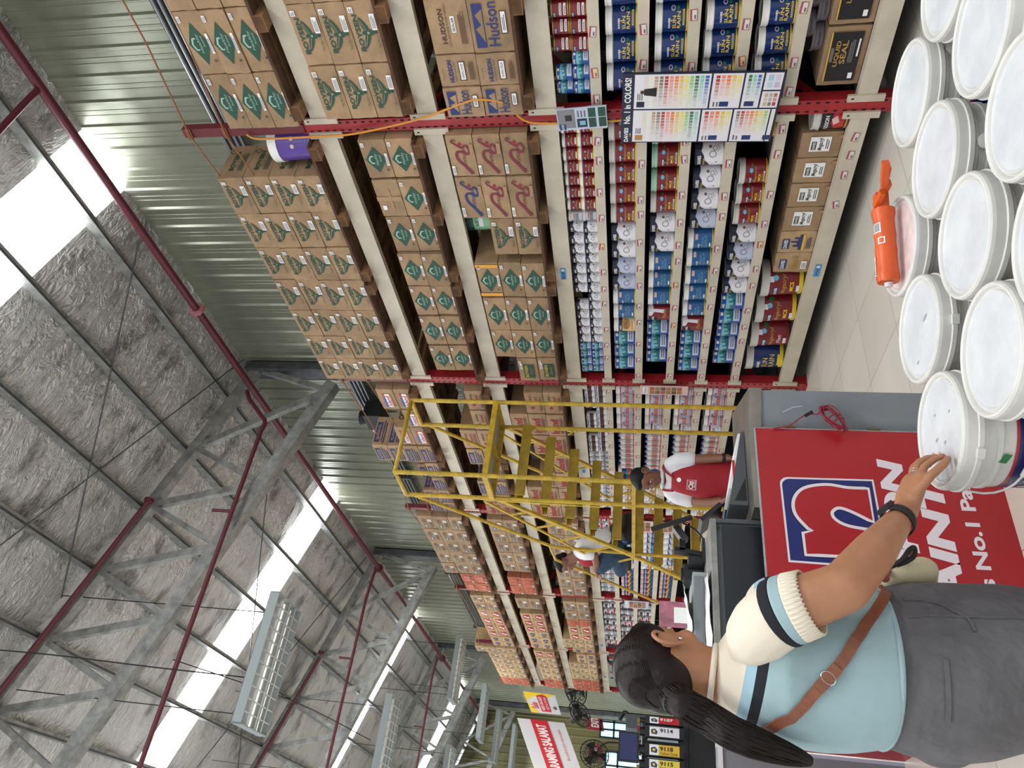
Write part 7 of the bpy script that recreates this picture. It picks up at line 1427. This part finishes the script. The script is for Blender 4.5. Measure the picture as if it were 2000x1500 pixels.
top_d = (b_ * 0.55 - a_ * 0.83).normalized() if 0 else (b_ * 0.8 + a_ * 0.6).normalized(); mb = MB(); mb.bar(c0 + top_d * 0.033, c0 + top_d * 0.043, 0.030, 0.034, 'black_plastic', ax); o = mb.build('case', wt); o.location = -c0
# crossbody bag
bag = tag(empty('crossbody_bag', (0.74, 1.78, 0.78)), 'small cream crossbody bag with brown leather strap and black keychain at the hip', 'bag'); BO = Vector((0.74, 1.78, 0.78))
STP = smooth_pts([(0.350, 1.83, 1.165), (0.352, 1.81, 1.150), (0.360, 1.80, 1.140), (0.372, 1.785, 1.133), (0.387, 1.753, 1.113), (0.408, 1.714, 1.078), (0.433, 1.679, 1.042), (0.451, 1.659, 1.022), (0.487, 1.633, 0.99), (0.565, 1.619, 0.939), (0.628, 1.649, 0.887), (0.67, 1.69, 0.862)], 5)
o, PS = ribbon(STP, BT1, 0.022, 0.004, 'leather', 'strap', bag, 0.004)
k0 = 36; mb = MB(); q, nrm = PS[k0]; dd = (PS[k0 + 1][0] - PS[k0 - 1][0]).normalized(); l = dd.cross(nrm).normalized(); mb.tube([q + nrm * 0.007 + (dd * math.cos(t) * 0.011 + l * math.sin(t) * 0.015) for t in [2 * PI * k / 14 for k in range(15)]], 0.0022, 'silver', 6, False); mb.bar(q + nrm * 0.006 - dd * 0.03, q + nrm * 0.006 + dd * 0.03, 0.024, 0.006, 'leather', nrm); o = mb.build('buckle', bag); o.location = -BO
f = Flesh(); f.cap((0.735, 1.76, 0.815), (0.76, 1.80, 0.74), 0.030, 0.034, 'canvas'); f.cap((0.75, 1.86, 0.815), (0.76, 1.84, 0.73), 0.030, 0.034, 'canvas'); f.cap((0.735, 1.76, 0.81), (0.75, 1.86, 0.81), 0.028, 0.028, 'canvas'); b_o = f.fuse('pouch', bag, 0.007, 3, 'canvas'); b_o.location = -BO
mb = MB(); mb.tube(smooth_pts([(0.70, 1.715, 0.855), (0.72, 1.73, 0.848), (0.735, 1.75, 0.835)], 4), 0.010, 'leather', 8); o = mb.build('strap_end', bag); o.location = -BO
mb = MB(); mb.tube(smooth_pts([(0.735, 1.742, 0.84), (0.75, 1.725, 0.81), (0.775, 1.72, 0.79), (0.785, 1.73, 0.775), (0.765, 1.735, 0.78), (0.74, 1.735, 0.82)], 5), 0.006, 'black_rubber', 8); o = mb.build('keychain', bag); o.location = -BO

# ------------------------------------------------------------------ worker in red apron
def tshirt(f, rings, fa, m): f.loft(rings, fa, m)
mr_ = tag(empty('person', (2.68, 4.93, 0)), 'person in white shirt and red apron looking down behind the counter', 'person'); MR = Vector(mr_.location)
FM = math.radians(-150); Fm = Vector((math.cos(FM), math.sin(FM), 0)); Lm = Vector((-math.sin(FM), math.cos(FM), 0))
HC2 = Vector((2.645, 4.88, 1.358)); HM2 = mt_frame((-0.92, -0.20, -0.48), (-0.3, -0.08, 1)); HS2 = 0.205
f = Flesh(); head(f, HC2, HM2, HS2, 'skin_dark'); f.chain([(2.66, 4.90, 1.32), (2.675, 4.92, 1.25), (2.69, 4.935, 1.20)], [0.052, 0.052, 0.06], 'skin_dark')
f.chain([(2.765, 4.84, 1.13), (2.775, 4.81, 1.02), (2.765, 4.76, 0.86), (2.755, 4.73, 0.80)], [0.038, 0.040, 0.033, 0.026], 'skin_dark'); hand(f, (2.755, 4.73, 0.80), (-0.2, -0.2, -1), (0.8, -0.5, 0), 1, 0.9, 'skin_dark')
f.chain([(2.60, 5.05, 1.13), (2.57, 5.05, 1.02), (2.52, 4.96, 0.90), (2.50, 4.89, 0.84)], [0.038, 0.040, 0.033, 0.026], 'skin_dark'); hand(f, (2.50, 4.89, 0.84), (-0.1, -0.5, -1), (-0.8, 0.5, 0), -1, 0.9, 'skin_dark')
f.fuse('body', mr_, 0.007, 3, 'skin_dark'); face_bits(HC2, HM2, HS2, mr_); ear(HC2, HM2, HS2, 1, 'skin_dark', mr_); ear(HC2, HM2, HS2, -1, 'skin_dark', mr_); short_hair(HC2, HM2, HS2, mr_)
f = Flesh(); f.loft([(2.69, 4.94, 1.235, 0.055, 0.06), (2.695, 4.945, 1.215, 0.075, 0.10), (2.70, 4.95, 1.17, 0.092, 0.135), (2.70, 4.95, 1.08, 0.102, 0.135), (2.70, 4.95, 0.95, 0.10, 0.13), (2.70, 4.95, 0.78, 0.105, 0.14)], FM, 'cloth_white')
f.chain([(2.755, 4.86, 1.175), (2.775, 4.83, 1.12), (2.778, 4.815, 1.05)], [0.060, 0.060, 0.056], 'cloth_white'); f.chain([(2.63, 5.04, 1.175), (2.60, 5.06, 1.12), (2.58, 5.06, 1.05)], [0.060, 0.060, 0.056], 'cloth_white'); f.fuse('shirt', mr_, 0.009, 4, 'cloth_white')
f = Flesh(); f.loft([(2.665, 4.915, 1.18, 0.080, 0.075), (2.665, 4.91, 1.12, 0.098, 0.095), (2.665, 4.912, 1.0, 0.112, 0.13), (2.675, 4.92, 0.86, 0.118, 0.145), (2.68, 4.92, 0.72, 0.125, 0.155), (2.69, 4.93, 0.52, 0.13, 0.16)], FM, 'cloth_red'); apr = f.fuse('apron', mr_, 0.009, 4, 'cloth_red')
BA = bvh(apr); mb = MB(); d = Deco(); d.boxring(0, 0, 0.042, 0.032, 0.003, 'paper', 0); d.text('Citi', -0.034, 0.03, -0.014, 0.022, 'paper', 1, bold=0.03); d.text('HARDWARE', -0.02, 0.034, -0.026, -0.018, 'paper', 1)
cl = Vector((2.575, 4.83, 1.045)); exm = -Lm; exm = Vector((0, 0, 1)).cross(Fm).normalized() ; 
def onapron(u, v, l): p = cl + exm * u + Vector((0, 0, v)); q, nrm = snap(BA, p, 0.003 + 0.0012 * l); return tuple(q)
mb.deco(d, onapron, step=0.02); o = mb.build('apron_emblem', mr_); o.location = -MR
mb = MB(); q, nrm = snap(BA, (2.60, 4.80, 1.14), 0.004); mb.lathe([(0.016, 0), (0.016, 0.003), (0, 0.003)], 'paper', 14); M4 = mt_frame(nrm, (0, 0, 1)); mb.v = [tuple(q + M4 @ Vector((a, c, b))) for a, b, c in mb.v]; o = mb.build('badge', mr_); o.location = -MR
for s_ in (-1, 1):
    mb = MB(); mb.tube(smooth_pts([snap(BA, Vector((2.665, 4.915, 1.18)) + Fm * 0.08 + Lm * 0.07 * s_, 0.003)[0], Vector((2.68, 4.93, 1.235)) + Lm * 0.085 * s_ + Fm * 0.02, Vector((2.70, 4.95, 1.23)) + Lm * 0.075 * s_ - Fm * 0.05], 5), 0.008, 'cloth_red', 6); o = mb.build('apron_strap', mr_); o.location = -MR
mb = MB(); mb.tube([Vector((2.675, 4.925, 1.245)) + Fm * 0.062 * math.cos(t) + Lm * 0.066 * math.sin(t) for t in [2 * PI * k / 24 for k in range(25)]], 0.013, 'cloth_white', 8, False); o = mb.build('collar', mr_); o.location = -MR
mb = MB(); mb.ball((2.76, 4.99, 1.30), (0.02, 0.03, 0.045), 'label_royal', 10, 8); mb.ball((2.79, 5.0, 1.325), (0.012, 0.012, 0.025), 'paper', 8, 6); o = mb.build('shoulder_cloth', mr_); o.location = -MR
f = Flesh()
for s_ in (-1, 1): h = Vector((2.70, 4.95, 0.78)) + Lm * 0.08 * s_; f.chain([h, h + Vector((0, 0, -0.38)), h + Vector((0, 0, -0.70))], [0.09, 0.065, 0.052], 'denim')
f.fuse('trousers', mr_, 0.012, 3, 'denim')
for s_ in (-1, 1): h = Vector((2.70, 4.95, 0.0)) + Lm * 0.08 * s_; f = Flesh(); f.cap(h + Vector((0, 0, 0.045)) - Fm * 0.02, h + Fm * 0.13 + Vector((0, 0, 0.035)), 0.04, 0.034, 'black_rubber'); f.fuse('shoe', mr_, 0.01, 2, 'black_rubber')
mb = MB(); mb.lathe([(0.032, -0.012), (0.033, 0), (0.032, 0.012)], 'black_rubber', 16, (0, 0, 0)); M5 = Matrix.Translation((2.758, 4.74, 0.825)) ; mb.v = [tuple(M5 @ Vector(v)) for v in mb.v]; tag(mb.build('wrist_watch'), 'dark watch on the wrist of the worker in the red apron', 'watch')

# ------------------------------------------------------------------ worker crouching on the ladder
sq_ = tag(empty('person', (2.95, 6.95, 1.46)), 'person in white shirt, red apron and jeans crouching on the ladder steps', 'person'); SQ = Vector(sq_.location)
HC3 = Vector((2.86, 7.07, 2.115)); HM3 = mt_frame((-0.78, 0.42, -0.55), (-0.45, 0.25, 1)); HS3 = 0.205
f = Flesh(); head(f, HC3, HM3, HS3, 'skin_dark'); f.chain([(2.88, 7.04, 2.07), (2.92, 6.99, 1.99), (2.95, 6.96, 1.95)], [0.052, 0.052, 0.06], 'skin_dark')
f.chain([(2.85, 6.82, 1.88), (2.84, 6.80, 1.82), (2.80, 6.90, 1.80), (2.76, 6.98, 1.81)], [0.036, 0.040, 0.034, 0.026], 'skin_dark'); hand(f, (2.76, 6.98, 1.81), (-0.3, 1, -0.1), (-0.5, 0, 1), 1, 0.9, 'skin_dark')
f.chain([(3.03, 7.12, 1.89), (3.0, 7.20, 1.86), (2.88, 7.16, 1.82), (2.80, 7.08, 1.80)], [0.038, 0.040, 0.034, 0.026], 'skin_dark'); hand(f, (2.80, 7.08, 1.80), (-1, -0.6, -0.2), (0, 0, 1), -1, 0.9, 'skin_dark')
f.fuse('body', sq_, 0.007, 3, 'skin_dark'); face_bits(HC3, HM3, HS3, sq_); ear(HC3, HM3, HS3, 1, 'skin_dark', sq_); ear(HC3, HM3, HS3, -1, 'skin_dark', sq_); short_hair(HC3, HM3, HS3, sq_)
f = Flesh(); f.chain([(2.94, 6.97, 1.965), (2.96, 6.95, 1.90), (3.0, 6.90, 1.78), (3.04, 6.88, 1.68)], [0.075, 0.125, 0.125, 0.13], 'cloth_white'); f.chain([(2.88, 6.86, 1.935), (2.85, 6.81, 1.89), (2.845, 6.80, 1.85)], [0.062, 0.060, 0.056], 'cloth_white'); f.chain([(3.04, 7.05, 1.93), (3.05, 7.12, 1.89), (3.02, 7.16, 1.87)], [0.062, 0.060, 0.056], 'cloth_white'); f.fuse('shirt', sq_, 0.009, 4, 'cloth_white')
f = Flesh(); f.chain([(2.90, 7.01, 1.90), (2.93, 6.98, 1.82), (2.96, 6.94, 1.73)], [0.095, 0.105, 0.11], 'cloth_red'); f.fuse('apron', sq_, 0.009, 4, 'cloth_red')
f = Flesh(); f.ball((3.04, 6.90, 1.64), (0.15, 0.15, 0.13), 'denim', 16, 12)
f.chain([(3.0, 6.86, 1.66), (2.80, 6.98, 1.76), (2.92, 6.90, 1.52)], [0.095, 0.070, 0.050], 'denim'); f.chain([(3.06, 7.0, 1.64), (2.90, 7.30, 1.58), (3.0, 7.12, 1.50)], [0.09, 0.066, 0.050], 'denim'); f.fuse('jeans', sq_, 0.009, 4, 'denim')
for a, b in (((2.94, 6.88, 1.497), (2.80, 6.97, 1.49)), ((3.0, 7.08, 1.50), (2.90, 7.22, 1.49))): f = Flesh(); f.cap(a, b, 0.038, 0.032, 'black_rubber'); s1 = f.fuse('shoe', sq_, 0.008, 2, 'black_rubber'); mb = MB(); mb.bar(Vector(a) + Vector((0, 0, -0.034)), Vector(b) + Vector((0, 0, -0.027)), 0.066, 0.012, 'lid_grey'); o = mb.build('sole', s1)
mb = MB(); f = Flesh(); f.cap((3.02, 6.72, 1.52), (3.10, 6.78, 1.60), 0.085, 0.09, 'black_plastic'); f.cap((2.98, 6.70, 1.51), (3.2, 6.72, 1.51), 0.06, 0.06, 'black_plastic'); b = f.fuse('backpack', None, 0.01, 4, 'black_plastic'); tag(b, 'black backpack with blue patch on the ladder step behind the crouching worker', 'bag')
mb = MB(); mb.ball((2.935, 6.665, 1.53), (0.012, 0.03, 0.03), 'label_royal', 10, 8); mb.build('patch', b)
